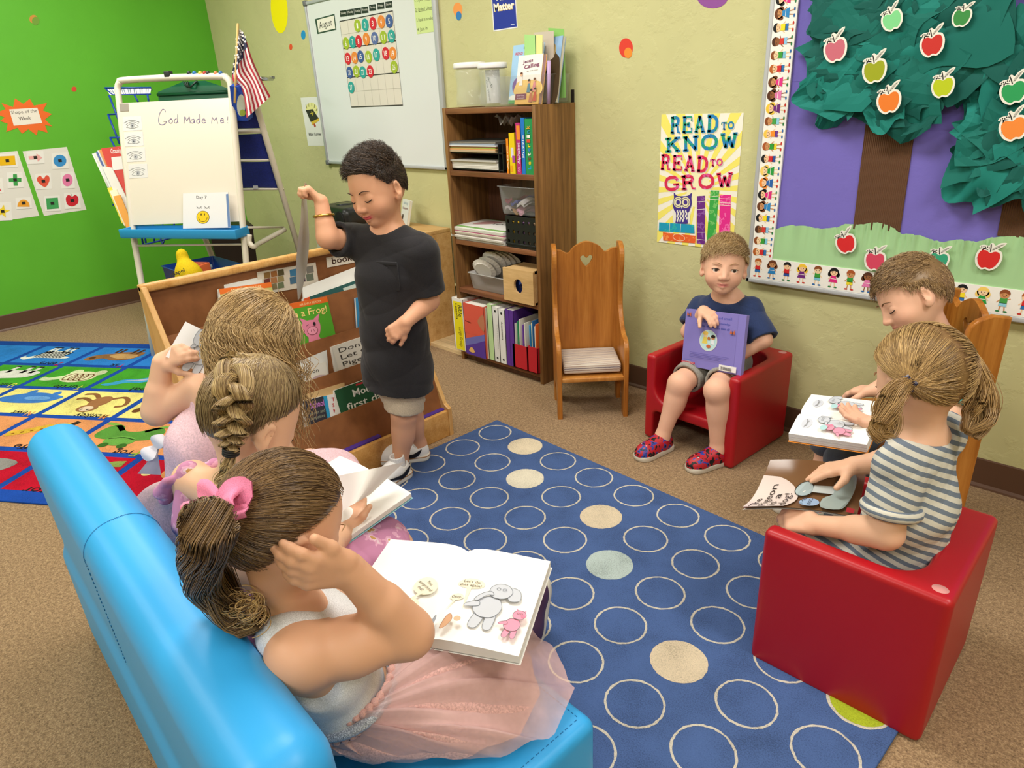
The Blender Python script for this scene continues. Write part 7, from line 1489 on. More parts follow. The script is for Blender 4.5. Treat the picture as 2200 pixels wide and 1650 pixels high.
ts = mat('2a292c', 'fabric', .9, .15, scale=600); cloth(S, 'shirt', ts, p1, .013, 20, 4)
pk = Plane(q(832, 594, -.092), -rB, V(0, 0, 1)); mb = MB()
mb.box(pk.pt(.0, .0, -.006), (.075, .09, .004), ts, .0015, np.stack([pk.U, pk.V, pk.N], 1)); mb.box(pk.pt(0, .04, -.003), (.075, .01, .003), ts, .001, np.stack([pk.U, pk.V, pk.N], 1)); mb.lathe([(0, .002), (.005, .0018), (.0055, 0)], pk.pt(0, .024, -.004), mat('141416', rough=.4), 12, np.stack([pk.U, pk.V, pk.N], 1)); mb.build('chest_pocket', p1)
S = SDF(*bbox([pel + .1, pel - .1, knR, knL, knR - .05, knL - .05], .1), .0032)
for h_, k_ in ((hipR, knR), (hipL, knL)):
 e = lerp3(h_, k_, .86); S.rc(h_ + V(0, 0, .0), lerp3(h_, k_, 1.2), .07, .066, .02);
S.rc(pel + V(0, 0, .01), pel + V(0, 0, -.02), .082, .082, .03, sq=(rB, 1.2))
S.plane(lerp3(hipL, knL, .84), nrm(knL - hipL));
for h_, k_ in ((hipR, knR), (hipL, knL)): S.rc(lerp3(h_, k_, .68), lerp3(h_, k_, 1.4), .057, .056, .0, 'sub')
S.plane(pel - V(0, 0, .03), (0, 0, 1)); cloth(S, 'shorts', mat('c2b39d', 'fabric', .85, .2, scale=500), p1, .011, 26, 9)
fdL, fdR = nrm(cv(-.62, 0, -.75) * V(1, 1, 0)), nrm(cv(-.95, 0, -.1) * V(1, 1, 0))
def swoosh(t, Q, R):
 for sd in (-1, 1):
  pts = [(-.02, .045), (.0, .026), (.02, .021), (.06, .034), (.02, .03), (.005, .034)]
  o = ipoly([(-.026, .05), (-.012, .027), (.012, .0215), (.03, .026), (.068, .04), (.03, .035), (.008, .034), (-.008, .04)], 3)
  mb = MB(); P = [Q(sd * (.0335 + .001 * (1 if u < .05 else 1)) * (1 if u > .0 else .96), u, h_) for u, h_ in o]; P2 = [p + R[:, 0] * sd * .0035 for p in P]; k = len(P); mb.add(P + P2, [tuple(range(k, 2 * k)), tuple(range(k))] + [(i, (i + 1) % k, k + (i + 1) % k, k + i) for i in range(k)], mat('15151a', rough=.4)); mb.build('side_mark', t)
 mb = MB(); out = ipoly([(0, -.047), (-.024, -.036), (-.029, 0), (-.033, .05), (-.035, .085), (-.026, .112), (0, .122), (.026, .112), (.035, .085), (.033, .05), (.029, 0), (.024, -.036)], 4); mb.tube([Q(p[0] * 1.04, .037 + (p[1] - .037) * 1.04, .0165) for p in out], .0016, mat('a8794c', rough=.6), 5, closed=True); mb.build('sole_stripe', t)
 for i in range(4): MB().tube(spl([Q(-.016, .035 + .013 * i, .06 - .006 * i), Q(0, .038 + .013 * i, .066 - .0065 * i), Q(.016, .035 + .013 * i, .06 - .006 * i)], 3), .0025, mat('e2e0de', rough=.7), 6).build('lace', t)
fL = F(856, 1030, .009); fR = F(893, 985, .009)
anL2 = V(fL[0], fL[1], .06); anR2 = V(fR[0], fR[1], .06)
shoe(p1, anL2 - fdL * .0, fdL, 1.12, 'e8e7e6', 'dedbd4', 'sneaker', swoosh, hz=.009, sock='e4e2e0'); shoe(p1, anR2, fdR, 1.12, 'e8e7e6', 'dedbd4', 'sneaker', swoosh, hz=.009, sock='e4e2e0')
wb_ = lerp3(elR, wrR, .62); ax = nrm(wrR - elR); u_ = nrm(np.cross(ax, V(.3, .2, .5))); v_ = np.cross(ax, u_)
MB().tube([wb_ + (u_ * math.cos(a) + v_ * math.sin(a)) * .0295 for a in np.linspace(0, 2 * PI, 25)[:-1]], [.0042 if i % 3 else .003 for i in range(24)], mat('d8b45c', 'metal', .25), 7, closed=True).build('bracelet', p1)
t = thing('booklet', 'limp white booklet hanging from the standing boy raised hand', 'booklet', q(650, 400, -.01))
Lc = spl([(655, 392), (648, 430), (646, 470), (640, 520), (636, 580), (640, 645)], 5); Rc = spl([(664, 400), (659, 425), (662, 470), (664, 520), (658, 580), (645, 640)], 5)
for nm, dd, c in (('cover', 0, 'd2d2d4'), ('inner_pages', .006, 'e0dfde')):
 G = []
 for i, (a, b) in enumerate(zip(Lc, Rc)):
  G.append([q(*(a + (b - a) * s_), -.02 + dd + .12 * s_ + .012 * math.sin(i * .35 + s_ * 3)) for s_ in np.linspace(0, 1, 8)])
 mb = MB(); mb.grid(G, mat(c, rough=.45)); G2 = [[p + HZ * .0012 for p in r_] for r_ in G]; mb.grid(G2, mat(c, rough=.45)); mb.build(nm, t)
# ---------------------------------------------------------------- boy with the lilac book in the far red chair
p2 = thing('person', 'blond boy in navy t-shirt seated in red cube chair showing a lilac book', 'person', (-1.14, 2.2, 0))
q = lambda x, y, yy: AT(x, y, 1, yy)
hc, hR, hs = q(1556, 569, 2.165), frame(cv(-.24, .30, -.92), cv(.03, -.95, -.31)), .19
pel, chs, nb = q(1553, 772, 2.245), q(1560, 680, 2.235), q(1562, 632, 2.215); pel[2] = max(pel[2], .232)
rB = nrm(cv(-1, 0, .1) * V(1, 1, 0)); fB = np.cross(V(0, 0, 1), rB)
shR, shL = q(1510, 660, 2.23), q(1612, 666, 2.2); elR, elL = q(1481, 712, 2.165), q(1640, 730, 2.16); wrR, wrL = q(1511, 668, 2.115), q(1588, 765, 2.12)
hipR, hipL = pel + rB * .05 + V(0, -.02, -.005), pel - rB * .05 + V(0, -.02, -.005); knR, knL = q(1462, 824, 2.02), q(1541, 838, 2.0);
sR, sL = F(1412, 975), F(1516, 1002); anR, anL = q(1419, 925, 2.02), q(1531, 960, 1.99)
anR = V(sR[0], sR[1], .06) + V(.0, .03, 0); anL = V(sL[0], sL[1], .06) + V(.02, .04, 0)
lo, hi = bbox([hc + .15, hc - .12, wrR, elR, elL, knR, knL, anR, anL, pel], .07); lo[2] = .02
S = SDF(lo, hi, .0028)
S.rc(pel, chs, .066, .07, .02, sq=(rB, 1.25)); S.rc(chs, nb - V(0, 0, .02), .066, .045, .03, sq=(rB, 1.3)); S.rc(nb - V(0, 0, .01), hc + hR @ V(0, -.12, -.3) * hs, .036, .034, .03); S.rc(shR, shL, .036, .036, .04)
limb(S, [shR, elR, wrR], [.034, .028, .02]); limb(S, [shL, elL, wrL], [.034, .028, .02])
for h_, k_, a_ in ((hipR, knR, anR), (hipL, knL, anL)): limb(S, [h_, k_, a_], [.052, .04, .025], .02); S.el(lerp3(k_, a_, .3) + V(0, .01, 0), (.032, .032, .055), k=.03); S.el(k_ + V(0, -.012, .0), (.034, .03, .036), k=.02); S.rc(a_, a_ + V(0, -.012, -.03), .024, .023, .02)
head_sdf(S, hc, hR, hs, 'open', .15)
hand_sdf(S, wrR, nrm(q(1537, 684, 2.075) - wrR), cv(.1, .6, .8), 1, .95, (.35, .4, .4, .45), .1, thumb=(.6, .5, .6))
hand_sdf(S, wrL, nrm(q(1530, 795, 2.1) - wrL), cv(0, -.3, -1), 1, .92, (.3, .3, .3, .35), thumb=(.6, .7, .1))
skin_obj(S, 'body', p2, 'e5b397', 'c4736c', (hc, hR, hs, .15)); eyeballs(hc, hR, hs, p2, (-.15, 1, -.03), '4a3a30'); face_lines(hc, hR, hs, p2, True, 'a58258', False, .011)
short_hair(hc, hR, hs, p2, [(0, .49), (30, .45), (52, .36), (66, .12), (80, .02), (98, .02), (104, -.28), (125, -.5), (180, -.62)], 'a08258', 'e0c392', lambda u: V(.45, .75, -.2) if u[2] > .35 else V(0, -.1, -1), lambda u: .13 if u[2] > .4 else .07, 4200, 5, .0008, .08, 'b2925f', .055)
S = SDF(lo, hi, .003); S.rc(pel - V(0, 0, .0), chs, .082, .08, .02, sq=(rB, 1.25)); S.rc(chs, nb - V(0, 0, .04), .077, .055, .03, sq=(rB, 1.4)); S.rc(shR, shL, .041, .041, .04)
for a, b, e in ((shR, elR, .75), (shL, elL, .98)):
 en = lerp3(a, b, e); ax = nrm(b - a); T = SDF(lo, hi, .003); T.rc(a, lerp3(a, b, e + .25), .04, .052, 0); T.plane(en, ax); T.rc(lerp3(a, b, e - .16), lerp3(a, b, 1.35), .037, .042, 0, 'sub'); h = np.maximum(.02 - np.abs(S.D - T.D), 0) / .02; S.D = np.minimum(S.D, T.D) - h * h * .005
S.el(nb + fB * .022 + V(0, 0, .018), (.056, .062, .05), k=.012, op='sub'); cloth(S, 'shirt', mat('2c3a60', 'fabric', .9, .15, scale=600), p2, .012, 22, 14)
S = SDF(*bbox([pel + .1, knR, knL, pel - .08], .08), .003)
for h_, k_ in ((hipR, knR), (hipL, knL)):
 T = SDF(*bbox([pel + .1, knR, knL, pel - .08], .08), .003); T.rc(h_, lerp3(h_, k_, 1.1), .063, .054, .0); T.plane(lerp3(h_, k_, .78), nrm(k_ - h_)); T.rc(lerp3(h_, k_, .62), lerp3(h_, k_, 1.3), .049, .047, 0, 'sub'); S.D = np.minimum(S.D, T.D)
S.rc(pel, pel + V(0, -.02, -.01), .072, .07, .03, sq=(rB, 1.2)); cloth(S, 'shorts', mat('97938a', 'fabric', .85, .2, scale=400), p2, .005, 30, 19)
shm_ = mat('a02028', 'blotch', .45, .4, s=46, cs=[(0, '15151a'), (.42, 'b01e2a'), (.56, '2b3f96'), (.64, '18181e')])
def webs(t, Q, R):
 for sd in (-1, 1): MB().tube(spl([Q(sd * .012, .03, .066), Q(sd * .02, .012, .07), Q(sd * .026, -.01, .064)], 4), .0025, mat('c21f2c', rough=.5), 6).build('red_piping', t)
 for i in range(3): MB().tube(spl([Q(-.03, .03 + .012 * i, .04), Q(0, .04 + .012 * i, .062 - .004 * i), Q(.03, .03 + .012 * i, .04)], 4), .0008, mat('c9c6c2', rough=.5), 5).build('web_line', t)
 for sd in (-1, 1): MB().lathe([(0, .002), (.005, .0015), (.006, 0)], Q(sd * .009, .088, .0535), mat('dedad6', rough=.5), 10, R, 1, .7).build('white_patch', t)
shoe(p2, anR, nrm(V(-.22, -1, 0)), 1.02, shm_, 'c9c2b2', 'slip_on_shoe', webs, sock='dcdcd8'); shoe(p2, anL, nrm(V(-.42, -1, 0)), 1.02, shm_, 'c9c2b2', 'slip_on_shoe', webs, sock='dcdcd8')
bl_p = AT(1464, 783, 1, 2.075); tl_p = AT(1487, 660, 1, 2.115); tr_p = AT(1615, 674, 1, 2.085)
pu = nrm(tr_p - tl_p); pv = nrm((tl_p - bl_p) - pu * ((tl_p - bl_p) @ pu)); pl2 = Plane(bl_p, pu, pv); qd = [pl2.px(p) for p in ((1464, 783), (1593, 798), (1615, 674), (1487, 660))]; w_ = (qd[1][0] + qd[2][0] - qd[3][0]) / 2 + .002; h_ = (qd[3][1] + qd[2][1] - qd[1][1]) / 2
def f_lilac(S, w_, h_):
 S.rect(0, 0, w_ * .88, h_, '8379c0'); c_ = (w_ * .43, h_ * .5)
 S.text('Love is for big and small', (w_ * .16, h_ * .87), (w_ * .78, h_ * .89), .009, '4b54ac', .01); S.text('flowers trust and knowledge', (w_ * .2, h_ * .8), (w_ * .76, h_ * .8), .007, '4b54ac', .01); S.text("Together, let's celebrate them all!", (w_ * .2, h_ * .73), (w_ * .76, h_ * .71), .008, '4b54ac', .01)
 S.ell(*c_, .0375, .0375, 'e4e2dc'); S.ell(*c_, .0355, .0355, 'bcdcdc'); x, y = c_
 S.poly([(x - .026, y - .012), (x - .002, y - .012), (x - .006, y + .012), (x - .02, y + .012)], 'e4cf62'); S.ell(x - .012, y + .02, .009, .009, 'e9c69a'); S.ell(x - .013, y + .025, .011, .007, 'e2be5c'); S.ell(x + .02, y + .012, .008, .008, 'c98f66'); S.ell(x + .02, y + .016, .009, .006, '2b201c'); S.poly([(x + .012, y - .012), (x + .027, y - .012), (x + .025, y + .004), (x + .014, y + .004)], 'dfe6ea'); S.ell(x + .004, y - .02, .009, .006, 'c8663a'); S.ell(x + .003, y + .008, .006, .006, 'b0703a')
 for bx, by in ((.07, .9), (.82, .68)): S.poly([(w_ * bx, h_ * by), (w_ * bx - .008, h_ * by + .012), (w_ * bx - .01, h_ * by - .004)], 'c0653a'); S.poly([(w_ * bx, h_ * by), (w_ * bx + .008, h_ * by + .012), (w_ * bx + .009, h_ * by - .005)], 'c0653a'); S.line([(w_ * bx, h_ * by - .008), (w_ * bx, h_ * by + .008)], .0015, '3a241c')
 for i in range(4): S.line([(w_ * .14, h_ * (.26 - .025 * i)), (w_ * (.8 - .05 * i), h_ * (.26 - .025 * i))], .0012, '5f59a4')
 S.rect(w_ * .66, h_ * .03, w_ * .94, h_ * .13, 'e6e4e2'); [S.rect(w_ * (.68 + .018 * i), h_ * .045, w_ * (.688 + .018 * i), h_ * .1, '2b2b30') for i in range(11)]; S.rect(w_ * .02, h_ * .05, w_ * .26, h_ * .085, 'b83446'); S.text('SCHOLASTIC', (w_ * .04, h_ * .057), (w_ * .24, h_ * .057), .004, 'e9d6d8'); S.text('tomorrow', (w_ * .06, h_ * .11), (w_ * .2, h_ * .11), .006, '3f62b0')
Rb_ = np.stack([pl2.U, -pl2.N, pl2.V], 1); book('book', 'square lilac picture book held up by the boy in navy', pl2.pt(w_ / 2, h_ / 2, -.009), (w_, .016, h_), Rb_, '877dc6', face=f_lilac, spine_side=1)
def sleeve(S, lo, hi, a, b, e, r0, r1, ri, k=.02, h=.0032):
 en = lerp3(a, b, e); ax = nrm(V(b) - V(a)); T = SDF(lo, hi, S.h); T.rc(a, lerp3(a, b, e + .25), r0, r1, 0); T.plane(en, ax); T.rc(lerp3(a, b, e - .16), lerp3(a, b, 1.35), ri, ri, 0, 'sub'); hh = np.maximum(k - np.abs(S.D - T.D), 0) / k; S.D = np.minimum(S.D, T.D) - hh * hh * k / 4
# ---------------------------------------------------------------- open books: two curved page blocks over boards
def open_book(name, label, c, U, Vv, w_, h_, t_=.012, arch=.018, cover='e9e6e0', pages='f0eee9', left=None, right=None, fold=0., cat='book'):
 """c: middle of the gutter on the cover plane, U: reading right, V: up the page, N = U x V faces the reader"""
 p = Plane(c, U, Vv); t = thing(name, label, cat, c)
 def sec(sg, base, n=12):
  return [(sg * w_ * x, base + arch * (1 - math.exp(-9 * x)) * (1 - .75 * x) + fold * x * x) for x in np.linspace(0, 1, n)]
 for sg, art, nm in ((-1, left, 'left_pages'), (1, right, 'right_pages')):
  top = sec(sg, t_); bot = [(x, .002 + fold * (x / w_) ** 2) for x, _ in top]; mb = MB(); pm_ = mat(pages, rough=.65)
  mb.grid([[p.pt(x, v, z) for x, z in top][::sg] for v in np.linspace(-h_ / 2, h_ / 2, 4)][::-1], pm_)
  for v in (-h_ / 2, h_ / 2): mb.grid([[p.pt(x, v, z) for x, z in top], [p.pt(x, v, z) for x, z in bot]], pm_, False)
  mb.grid([[p.pt(top[-1][0], v, z) for z in np.linspace(bot[-1][1], top[-1][1], 2)] for v in (-h_ / 2, h_ / 2)], pm_, False)
  for q_ in (.3, .6): z = bot[-1][1] + (top[-1][1] - bot[-1][1]) * q_; mb.box(p.pt(top[-1][0], 0, z), (.0006, h_, .0005), mat('c9c5bc'), 0, np.stack([p.U, p.V, p.N], 1))
  mb.build(nm, t)
  if art:
   xs = [abs(a) for a, _ in top]; zs = [z for _, z in top]
   S = Sheet(None, mp=lambda u, v, h, sg=sg, xs=xs, zs=zs: p.pt(u if sg > 0 else u - w_, v - h_ / 2, np.interp(abs(u if sg > 0 else u - w_), xs, zs) + .0006 + h), dh=.0003); art(S, w_, h_); S.build('page_print', t)
 mb = MB()
 for sg in (-1, 1): mb.grid([[p.pt(sg * (w_ + .003) * x, v, fold * x * x) for x in np.linspace(0, 1, 6)] for v in (-h_ / 2 - .002, h_ / 2 + .002)], mat(cover, rough=.4), False)
 mb.build('cover', t); return t
def bubble(S, x, y, rx, ry, lines, c='e4dcc4', ht=.008, tail=None, tc_='5d584e', rot=0):
 S.ell(x, y, rx, ry, c)
 if tail: S.poly([(x - rx * .2, y - ry * .8), (x + rx * .15, y - ry * .8), tail], c)
 n_ = len(lines); cr, sr = math.cos(rot), math.sin(rot)
 for i, s_ in enumerate(lines): yy = (n_ / 2 - i - .8) * ht * 1.5; wd = min(rx * 1.6, len(s_) * ht * .62); S.text(s_, (x - wd / 2 * cr - yy * sr, y + yy * cr - wd / 2 * sr), (x + wd / 2 * cr - yy * sr, y + yy * cr + wd / 2 * sr), ht, tc_)
def blob(S, pts, c, ln='6a7078', lw=.0008): P = ipoly(pts, 4); S.poly(P, c); S.line(P, lw, ln, None, True)
def beast(S, x, y, s, c='c3c7cf', pig=False):
 T = lambda pts: [(x + a * s, y + b * s) for a, b in pts]
 if pig: c = 'ea93aa'
 blob(S, T([(-.25, -.05), (-.32, -.5), (-.12, -.52), (-.05, -.1)]), c); blob(S, T([(.02, -.08), (.02, -.5), (.2, -.5), (.2, 0)]), c); blob(S, T([(-.3, .3), (-.36, .0), (-.15, -.2), (.15, -.15), (.28, .15), (.15, .42), (-.1, .45)]), c); blob(S, T([(-.3, .25), (-.55, .12), (-.55, .02), (-.25, .1)]), c)
 if pig: S.poly(T([(-.05, .85), (-.08, 1.02), (.06, .9)]), c); S.poly(T([(.22, .86), (.34, 1.0), (.34, .8)]), c)
 else: blob(S, T([(.3, .85), (.55, .8), (.62, .5), (.4, .42), (.3, .6)]), c)
 blob(S, T([(-.1, .5), (-.12, .75), (.05, .9), (.28, .88), (.4, .68), (.3, .48), (.1, .42)]), c)
 if pig: S.ell(x + .3 * s, y + .62 * s, .1 * s, .07 * s, 'e57f9a')
 else: blob(S, T([(-.1, .6), (-.3, .45), (-.4, .25), (-.3, .25), (-.15, .45), (0, .5)]), c)
 for a in (.06, .2): S.ring(x + a * s, y + .72 * s, .045 * s, .04 * s, .0007, '6a7078', n=12)
# ---------------------------------------------------------------- girl with the pink bow
p5 = thing('person', 'girl with pink hair bow in white top and pink tulle skirt, hand at her ear', 'person', (-.81, .4, .28))
pel, chs, nb = V(-.81, .375, .355), V(-.80, .345, .49), V(-.805, .315, .588)
rB = nrm(V(.915, -.40, 0)); fB = nrm(V(.40, .915, 0))
hc, hR, hs = V(-.796, .334, .726), frame(V(.13, .80, -.50), V(.06, .5, .85)), .181
shR, shL = V(-.725, .285, .562), V(-.885, .355, .55); elR, wrR = AT(878, 1362, 0, -.675), AT(752, 1226, 0, -.70); elL, wrL = V(-.945, .45, .44), V(-.94, .56, .37)
lo, hi = bbox([hc + .13, hc - .13, elR, wrR, elL, wrL, pel - .06, V(-.75, .72, .3)], .06); hi = np.maximum(hi, V(-.55, .98, .8)); lo[2] = .03
S = SDF(lo, hi, .0028)
S.rc(pel, chs, .066, .064, .02, sq=(rB, 1.2)); S.rc(chs, nb - V(0, 0, .02), .062, .042, .03, sq=(rB, 1.3)); S.rc(nb - V(0, 0, .03), hc + hR @ V(0, -.06, -.3) * hs, .038, .029, .03); S.rc(shR, shL, .036, .036, .04); S.rc(shR, chs + rB * .03, .04, .05, .03)
limb(S, [shR, elR, wrR], [.039, .034, .023]); S.rc(lerp3(elR, wrR, .05), lerp3(elR, wrR, .45), .034, .032, .012); S.el(lerp3(shR, elR, .45), (.04, .04, .04), k=.02); limb(S, [shL, elL, wrL], [.036, .03, .021])
knR, knL, anR, anL = V(-.80, .66, .315), V(-.90, .68, .315), V(-.935, .885, .075), V(-1.0, .86, .08)
for h_, k_, a_ in ((pel + rB * .036, knR, anR), (pel - rB * .036, knL, anL)): limb(S, [h_, k_, a_], [.05, .042, .026], .02)
head_sdf(S, hc, hR, hs, 'down', .1)
hd = nrm(AT(598, 1226, 0, -.708) - wrR); hand_sdf(S, wrR, hd, cv(-.15, -.35, .9), 1, 1.12, (.3, .4, .46, .52), .06, thumb=(.5, .85, .1))
hand_sdf(S, wrL, V(.2, 1, -.1), V(.4, 0, 1), 1, .95, (.4, .4, .4, .4))
skin_obj(S, 'body', p5, 'd7a482', 'c4736c', (hc, hR, hs, .1)); face_lines(hc, hR, hs, p5, True, 'a58560', True, .008)
wc_ = V(0, 0, .378)
S = SDF(lo, hi, .003); S.rc(pel, chs, .073, .070, .02, sq=(rB, 1.22)); S.rc(chs, nb - V(0, 0, .03), .069, .05, .03, sq=(rB, 1.35));
for s_ in (-1, 1): S.rc(nb + rB * .048 * s_ - V(0, 0, .016), chs + rB * .05 * s_, .038, .054, .03)
S.rc(lerp3(shR, shL, .2), lerp3(shR, shL, .8), .043, .043, .02); S.plane(wc_, (0, 0, -1)); S.el(nb + V(0, 0, .024) + fB * .014, V(.047, .058, .042), np.stack([rB, fB, V(0, 0, 1)], 1), .008, 'sub')
for a, s_ in ((shR, 1), (shL, -1)): S.el(a + rB * .03 * s_ + fB * .010 - V(0, 0, .028), V(.038, .043, .066), np.stack([rB, fB, V(0, 0, 1)], 1), .008, 'sub')
cloth(S, 'tank_top', mat('d9d9da', 'fabric', .85, .2, scale=700), p5, .006, 22, 3)
wc = V(-.81, .38, .395); Wt = lambda a: wc + rB * .092 * math.cos(a) + fB * .078 * math.sin(a) + V(0, 0, -.012 + .016 * math.sin(a))
hemp = [(-2.6, V(-.88, .30, .29)), (-1.9, V(-.745, .29, .287)), (-1.35, F(690, 1615, .292)), (-.9, F(860, 1655, .286)), (-.5, F(1080, 1640, .285)), (-.2, F(1190, 1600, .286)), (.1, F(1236, 1495, .287)), (.4, F(1195, 1425, .30)), (.75, F(1120, 1345, .335)), (1.1, V(-.82, .765, .32)), (1.5, V(-.93, .77, .315)), (2.0, V(-1.02, .72, .33)), (2.7, V(-1.03, .55, .30)), (3.3, V(-.95, .38, .30))]
ha = [p[0] for p in hemp]; hv = V([list(p[1]) for p in hemp])
def skirt(v1, lift, amp, seed, nu=150, nv=34):
 r = random.Random(seed); ph = [r.uniform(0, 6.3) for _ in range(8)]; G = []
 for i in range(nv):
  v = v1 * i / (nv - 1); row = []
  for j in range(nu):
   a = -2.6 + 5.9 * j / (nu - 1); h_ = V([np.interp(a, ha, hv[:, k]) for k in range(3)]); w0 = Wt(a); e = v ** .85; p = w0 + (h_ - w0) * e
   th = math.exp(-((a - 1.25) / 1.0) ** 2); th2 = math.exp(-((a - .55) / .45) ** 2)
   zt = w0[2] + (h_[2] - w0[2]) * (v ** (1.0 + .9 * th)); p[2] = zt + lift + (.0 * th + .03 * th2) * math.sin(PI * min(1, v * .95)) ; p[2] = max(p[2], .2835 + lift)
   p = p + (rB * math.cos(a) + fB * math.sin(a)) * .034 * math.sin(PI * v) * (1 / (1 + math.exp(6 * (a + .9)))); f_ = amp * (1 - .6 * th) * (math.sin(a * 17 + ph[0] + 2.5 * math.sin(v * 3 + ph[1])) + .7 * math.sin(a * 31 + ph[2] + 3 * v) + .6 * math.sin(a * 9 + ph[3] - 4 * v)) * (.35 + .65 * math.sin(PI * min(v * .8 + .1, 1)))
   p = p + V(0, 0, f_ + amp * 1.6) + nrm((h_ - w0) * V(1, 1, 0)) * .4 * f_
   row.append(p)
  G.append(row)
 return G
mb = MB(); mb.grid(skirt(.80, .0, .005, 2), mat('cda29b', 'fabric', .9, .1, scale=300)); mb.build('skirt_lining', p5)
mb = MB(); mb.grid(skirt(1.0, .006, .008, 6), mat('dcb7b2', 'tulle', .8, .2, a0=.4, a1=.7, ns=9)); mb.build('tulle_layer', p5)
n_ = 60; wb = MB(); wb.tube([Wt(a) * 1 + (Wt(a) - wc) * .04 + V(0, 0, .002) for a in np.linspace(-2.7, 3.4, n_)], .0135, mat('a9adb6', 'blotch', .3, .7, s=420, cs=[(0, '8d9099'), (.5, 'd5d8de'), (.58, '70747c')]), 8, flat=.7); wb.build('sequin_band', p5)
wb = MB()
for dz in (.015, -.015): wb.tube([Wt(a) + (Wt(a) - wc) * .01 + V(0, 0, dz + .003 * math.sin(a * 40)) for a in np.linspace(-2.7, 3.4, 300)], [.006 + .0016 * math.sin(i * .9) for i in range(300)], mat('d7a79e', 'fabric', .9, .1), 7)
wb.build('waist_ruffle', p5)
tie = nrm(V(.10, -.98, -.12)); tabg = [(0, .66), (30, .61), (52, .5), (72, .28), (88, .04), (99, -.3), (108, -.74), (140, -.9), (180, -.93)]
P, r = tied_paths(hc, hR, hs, tabg, tie, 5200, 11, .04, 12); n_ = len(P); T0 = scalp(hc, hR, hs, tie[None], np.array([[.03]]))[0]
vcap = hair_cap(hc, hR, hs, tabg, .03)
strands('hair', P, np.full((n_, 12), .00065) * np.linspace(.55, 1, 12)[None], hcols(n_, r, '4a3422', '9a7a50', 1.2), hairm, p5, (*vcap, np.array(lin('5a4028'))))
bk_d = hR @ tie
gd = [T0 - bk_d * .012, T0 + bk_d * .022 + V(0, -.0, .002), AT(450, 1128, 1, .212), AT(438, 1180, 1, .215), AT(446, 1236, 1, .228), AT(476, 1290, 1, .238), AT(520, 1335, 1, .25), AT(552, 1320, 1, .262)]
P, r = tail_paths(gd, [.013, .02, .03, .032, .03, .026, .02, .012], 2200, 5, 30, .010, 1.6, 9); n_ = len(P)
strands('ponytail', P, np.full((n_, 30), .0007) * np.concatenate([np.ones(22), np.linspace(1, .4, 8)])[None], hcols(n_, r, '4a3422', 'a08054', 1.15), hairm, p5)
cp = []
for i in range(90):
 c0 = AT(525 + rnd.uniform(-28, 30), 1318 + rnd.uniform(-22, 18), 1, .24 + rnd.uniform(0, .03)); rr_ = rnd.uniform(.008, .016); ph = rnd.uniform(0, 6); ax = nrm(V(rnd.uniform(-.3, .3), rnd.uniform(-.3, .3), -1)); u_ = nrm(np.cross(ax, V(0, 1, .2))); v_ = np.cross(ax, u_)
 cp.append([c0 + ax * (.035 * t_ - .02) + (u_ * math.cos(ph + 8 * t_) + v_ * math.sin(ph + 8 * t_)) * rr_ for t_ in np.linspace(0, 1, 22)])
strands('ringlets', cp, np.full((90, 22), .0008), hcols(90, np.random.RandomState(4), '5a4028', 'c7a468', .9), hairm, p5)
bw_ = T0 + bk_d * .006 + cv(.62, .3, 0) * .028 + nrm(cv(-.35, -.4, -.85)) * .026; bX = nrm(cv(.62, -.72, -.1)); bN = nrm(cv(-.35, -.4, -.85)); bX = nrm(bX - bN * (bX @ bN)); bY = np.cross(bN, bX)
pkm = mat('ee86ac', 'fabric', .55, .3, scale=900); bow = MB()
def ribbon(pts, wd, thk=.0016):
 Pm = spl([bw_ + (bX * a + bY * b) * .85 + bN * c_ for a, b, c_ in pts], 6); k = len(Pm); wds = np.interp(np.linspace(0, 1, k), np.linspace(0, 1, len(wd)), wd); G = []
 for i in range(k):
  T_ = nrm(Pm[min(i + 1, k - 1)] - Pm[max(i - 1, 0)]); sd = nrm(np.cross(T_, bN)); G.append([Pm[i] + sd * wds[i] * x + bN * .004 * math.sin(3 * x) for x in (-1, -.5, 0, .5, 1)])
 bow.grid(G, pkm); bow.grid([[p - bN * thk for p in row] for row in G], pkm)
ribbon([(0, 0, .006), (.018, .004, .016), (.042, .006, .018), (.05, .0, .01), (.03, -.002, .001), (0, 0, .004)], [.008, .014, .02, .02, .014, .007]); ribbon([(0, 0, .006), (-.016, -.006, .016), (-.03, -.012, .017), (-.036, -.014, .01), (-.02, -.006, .002), (0, 0, .004)], [.007, .013, .018, .018, .013, .007])
ribbon([(0, 0, .004), (-.012, .02, .01), (-.03, .045, .008), (-.045, .06, .004)], [.006, .012, .014, .013]); ribbon([(0, 0, .004), (.012, .022, .012), (.006, .05, .012), (-.004, .062, .01)], [.006, .012, .015, .015]); ribbon([(0, 0, .004), (.02, -.014, .01), (.045, -.028, .008)], [.005, .010, .009])
bow.tube([bw_ + bN * .012 - bX * .008, bw_ + bN * .015, bw_ + bN * .012 + bX * .008], .0075, pkm, 8); bow.build('hair_bow', p5)
pc = mat('4d3250', rough=.5)
def clog(t, Q, R):
 mb = MB()
 for i in range(6):
  for j in range(5): a, b = -.022 + .011 * j + .004 * (i % 2), .03 + .0125 * i; z_ = .066 - .0045 * i - abs(a) * .45 + (0 if i else -.004); mb.lathe([(0, .0012), (.0022, .001), (.0024, -.002)], Q(a, b, z_ - .0045), mat('1f1222'), 8, R)
 mb.build('vent_holes', t)
sd_ = V(-.12, .30, 1); shoe(p5, AT(1128, 1362, 1, .905), sd_, 1.12, pc, 'dcd8cc', 'clog', clog); shoe(p5, AT(1128, 1362, 1, .905) + V(-.10, -.02, .0), V(-.3, .35, 1), 1.12, pc, 'dcd8cc', 'clog', clog)
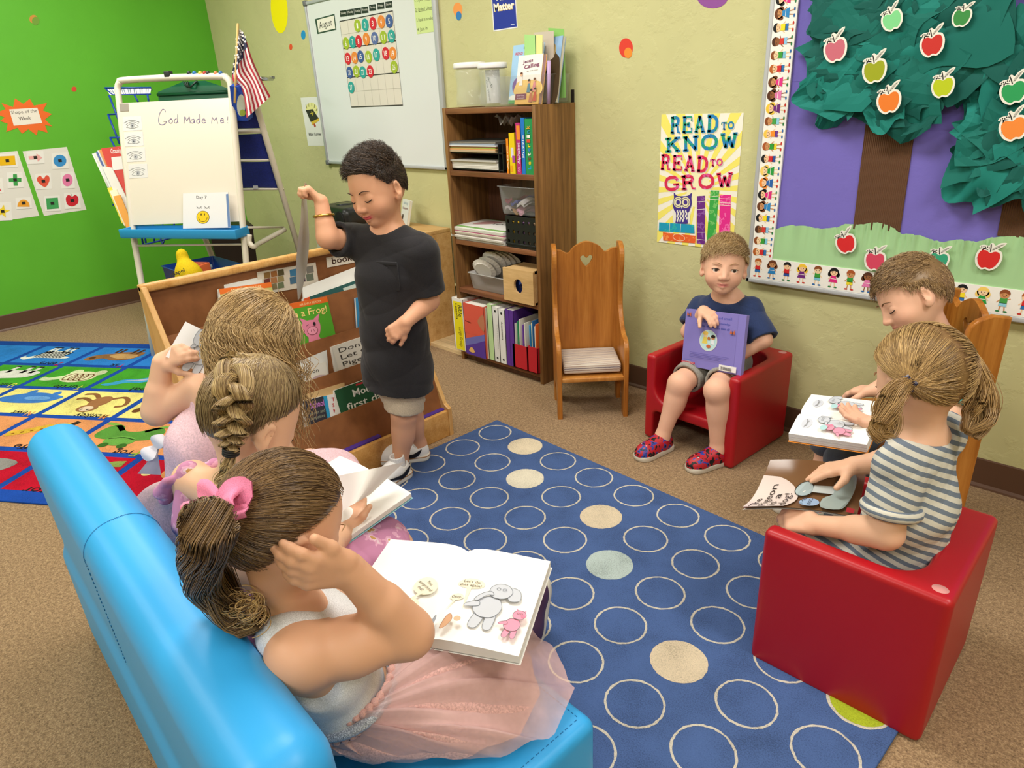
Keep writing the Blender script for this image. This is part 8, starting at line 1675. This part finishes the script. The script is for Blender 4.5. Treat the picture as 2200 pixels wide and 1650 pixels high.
def pg_l(S, w_, h_):
 beast(S, w_ * .2, h_ * .22, .055); bubble(S, w_ * .78, h_ * .46, .021, .023, ['You', 'surprised', 'me!'], ht=.0068, tail=(w_ * .6, h_ * .2), rot=-.55); bubble(S, w_ * .72, h_ * .26, .016, .012, ['I did.'], ht=.0066, tail=(w_ * .55, h_ * .12), rot=-.45)
def pg_r(S, w_, h_):
 bubble(S, w_ * .25, h_ * .58, .025, .0135, ["Let's do", 'that again!'], ht=.0062, tail=(w_ * .28, h_ * .3)); bubble(S, w_ * .16, h_ * .42, .0125, .0085, ['Okay.'], ht=.006, tail=(w_ * .1, h_ * .28)); beast(S, w_ * .55, h_ * .32, .075); beast(S, w_ * .86, h_ * .2, .042, pig=True)
 blob(S, [(w_ * .2 + a * .02, h_ * .12 + b * .02) for a, b in ((-.3, -.8), (.1, -.6), (.4, .3), (.1, .9), (-.2, .5))], 'c99b76', '8a5a3c', .0006); S.ell(w_ * .3, h_ * .16, .006, .006, 'd9b090'); blob(S, [(w_ * .05 + a * .01, h_ * .1 + b * .02) for a, b in ((-.3, -.8), (.4, -.6), (.4, .6), (-.1, .9))], '9aa0a8', '5f6670', .0006)
gT, gB = F(1005, 1176, .452), F(906, 1368, .447); rT = F(1168, 1222, .455); lT = F(862, 1108, .46)
Vv = nrm(gT - gB); Uu = nrm(rT - lT); Uu = nrm(Uu - Vv * (Uu @ Vv)); hh = np.linalg.norm(gT - gB); ww = np.linalg.norm(rT - gT)
open_book('picture_book', 'large open picture book on the lap of the girl with the pink bow', (gT + gB) / 2 - np.cross(Uu, Vv) * .022, Uu, Vv, ww, hh, .012, .016, left=pg_l, right=pg_r)
def figure(name_label, base, pel, chs, nb, hc, hR, hs, arms, legs, rB, skin, lips='c4736c', h=.003, ext=(), closed=True, brow='8a6a48', hands=(), k=1.):
 t = thing('person', name_label, 'person', base); pts = [hc + .13, hc - .13, pel - .06] + [p for a in arms + legs for p in a] + list(ext)
 lo, hi = bbox(pts, .07); lo[2] = max(lo[2], .01); S = SDF(lo, hi, h)
 S.rc(pel, chs, .066 * k, .064 * k, .02, sq=(rB, 1.2)); S.rc(chs, nb - V(0, 0, .02), .062 * k, .042 * k, .03, sq=(rB, 1.3)); S.rc(nb - V(0, 0, .03), hc + hR @ V(0, -.08, -.3) * hs, .036, .029, .03); S.rc(arms[0][0], arms[1][0], .034, .034, .04)
 for a in arms: limb(S, a, [.036, .030, .021]); S.rc(lerp3(a[1], a[2], .05), lerp3(a[1], a[2], .4), .031, .029, .012)
 for a in legs: limb(S, a, [.052, .041, .026], .02)
 head_sdf(S, hc, hR, hs, 'down', .1)
 for hd in hands: hand_sdf(S, *hd[:4], **(hd[4] if len(hd) > 4 else {}))
 skin_obj(S, 'body', t, skin, lips, (hc, hR, hs, .1)); face_lines(hc, hR, hs, t, True, brow, closed, .011); return t, lo, hi
def tiehair(t, hc, hR, hs, tab, tie, n, seed, c0, c1, lift=.04, side=None, part=None, cap=True):
 P, r = tied_paths(hc, hR, hs, tab, tie, n, seed, lift, 12, part, side); n_ = len(P); strands('hair', P, np.full((n_, 12), .0007) * np.linspace(.6, 1, 12)[None], hcols(n_, r, c0, c1, 1.1), hairm, t, (*hair_cap(hc, hR, hs, tab, .014), np.array(lin(c0))) if cap else None)
 return scalp(hc, hR, hs, nrm(tie)[None], np.array([[.03]]))[0]
def tailobj(t, name, gd, rad, n, seed, c0, c1, wave=.008, wf=1.5, K=22): P, r = tail_paths(gd, rad, n, seed, K, wave, wf, 7); strands(name, P, np.full((n, K), .0007) * np.concatenate([np.ones(K - 6), np.linspace(1, .4, 6)])[None], hcols(n, r, c0, c1, 1.), hairm, t)
TABG = [(0, .62), (30, .57), (52, .46), (72, .24), (88, .02), (99, -.25), (110, -.58), (140, -.74), (180, -.78)]
# ---------------------------------------------------------------- girl with the braid
pel, chs, nb = V(-1.15, .40, .355), V(-1.14, .40, .50), V(-1.135, .415, .63); rB = nrm(V(1, -.1, 0)); fB = V(.1, .99, 0)
hc, hR, hs = AD(545, 893, dep(V(-1.13, .455, .742))), frame(V(-.02, .76, -.62), V(.06, .6, .8)), .19
shL, shR = V(-1.262, .365, .597), V(-1.04, .40, .605); bc_ = F(780, 1075, .44)
arms = [(shR, V(-1.03, .47, .46), F(742, 1142, .415)), (shL, V(-1.305, .355, .47), V(-1.31, .50, .43))]
legs = [(pel + rB * .04, V(-1.12, .70, .32), V(-1.12, .76, .11)), (pel - rB * .04, V(-1.22, .71, .32), V(-1.22, .77, .11))]
t, lo, hi = figure('girl with a long blond braid in pink floral dress, reading on the couch', (-1.14, .45, .28), pel, chs, nb, hc, hR, hs, arms, legs, rB, 'dfb08f', k=1.1,
hands=((arms[0][2], F(785, 1060, .44) - F(742, 1142, .415), V(-.3, 0, 1), -1, {'s': .95}), (arms[1][2], V(.2, 1, 0), V(.4, 0, 1), 1, {'s': .95})))
tied = nrm(V(-.1, -.22, .97)); T0 = tiehair(t, hc, hR, hs, TABG, tied, 3200, 21, '6a5236', 'b39a6c')
dh = dep(hc); dT = dep(T0)
gd = [AD(514, 764, dT - .012), AD(508, 790, dT - .03), AD(501, 840, dh - .12), AD(500, 900, dh - .122), AD(497, 940, dh - .115), AD(496, 970, dh - .108)]
G = V(spl(gd, 8)); ts_ = np.linspace(0, 1, len(G)); r = np.random.RandomState(2); BP = []; n_ = 0
T_ = np.gradient(G, axis=0); T_ /= np.linalg.norm(T_, axis=1)[:, None]; A_ = nrm(cv(1, 0, 0)) - T_ * (T_ @ nrm(cv(1, 0, 0)))[:, None]; A_ /= np.linalg.norm(A_, axis=1)[:, None]; B_ = np.cross(T_, A_)
tt = np.linspace(0, 1, 46); Gi = np.stack([np.interp(tt, ts_, G[:, i]) for i in range(3)], 1); Ai = np.stack([np.interp(tt, ts_, A_[:, i]) for i in range(3)], 1); Bi = np.stack([np.interp(tt, ts_, B_[:, i]) for i in range(3)], 1); wdt_ = np.interp(tt, [0, .2, .7, 1], [.013, .021, .019, .009])
for i in range(3):
 for j in range(330):
  a0, rr_ = r.uniform(0, 2 * PI), math.sqrt(r.uniform(.3, 1)) * .62; ph = 2 * PI * (2.6 * tt + i / 3); x = np.sin(ph) * wdt_; y = np.sin(2 * ph) * wdt_ * .6
  x = x + wdt_ * rr_ * np.cos(a0 + .6 * np.sin(ph)); y = y + wdt_ * rr_ * np.sin(a0 + .6 * np.sin(ph)); BP.append(Gi + Ai * x[:, None] + Bi * y[:, None])
strands('braid', BP, np.full((len(BP), 46), .0007), hcols(len(BP), r, '7d6240', 'c9ae78', 1.), hairm, t)
e_ = gd[-1]; mb = MB()
for q_ in (-.004, .0, .004): mb.tube([e_ + T_[-1] * q_ + A_[-1] * math.cos(a) * .0115 + B_[-1] * math.sin(a) * .0115 for a in np.linspace(0, 2 * PI, 15)[:-1]], .0026, mat('16130f', rough=.6), 6, closed=True)
mb.build('hair_tie', t); tailobj(t, 'braid_end', [e_, AD(488, 1000, dh - .1), AD(472, 1035, dh - .09)], [.007, .012, .009], 300, 9, '8d7048', 'cdb480', .004)
P = tied_paths(hc, hR, hs, TABG, V(0, -1, -.4), 200, 5, .05)[0]
S = SDF(lo - V(.08, .02, 0), hi + V(.05, .1, 0), .003); S.rc(pel, chs, .078, .071, .02, sq=(rB, 1.22)); S.rc(chs, chs + V(0, .01, .06), .07, .05, .02, sq=(rB, 1.25)); S.plane(chs + V(0, 0, .03), nrm(V(0, -.75, .66)))
for s_, a in ((-1, shL), (1, shR)): S.rc(a + rB * s_ * -.022 + V(0, -.04, -.07), a + V(0, -.008, .024) - rB * s_ * .008, .022, .019, .01); S.rc(a + V(0, -.008, .024) - rB * s_ * .008, a + V(0, .045, -.05) - rB * s_ * .02, .017, .02, .01)
for s_, a in ((-1, shL), (1, shR)):
 for i in range(9): th = -1.5 + 3. * i / 8; p = a + rB * s_ * (.02 + .036 * math.cos(th)) + fB * .054 * math.sin(th) + V(0, 0, -.012 - .03 * math.cos(th)); S.rc(a + fB * .045 * math.sin(th) + V(0, 0, .018) - rB * s_ * .005, p + V(0, 0, -.012 * (i % 2)), .008, .012, .008)
S.el((-1.16, .55, .33), (.15, .20, .085), k=.03); S.el((-1.2, .40, .325), (.17, .13, .05), k=.03); S.plane((0, 0, .2835), (0, 0, -1), hi=(9, .69, 9));
cloth(S, 'dress', mat('c98aa8', 'blotch', .85, .2, s=24, cs=[(0, 'c184a6'), (.56, 'd9a3bd'), (.62, 'e3c6d2'), (.66, 'c2965c')]), t, .012, 30, 5)
def pg6(S, w_, h_): S.ell(w_ * .4, h_ * .5, w_ * .22, h_ * .12, 'c4c6cb'); S.ring(w_ * .4, h_ * .5, w_ * .22, h_ * .12, .0008, '6a7078'); S.line([(w_ * .25, h_ * .3), (w_ * .5, h_ * .34)], .001, '5d6066')
def pg6r(S, w_, h_): S.ell(w_ * .2, h_ * .62, .02, .012, 'b6b4c0'); S.text('Okay.', (w_ * .14, h_ * .6), (w_ * .3, h_ * .6), .008, '4b4954'); S.text("I'm", (w_ * .3, h_ * .1), (w_ * .4, h_ * .1), .008, '4b4954'); S.ring(w_ * .3, h_ * .3, .012, .006, .002, 'a0582e')
gT, gB, rT, rB6 = F(790, 1010, .45), F(668, 1120, .43), F(886, 1052, .44), F(738, 1155, .425); Vv = nrm(rT - rB6); Uu = nrm(np.cross(Vv, nrm(np.cross(rT - gT, Vv)))); Uu = nrm((rT - gT) - Vv * ((rT - gT) @ Vv)); N_ = np.cross(Uu, Vv)
hh = np.linalg.norm(rT - rB6); open_book('picture_book', 'open picture book with a lifted page on the braided girl lap', (gT + gB) / 2 - N_ * .015, Uu, Vv, .125, hh, .01, .014, '8fc2cc', left=pg6, right=pg6r)
bp_ = bpy.data.objects[[o.name for o in COL.objects if o.name.startswith('picture_book')][-1]]
mb = MB(); mb.grid([[F(*(V(a) + (V(b) - V(a)) * s_), .455 + zz + .035 * math.sin(PI * s_)) for s_ in np.linspace(0, 1, 9)] for a, b, zz in (((730, 1100), (796, 1062), .0), ((735, 1060), (830, 1030), .02), ((726, 1022), (868, 993), .045))], mat('f0eeea', rough=.7)); mb.build('lifted_page', bp_)
# ---------------------------------------------------------------- girl with loose curls at the far end
pel, chs, nb = V(-1.56, .455, .36), V(-1.545, .49, .53), V(-1.48, .56, .665); rB = nrm(V(1, -.12, 0)); fB = V(.12, .99, 0)
hc, hR, hs = AD(556, 722, dep(V(-1.45, .625, .78))), frame(V(.1, .80, -.5), V(0, .5, .86)), .19
shL, shR = V(-1.575, .52, .655), V(-1.37, .545, .655); arms = [(shR, V(-1.36, .60, .50), V(-1.57, .64, .36)), (shL, V(-1.635, .435, .605), V(-1.625, .47, .722))]
legs = [(pel + rB * .04, V(-1.5, .77, .33), V(-1.5, .84, .1)), (pel - rB * .04, V(-1.6, .77, .33), V(-1.6, .84, .1))]
t, lo, hi = figure('girl with loose curly blond hair in pale pink lace dress holding a book', (-1.5, .5, .28), pel, chs, nb, hc, hR, hs, arms, legs, rB, 'deaf90', hands=((arms[1][2], nrm(AT(385, 765, 0, -1.59) - arms[1][2]) + V(0, 0, .1), V(.2, .9, 0), 1, {'s': .95, 'curl': (.5, .55, .6, .6)}), (arms[0][2], V(-.2, 1, .2), V(-.3, 0, 1), -1, {'s': .95})))
u, r = roots(2600, [(0, .62), (35, .55), (60, .3), (85, 0), (100, -.3), (180, -.7)], 31); n_ = len(u); ue = u * V(1, 1, 0) * .9 + V(0, -.45, -.12) * np.clip(1.2 - np.abs(u[:, :1]), .3, 1) + r.normal(size=u.shape) * .08; ue /= np.linalg.norm(ue, axis=1)[:, None]; K = 30; P = np.zeros((n_, K, 3)); L_ = r.uniform(.09, .25, n_); cl = r.randint(0, 60, n_)
ph = r.uniform(0, 6.3, 60)[cl] + r.normal(size=n_) * .35; cr_ = r.uniform(.004, .012, 60)[cl]; pe = scalp(hc, hR, hs, ue, np.full((n_, 1), .1)); out = (pe - hc) * V(1, 1, 0); out /= np.linalg.norm(out, axis=1)[:, None]
for k in range(K):
 a = k / (K - 1)
 if a < .4: P[:, k] = scalp(hc, hR, hs, slerp(u, ue, a / .4), (.03 + .07 * (a / .4) + .03 * r.uniform(0, 1, (n_, 1)) * .3))
 else:
  b = (a - .4) / .6; d_ = (L_ * b)[:, None]; P[:, k] = pe - V(0, 0, 1) * d_ + out * (.012 * math.sin(3 * b)) + (np.stack([np.cos(ph + 11 * b), np.sin(ph + 11 * b), 0 * ph], 1)) * (cr_ * min(1, b * 2.5))[:, None] * 1.2
strands('hair', P, np.full((n_, K), .0008) * np.concatenate([np.ones(K - 6), np.linspace(1, .4, 6)])[None], hcols(n_, r, '80643e', 'd3b480', 1.), hairm, t, (*hair_cap(hc, hR, hs, [(0, .62), (35, .55), (60, .3), (85, 0), (100, -.3), (180, -.75)], .04), np.array(lin('7a5e3c'))))
S = SDF(lo - V(.2, .1, 0), hi + V(.1, .14, 0), .0035); S.rc(pel, chs, .08, .074, .02, sq=(rB, 1.22)); S.rc(chs, nb - V(0, 0, .035), .072, .048, .03, sq=(rB, 1.35)); S.rc(lerp3(shR, shL, .12), lerp3(shR, shL, .88), .036, .036, .03); S.plane(nb - V(0, 0, .012), (0, -.2, 1), lo=nb - .1, hi=nb + .1)
for a, s_ in ((shR, 1), (shL, -1)): S.el(a + rB * .03 * s_ - V(0, 0, .015), V(.03, .045, .055), k=.006, op='sub')
S.el((-1.5, .64, .33), (.14, .22, .09), k=.04); S.el((-1.62, .43, .335), (.15, .12, .075), k=.05); S.plane((0, 0, .2835), (0, 0, -1), hi=(9, .69, 9)); cloth(S, 'dress', mat('e0bcc4', 'knit', .85, .2), t, .011, 34, 7)
sat = mat('d9d8de', 'plain', .3, .5); mb = MB(); bq = AT(338, 960, 0, -1.60)
for ang, l_ in ((.9, .036), (-2.2, .036)):
 d_ = cv(math.cos(ang), -math.sin(ang), -.3); G = [[bq + d_ * l_ * a + cv(-math.sin(ang), -math.cos(ang), 0) * b * (.006 + .012 * math.sin(PI * a)) - RC[:, 2] * (.008 + .01 * math.sin(PI * a)) for b in (-1, -.4, .4, 1)] for a in np.linspace(0, 1, 8)]; mb.grid(G, sat); mb.grid([[p + RC[:, 2] * .008 for p in row] for row in G], sat)
mb.grid([[AT(*(V(338, 966) * (1 - a) + V(300 + 46 * b, 1018 + 2 * b) * a), 0, -1.585 - .02 * a) for b in (-.1, .4, 1)] for a in np.linspace(0, 1, 6)], sat); mb.build('satin_bow', t)
b7 = Plane(AT(356, 766, 0, -1.60), AT(408, 790, 0, -1.575) - AT(356, 766, 0, -1.60), AT(405, 694, 0, -1.60) - AT(356, 766, 0, -1.60)); h7 = b7.px((405, 694))[1]
def f7(S, w_, h_): S.rect(0, 0, w_, h_, 'edecec'); S.ell(w_ * .68, h_ * .72, w_ * .2, h_ * .13, 'd2cdd6'); S.text('Why', (w_ * .6, h_ * .7), (w_ * .78, h_ * .7), .008, '6a6672'); beast(S, w_ * .42, h_ * .3, .07); blob(S, [(w_ * .3 + a * .02, h_ * .8 + b * .02) for a, b in ((-.5, -.8), (.5, -.8), (.5, .8), (-.5, .8))], 'c3c7cf')
book('book', 'white page book with grey drawing held by the curly haired girl', b7.pt(.075, h7 / 2, -.006), (.15, .01, h7), np.stack([b7.U, -b7.N, b7.V], 1), 'e0913c', face=f7)
# ---------------------------------------------------------------- boy in turquoise in the right heart chair
pel, chs, nb = V(-.43, 2.03, .25), V(-.41, 2.035, .43), V(-.40, 2.02, .60); fB = nrm(V(-.8, -.6, 0)); rB = nrm(np.cross(fB, V(0, 0, 1)))
hc, hR, hs = AT(1957, 634, 1, 1.985), frame(cv(-.84, .50, .16), cv(-.45, -.85, .1)), .192
shR, shL = nb + rB * .1 - V(0, 0, .05), nb - rB * .1 - V(0, 0, .05); wrR = AT(1880, 838, 1, 1.93); arms = [(shR, V(-.50, 2.06, .46), wrR), (shL, V(-.33, 1.85, .46), V(-.47, 1.76, .43))]
legs = [(pel + rB * .045, pel + rB * .06 + fB * .2, pel + rB * .06 + fB * .23 - V(0, 0, .18)), (pel - rB * .045, pel - rB * .06 + fB * .19, pel - rB * .06 + fB * .2 - V(0, 0, .18))]
t, lo, hi = figure('boy in turquoise shirt reading in the wooden heart chair', (-.43, 2.02, .18), pel, chs, nb, hc, hR, hs, arms, legs, rB, 'e2b195', brow='7a5c3e', hands=((wrR, nrm(AT(1815, 838, 1, 1.95) - wrR), cv(0, .8, .5), -1, {'s': 1.}), (arms[1][2], V(-1, .2, 0), V(0, 0, 1), 1, {'s': .95})))
short_hair(hc, hR, hs, t, [(0, .58), (32, .52), (52, .4), (66, .1), (80, -.02), (95, -.04), (103, -.38), (125, -.6), (180, -.7)], '6e5438', 'c4a272', lambda u: V(.3, .8, -.1) if u[2] > .35 else V(0, .1, -1), lambda u: .15 if u[2] > .4 else .08, 4200, 15, .0008, .06, '80643f', .05)
S = SDF(lo, hi, .0035); S.rc(pel, chs, .08, .076, .02, sq=(rB, 1.22)); S.rc(chs, nb - V(0, 0, .03), .075, .055, .03, sq=(rB, 1.35)); S.rc(shR, shL, .042, .042, .04)
for a in arms: sleeve(S, lo, hi, a[0], a[1], .8, .042, .05, .037)
S.el(nb + V(0, 0, .022), (.05, .05, .04), k=.01, op='sub'); cloth(S, 'shirt', mat('35a3a6', 'fabric', .85, .2), t, .01, 24, 3)
S = SDF(lo, hi, .0035); [limb(S, [a[0], lerp3(a[0], a[1], 1.08)], [.062, .052]) for a in legs]; S.rc(pel, pel + fB * .03, .07, .068, .03, sq=(rB, 1.15)); cloth(S, 'shorts', mat('4a4f5a', 'fabric', .85, .2), t, .006, 26, 3)
for a in legs: shoe(t, V(a[2][0], a[2][1], .06), fB, 1., '6b6f78', 'c9c4b8', 'sneaker')
gL, gR_ = F(1718, 884, .41), F(1885, 905, .43); nL, fL_ = F(1710, 948, .40), F(1725, 830, .44); Vv = nrm(gL - gR_); Uu = nrm((fL_ - nL) - Vv * ((fL_ - nL) @ Vv)); N_ = np.cross(Uu, Vv)
def pg3(S, w_, h_): bubble(S, w_ * .5, h_ * .83, .022, .013, ['"Bunny?"'], 'c9ccd6', .007); beast(S, w_ * .62, h_ * .42, .06); beast(S, w_ * .3, h_ * .35, .045, pig=True); S.ell(w_ * .3, h_ * .58, .011, .009, 'a9cdd0')
open_book('picture_book', 'thick open picture book held by the boy in turquoise', (gL + gR_) / 2 - N_ * .03, Uu, Vv, .105, .19, .022, .012, 'e08a35', left=pg3, right=pg3)
# ---------------------------------------------------------------- girl with pigtails in the near red chair
pel, chs, nb = V(-.30, 1.43, .24), V(-.285, 1.432, .43), V(-.293, 1.438, .595); fB = nrm(V(-1, .0, 0)); rB = V(0, 1, 0)
hc, hR, hs = AT(1976, 806, 1, 1.435), frame(V(-.80, .42, -.42), V(-.3, .15, .93)), .192
shL, shR = V(-.30, 1.338, .545), V(-.275, 1.53, .555); elL, wrL = AT(1905, 1145, 1, 1.31), AT(1752, 1128, 1, 1.325); elR, wrR = V(-.34, 1.55, .46), AT(1836, 1000, 1, 1.5); arms = [(shR, elR, wrR), (shL, elL, wrL)]
legs = [(pel + rB * .045, V(-.465, 1.50, .235), V(-.45, 1.51, .10)), (pel - rB * .045, V(-.465, 1.41, .235), V(-.45, 1.42, .10))]
t, lo, hi = figure('girl with two pigtails in grey striped dress reading in the red cube chair', (-.3, 1.43, .16), pel, chs, nb, hc, hR, hs, arms, legs, rB, 'e3b496', hands=((wrL, nrm(AT(1672, 1112, 1, 1.315) - wrL), cv(.1, .5, .85), 1, {'s': 1.05, 'curl': (.55, .6, .65, .7), 'thumb': (.4, .9, .2)}), (wrR, nrm(AT(1765, 1012, 1, 1.46) - wrR), cv(0, .9, .3), -1, {'s': 1.05, 'curl': (.12, .15, .2, .25)})))
c0, c1 = '7c5e38', 'd2ae74'; part = lambda u: .05 * np.sin(u[:, 2] * 3)
tl_, tr_ = nrm(V(-.85, -.40, -.18)), nrm(V(.85, -.42, .08)); TL_ = tiehair(t, hc, hR, hs, TABG, tl_, 4200, 41, c0, c1, .045, -1, None); TR_ = tiehair(t, hc, hR, hs, TABG, tr_, 4200, 43, c0, c1, .045, 1, None, False)
for T_, dr, px in ((TL_, hR @ tl_, ((1930, 842), (1912, 880), (1900, 925), (1880, 905))), (TR_, hR @ tr_, ((2098, 792), (2112, 840), (2108, 895), (2080, 930)))):
 d_ = dep(T_); g_ = [T_ - dr * .012, T_ + dr * .012] + [AD(*p, d_ - .012) for p in px]; tailobj(t, 'pigtail', g_, [.010, .016, .026, .03, .026, .012], 1100, int(px[0][0]), '8a6a40', 'd2ac72', .010, 1.3)
 mb = MB(); u_ = nrm(np.cross(dr, V(0, .3, 1))); v_ = np.cross(dr, u_)
 for i in range(9): a = i * .7; mb.lathe([(0, -.006), (.005, -.003), (.006, .001), (0, .006)], T_ + dr * (.006 + .004 * (i % 2)) + (u_ * math.cos(a) + v_ * math.sin(a)) * .0125, mat('23264a', 'blotch', .25, .7, s=300, cs=[(0, '1c1f42'), (.58, 'a9adc8')]), 8)
 mb.build('hair_tie', t)
S = SDF(lo, hi, .003); S.rc(pel - V(0, 0, .02), chs, .088, .078, .02, sq=(rB, 1.16)); S.rc(chs, nb - V(0, 0, .035), .074, .05, .03, sq=(rB, 1.45)); S.rc(shR, shL, .041, .041, .04); S.rc(pel, pel + fB * .14, .075, .075, .03, sq=(rB, 1.35))
for a in arms: sleeve(S, lo, hi, a[0], a[1], .66, .042, .05, .036)
S.el(nb + V(0, 0, .016), (.06, .075, .045), k=.01, op='sub'); S.plane((0, 0, .166), (0, 0, -1))
st_ = dict(ax=(.2, .4, .89), p=.0185, st=[(0, 'c9c6ba'), (.5, '747f8c'), (.55, '6d7886'), (.97, 'c9c6ba')]); sm_ = mat('b9b9b4', 'stripes', .9, .1, **st_); cloth(S, 'dress', sm_, t, .009, 26, 8)
for a in arms: m_ = lerp3(a[0], a[1], .62); ax = nrm(a[1] - a[0]); u_ = nrm(np.cross(ax, V(.2, .9, .1))); v_ = np.cross(ax, u_); MB().tube([m_ + (u_ * math.cos(b) + v_ * math.sin(b)) * .047 for b in np.linspace(0, 2 * PI, 25)[:-1]], .0105, mat('b9b9b4', 'stripes', .9, .1, ax=tuple(ax), p=.012, st=st_['st']), 10, closed=True, flat=1.2).build('sleeve_cuff', t)
for a in legs: shoe(t, V(a[2][0], a[2][1], .07), fB, .95, '8a7f86', 'd6d2c8', 'sneaker')
q4 = [F(1655, 988, .43), F(1862, 1012, .40), F(1840, 1112, .37), F(1595, 1092, .385)]
t = thing('picture_book', 'floppy brown picture book with a pigeon cover in the pigtailed girl hands', 'book', sum(q4) / 4)
def sur(a, b): p = (q4[0] * (1 - a) + q4[1] * a) * (1 - b) + (q4[3] * (1 - a) + q4[2] * a) * b; return p + V(0, 0, .028 * math.sin(PI * b) * -1 * (1 - .5 * a) + .012 * math.sin(PI * a))
br = mat('7d5a3c', 'plain', .18, .6); MB().grid([[sur(a, b) for b in np.linspace(0, 1, 12)] for a in np.linspace(0, 1, 12)], br).build('cover', t)
MB().grid([[sur(a, b) - V(0, 0, .004) for b in np.linspace(0, 1, 8)] for a in np.linspace(0, 1, 8)], mat('e6e2da', rough=.7)).build('pages', t)
S = Sheet(None, mp=lambda u, v, h: sur(u, v) + V(0, 0, .004 + h), rough=.2); eg = lambda v: .43 * math.sqrt(max(0, 1 - ((v - .72) / .5) ** 2)); [S.poly([(0, .22 + .039 * i), (eg(.22 + .039 * i), .22 + .039 * i), (eg(.259 + .039 * i), .259 + .039 * i), (0, .259 + .039 * i)], 'dccbc4', 1) for i in range(20)]
for s_, u0 in (('The', .05), ('Pigeon', .13), ('is a', .21), ('dog!', .3)): S.text(s_, (u0 + .06, .98), (u0 + .06, .98 - .1 * len(s_)), -.07, '3a3230')
S.ell(.46, .5, .085, .15, 'a9b8bc'); S.ring(.46, .5, .085, .15, .008, '2f2b2a'); S.ell(.44, .5, .04, .07, 'e6e6e2'); S.ell(.435, .5, .015, .025, '1f1c1c'); S.poly([(.5, .32), (.53, .22), (.55, .36)], 'd89a3c'); S.poly([(.54, .42), (.74, .4), (.74, .56), (.54, .56)], 'c7cfcf'); S.poly(ipoly([(.72, .4), (.78, .2), (.88, .1), (.93, .3), (.9, .7), (.84, .95), (.68, .98), (.66, .7), (.74, .56)], 3), 'a5b3b0'); S.line([(.8, .25), (.86, .45), (.93, .3)], .01, '2f2b2a'); S.ell(.56, .86, .09, .13, '9fb9dc'); S.text('I do', (.52, .92), (.52, .72), -.05, '3d4a60'); S.text('not.', (.58, .94), (.58, .74), -.05, '3d4a60'); S.poly([(.9, .86), (.97, .86), (.97, 1), (.9, 1)], 'b8303a')
S.build('cover_print', t)
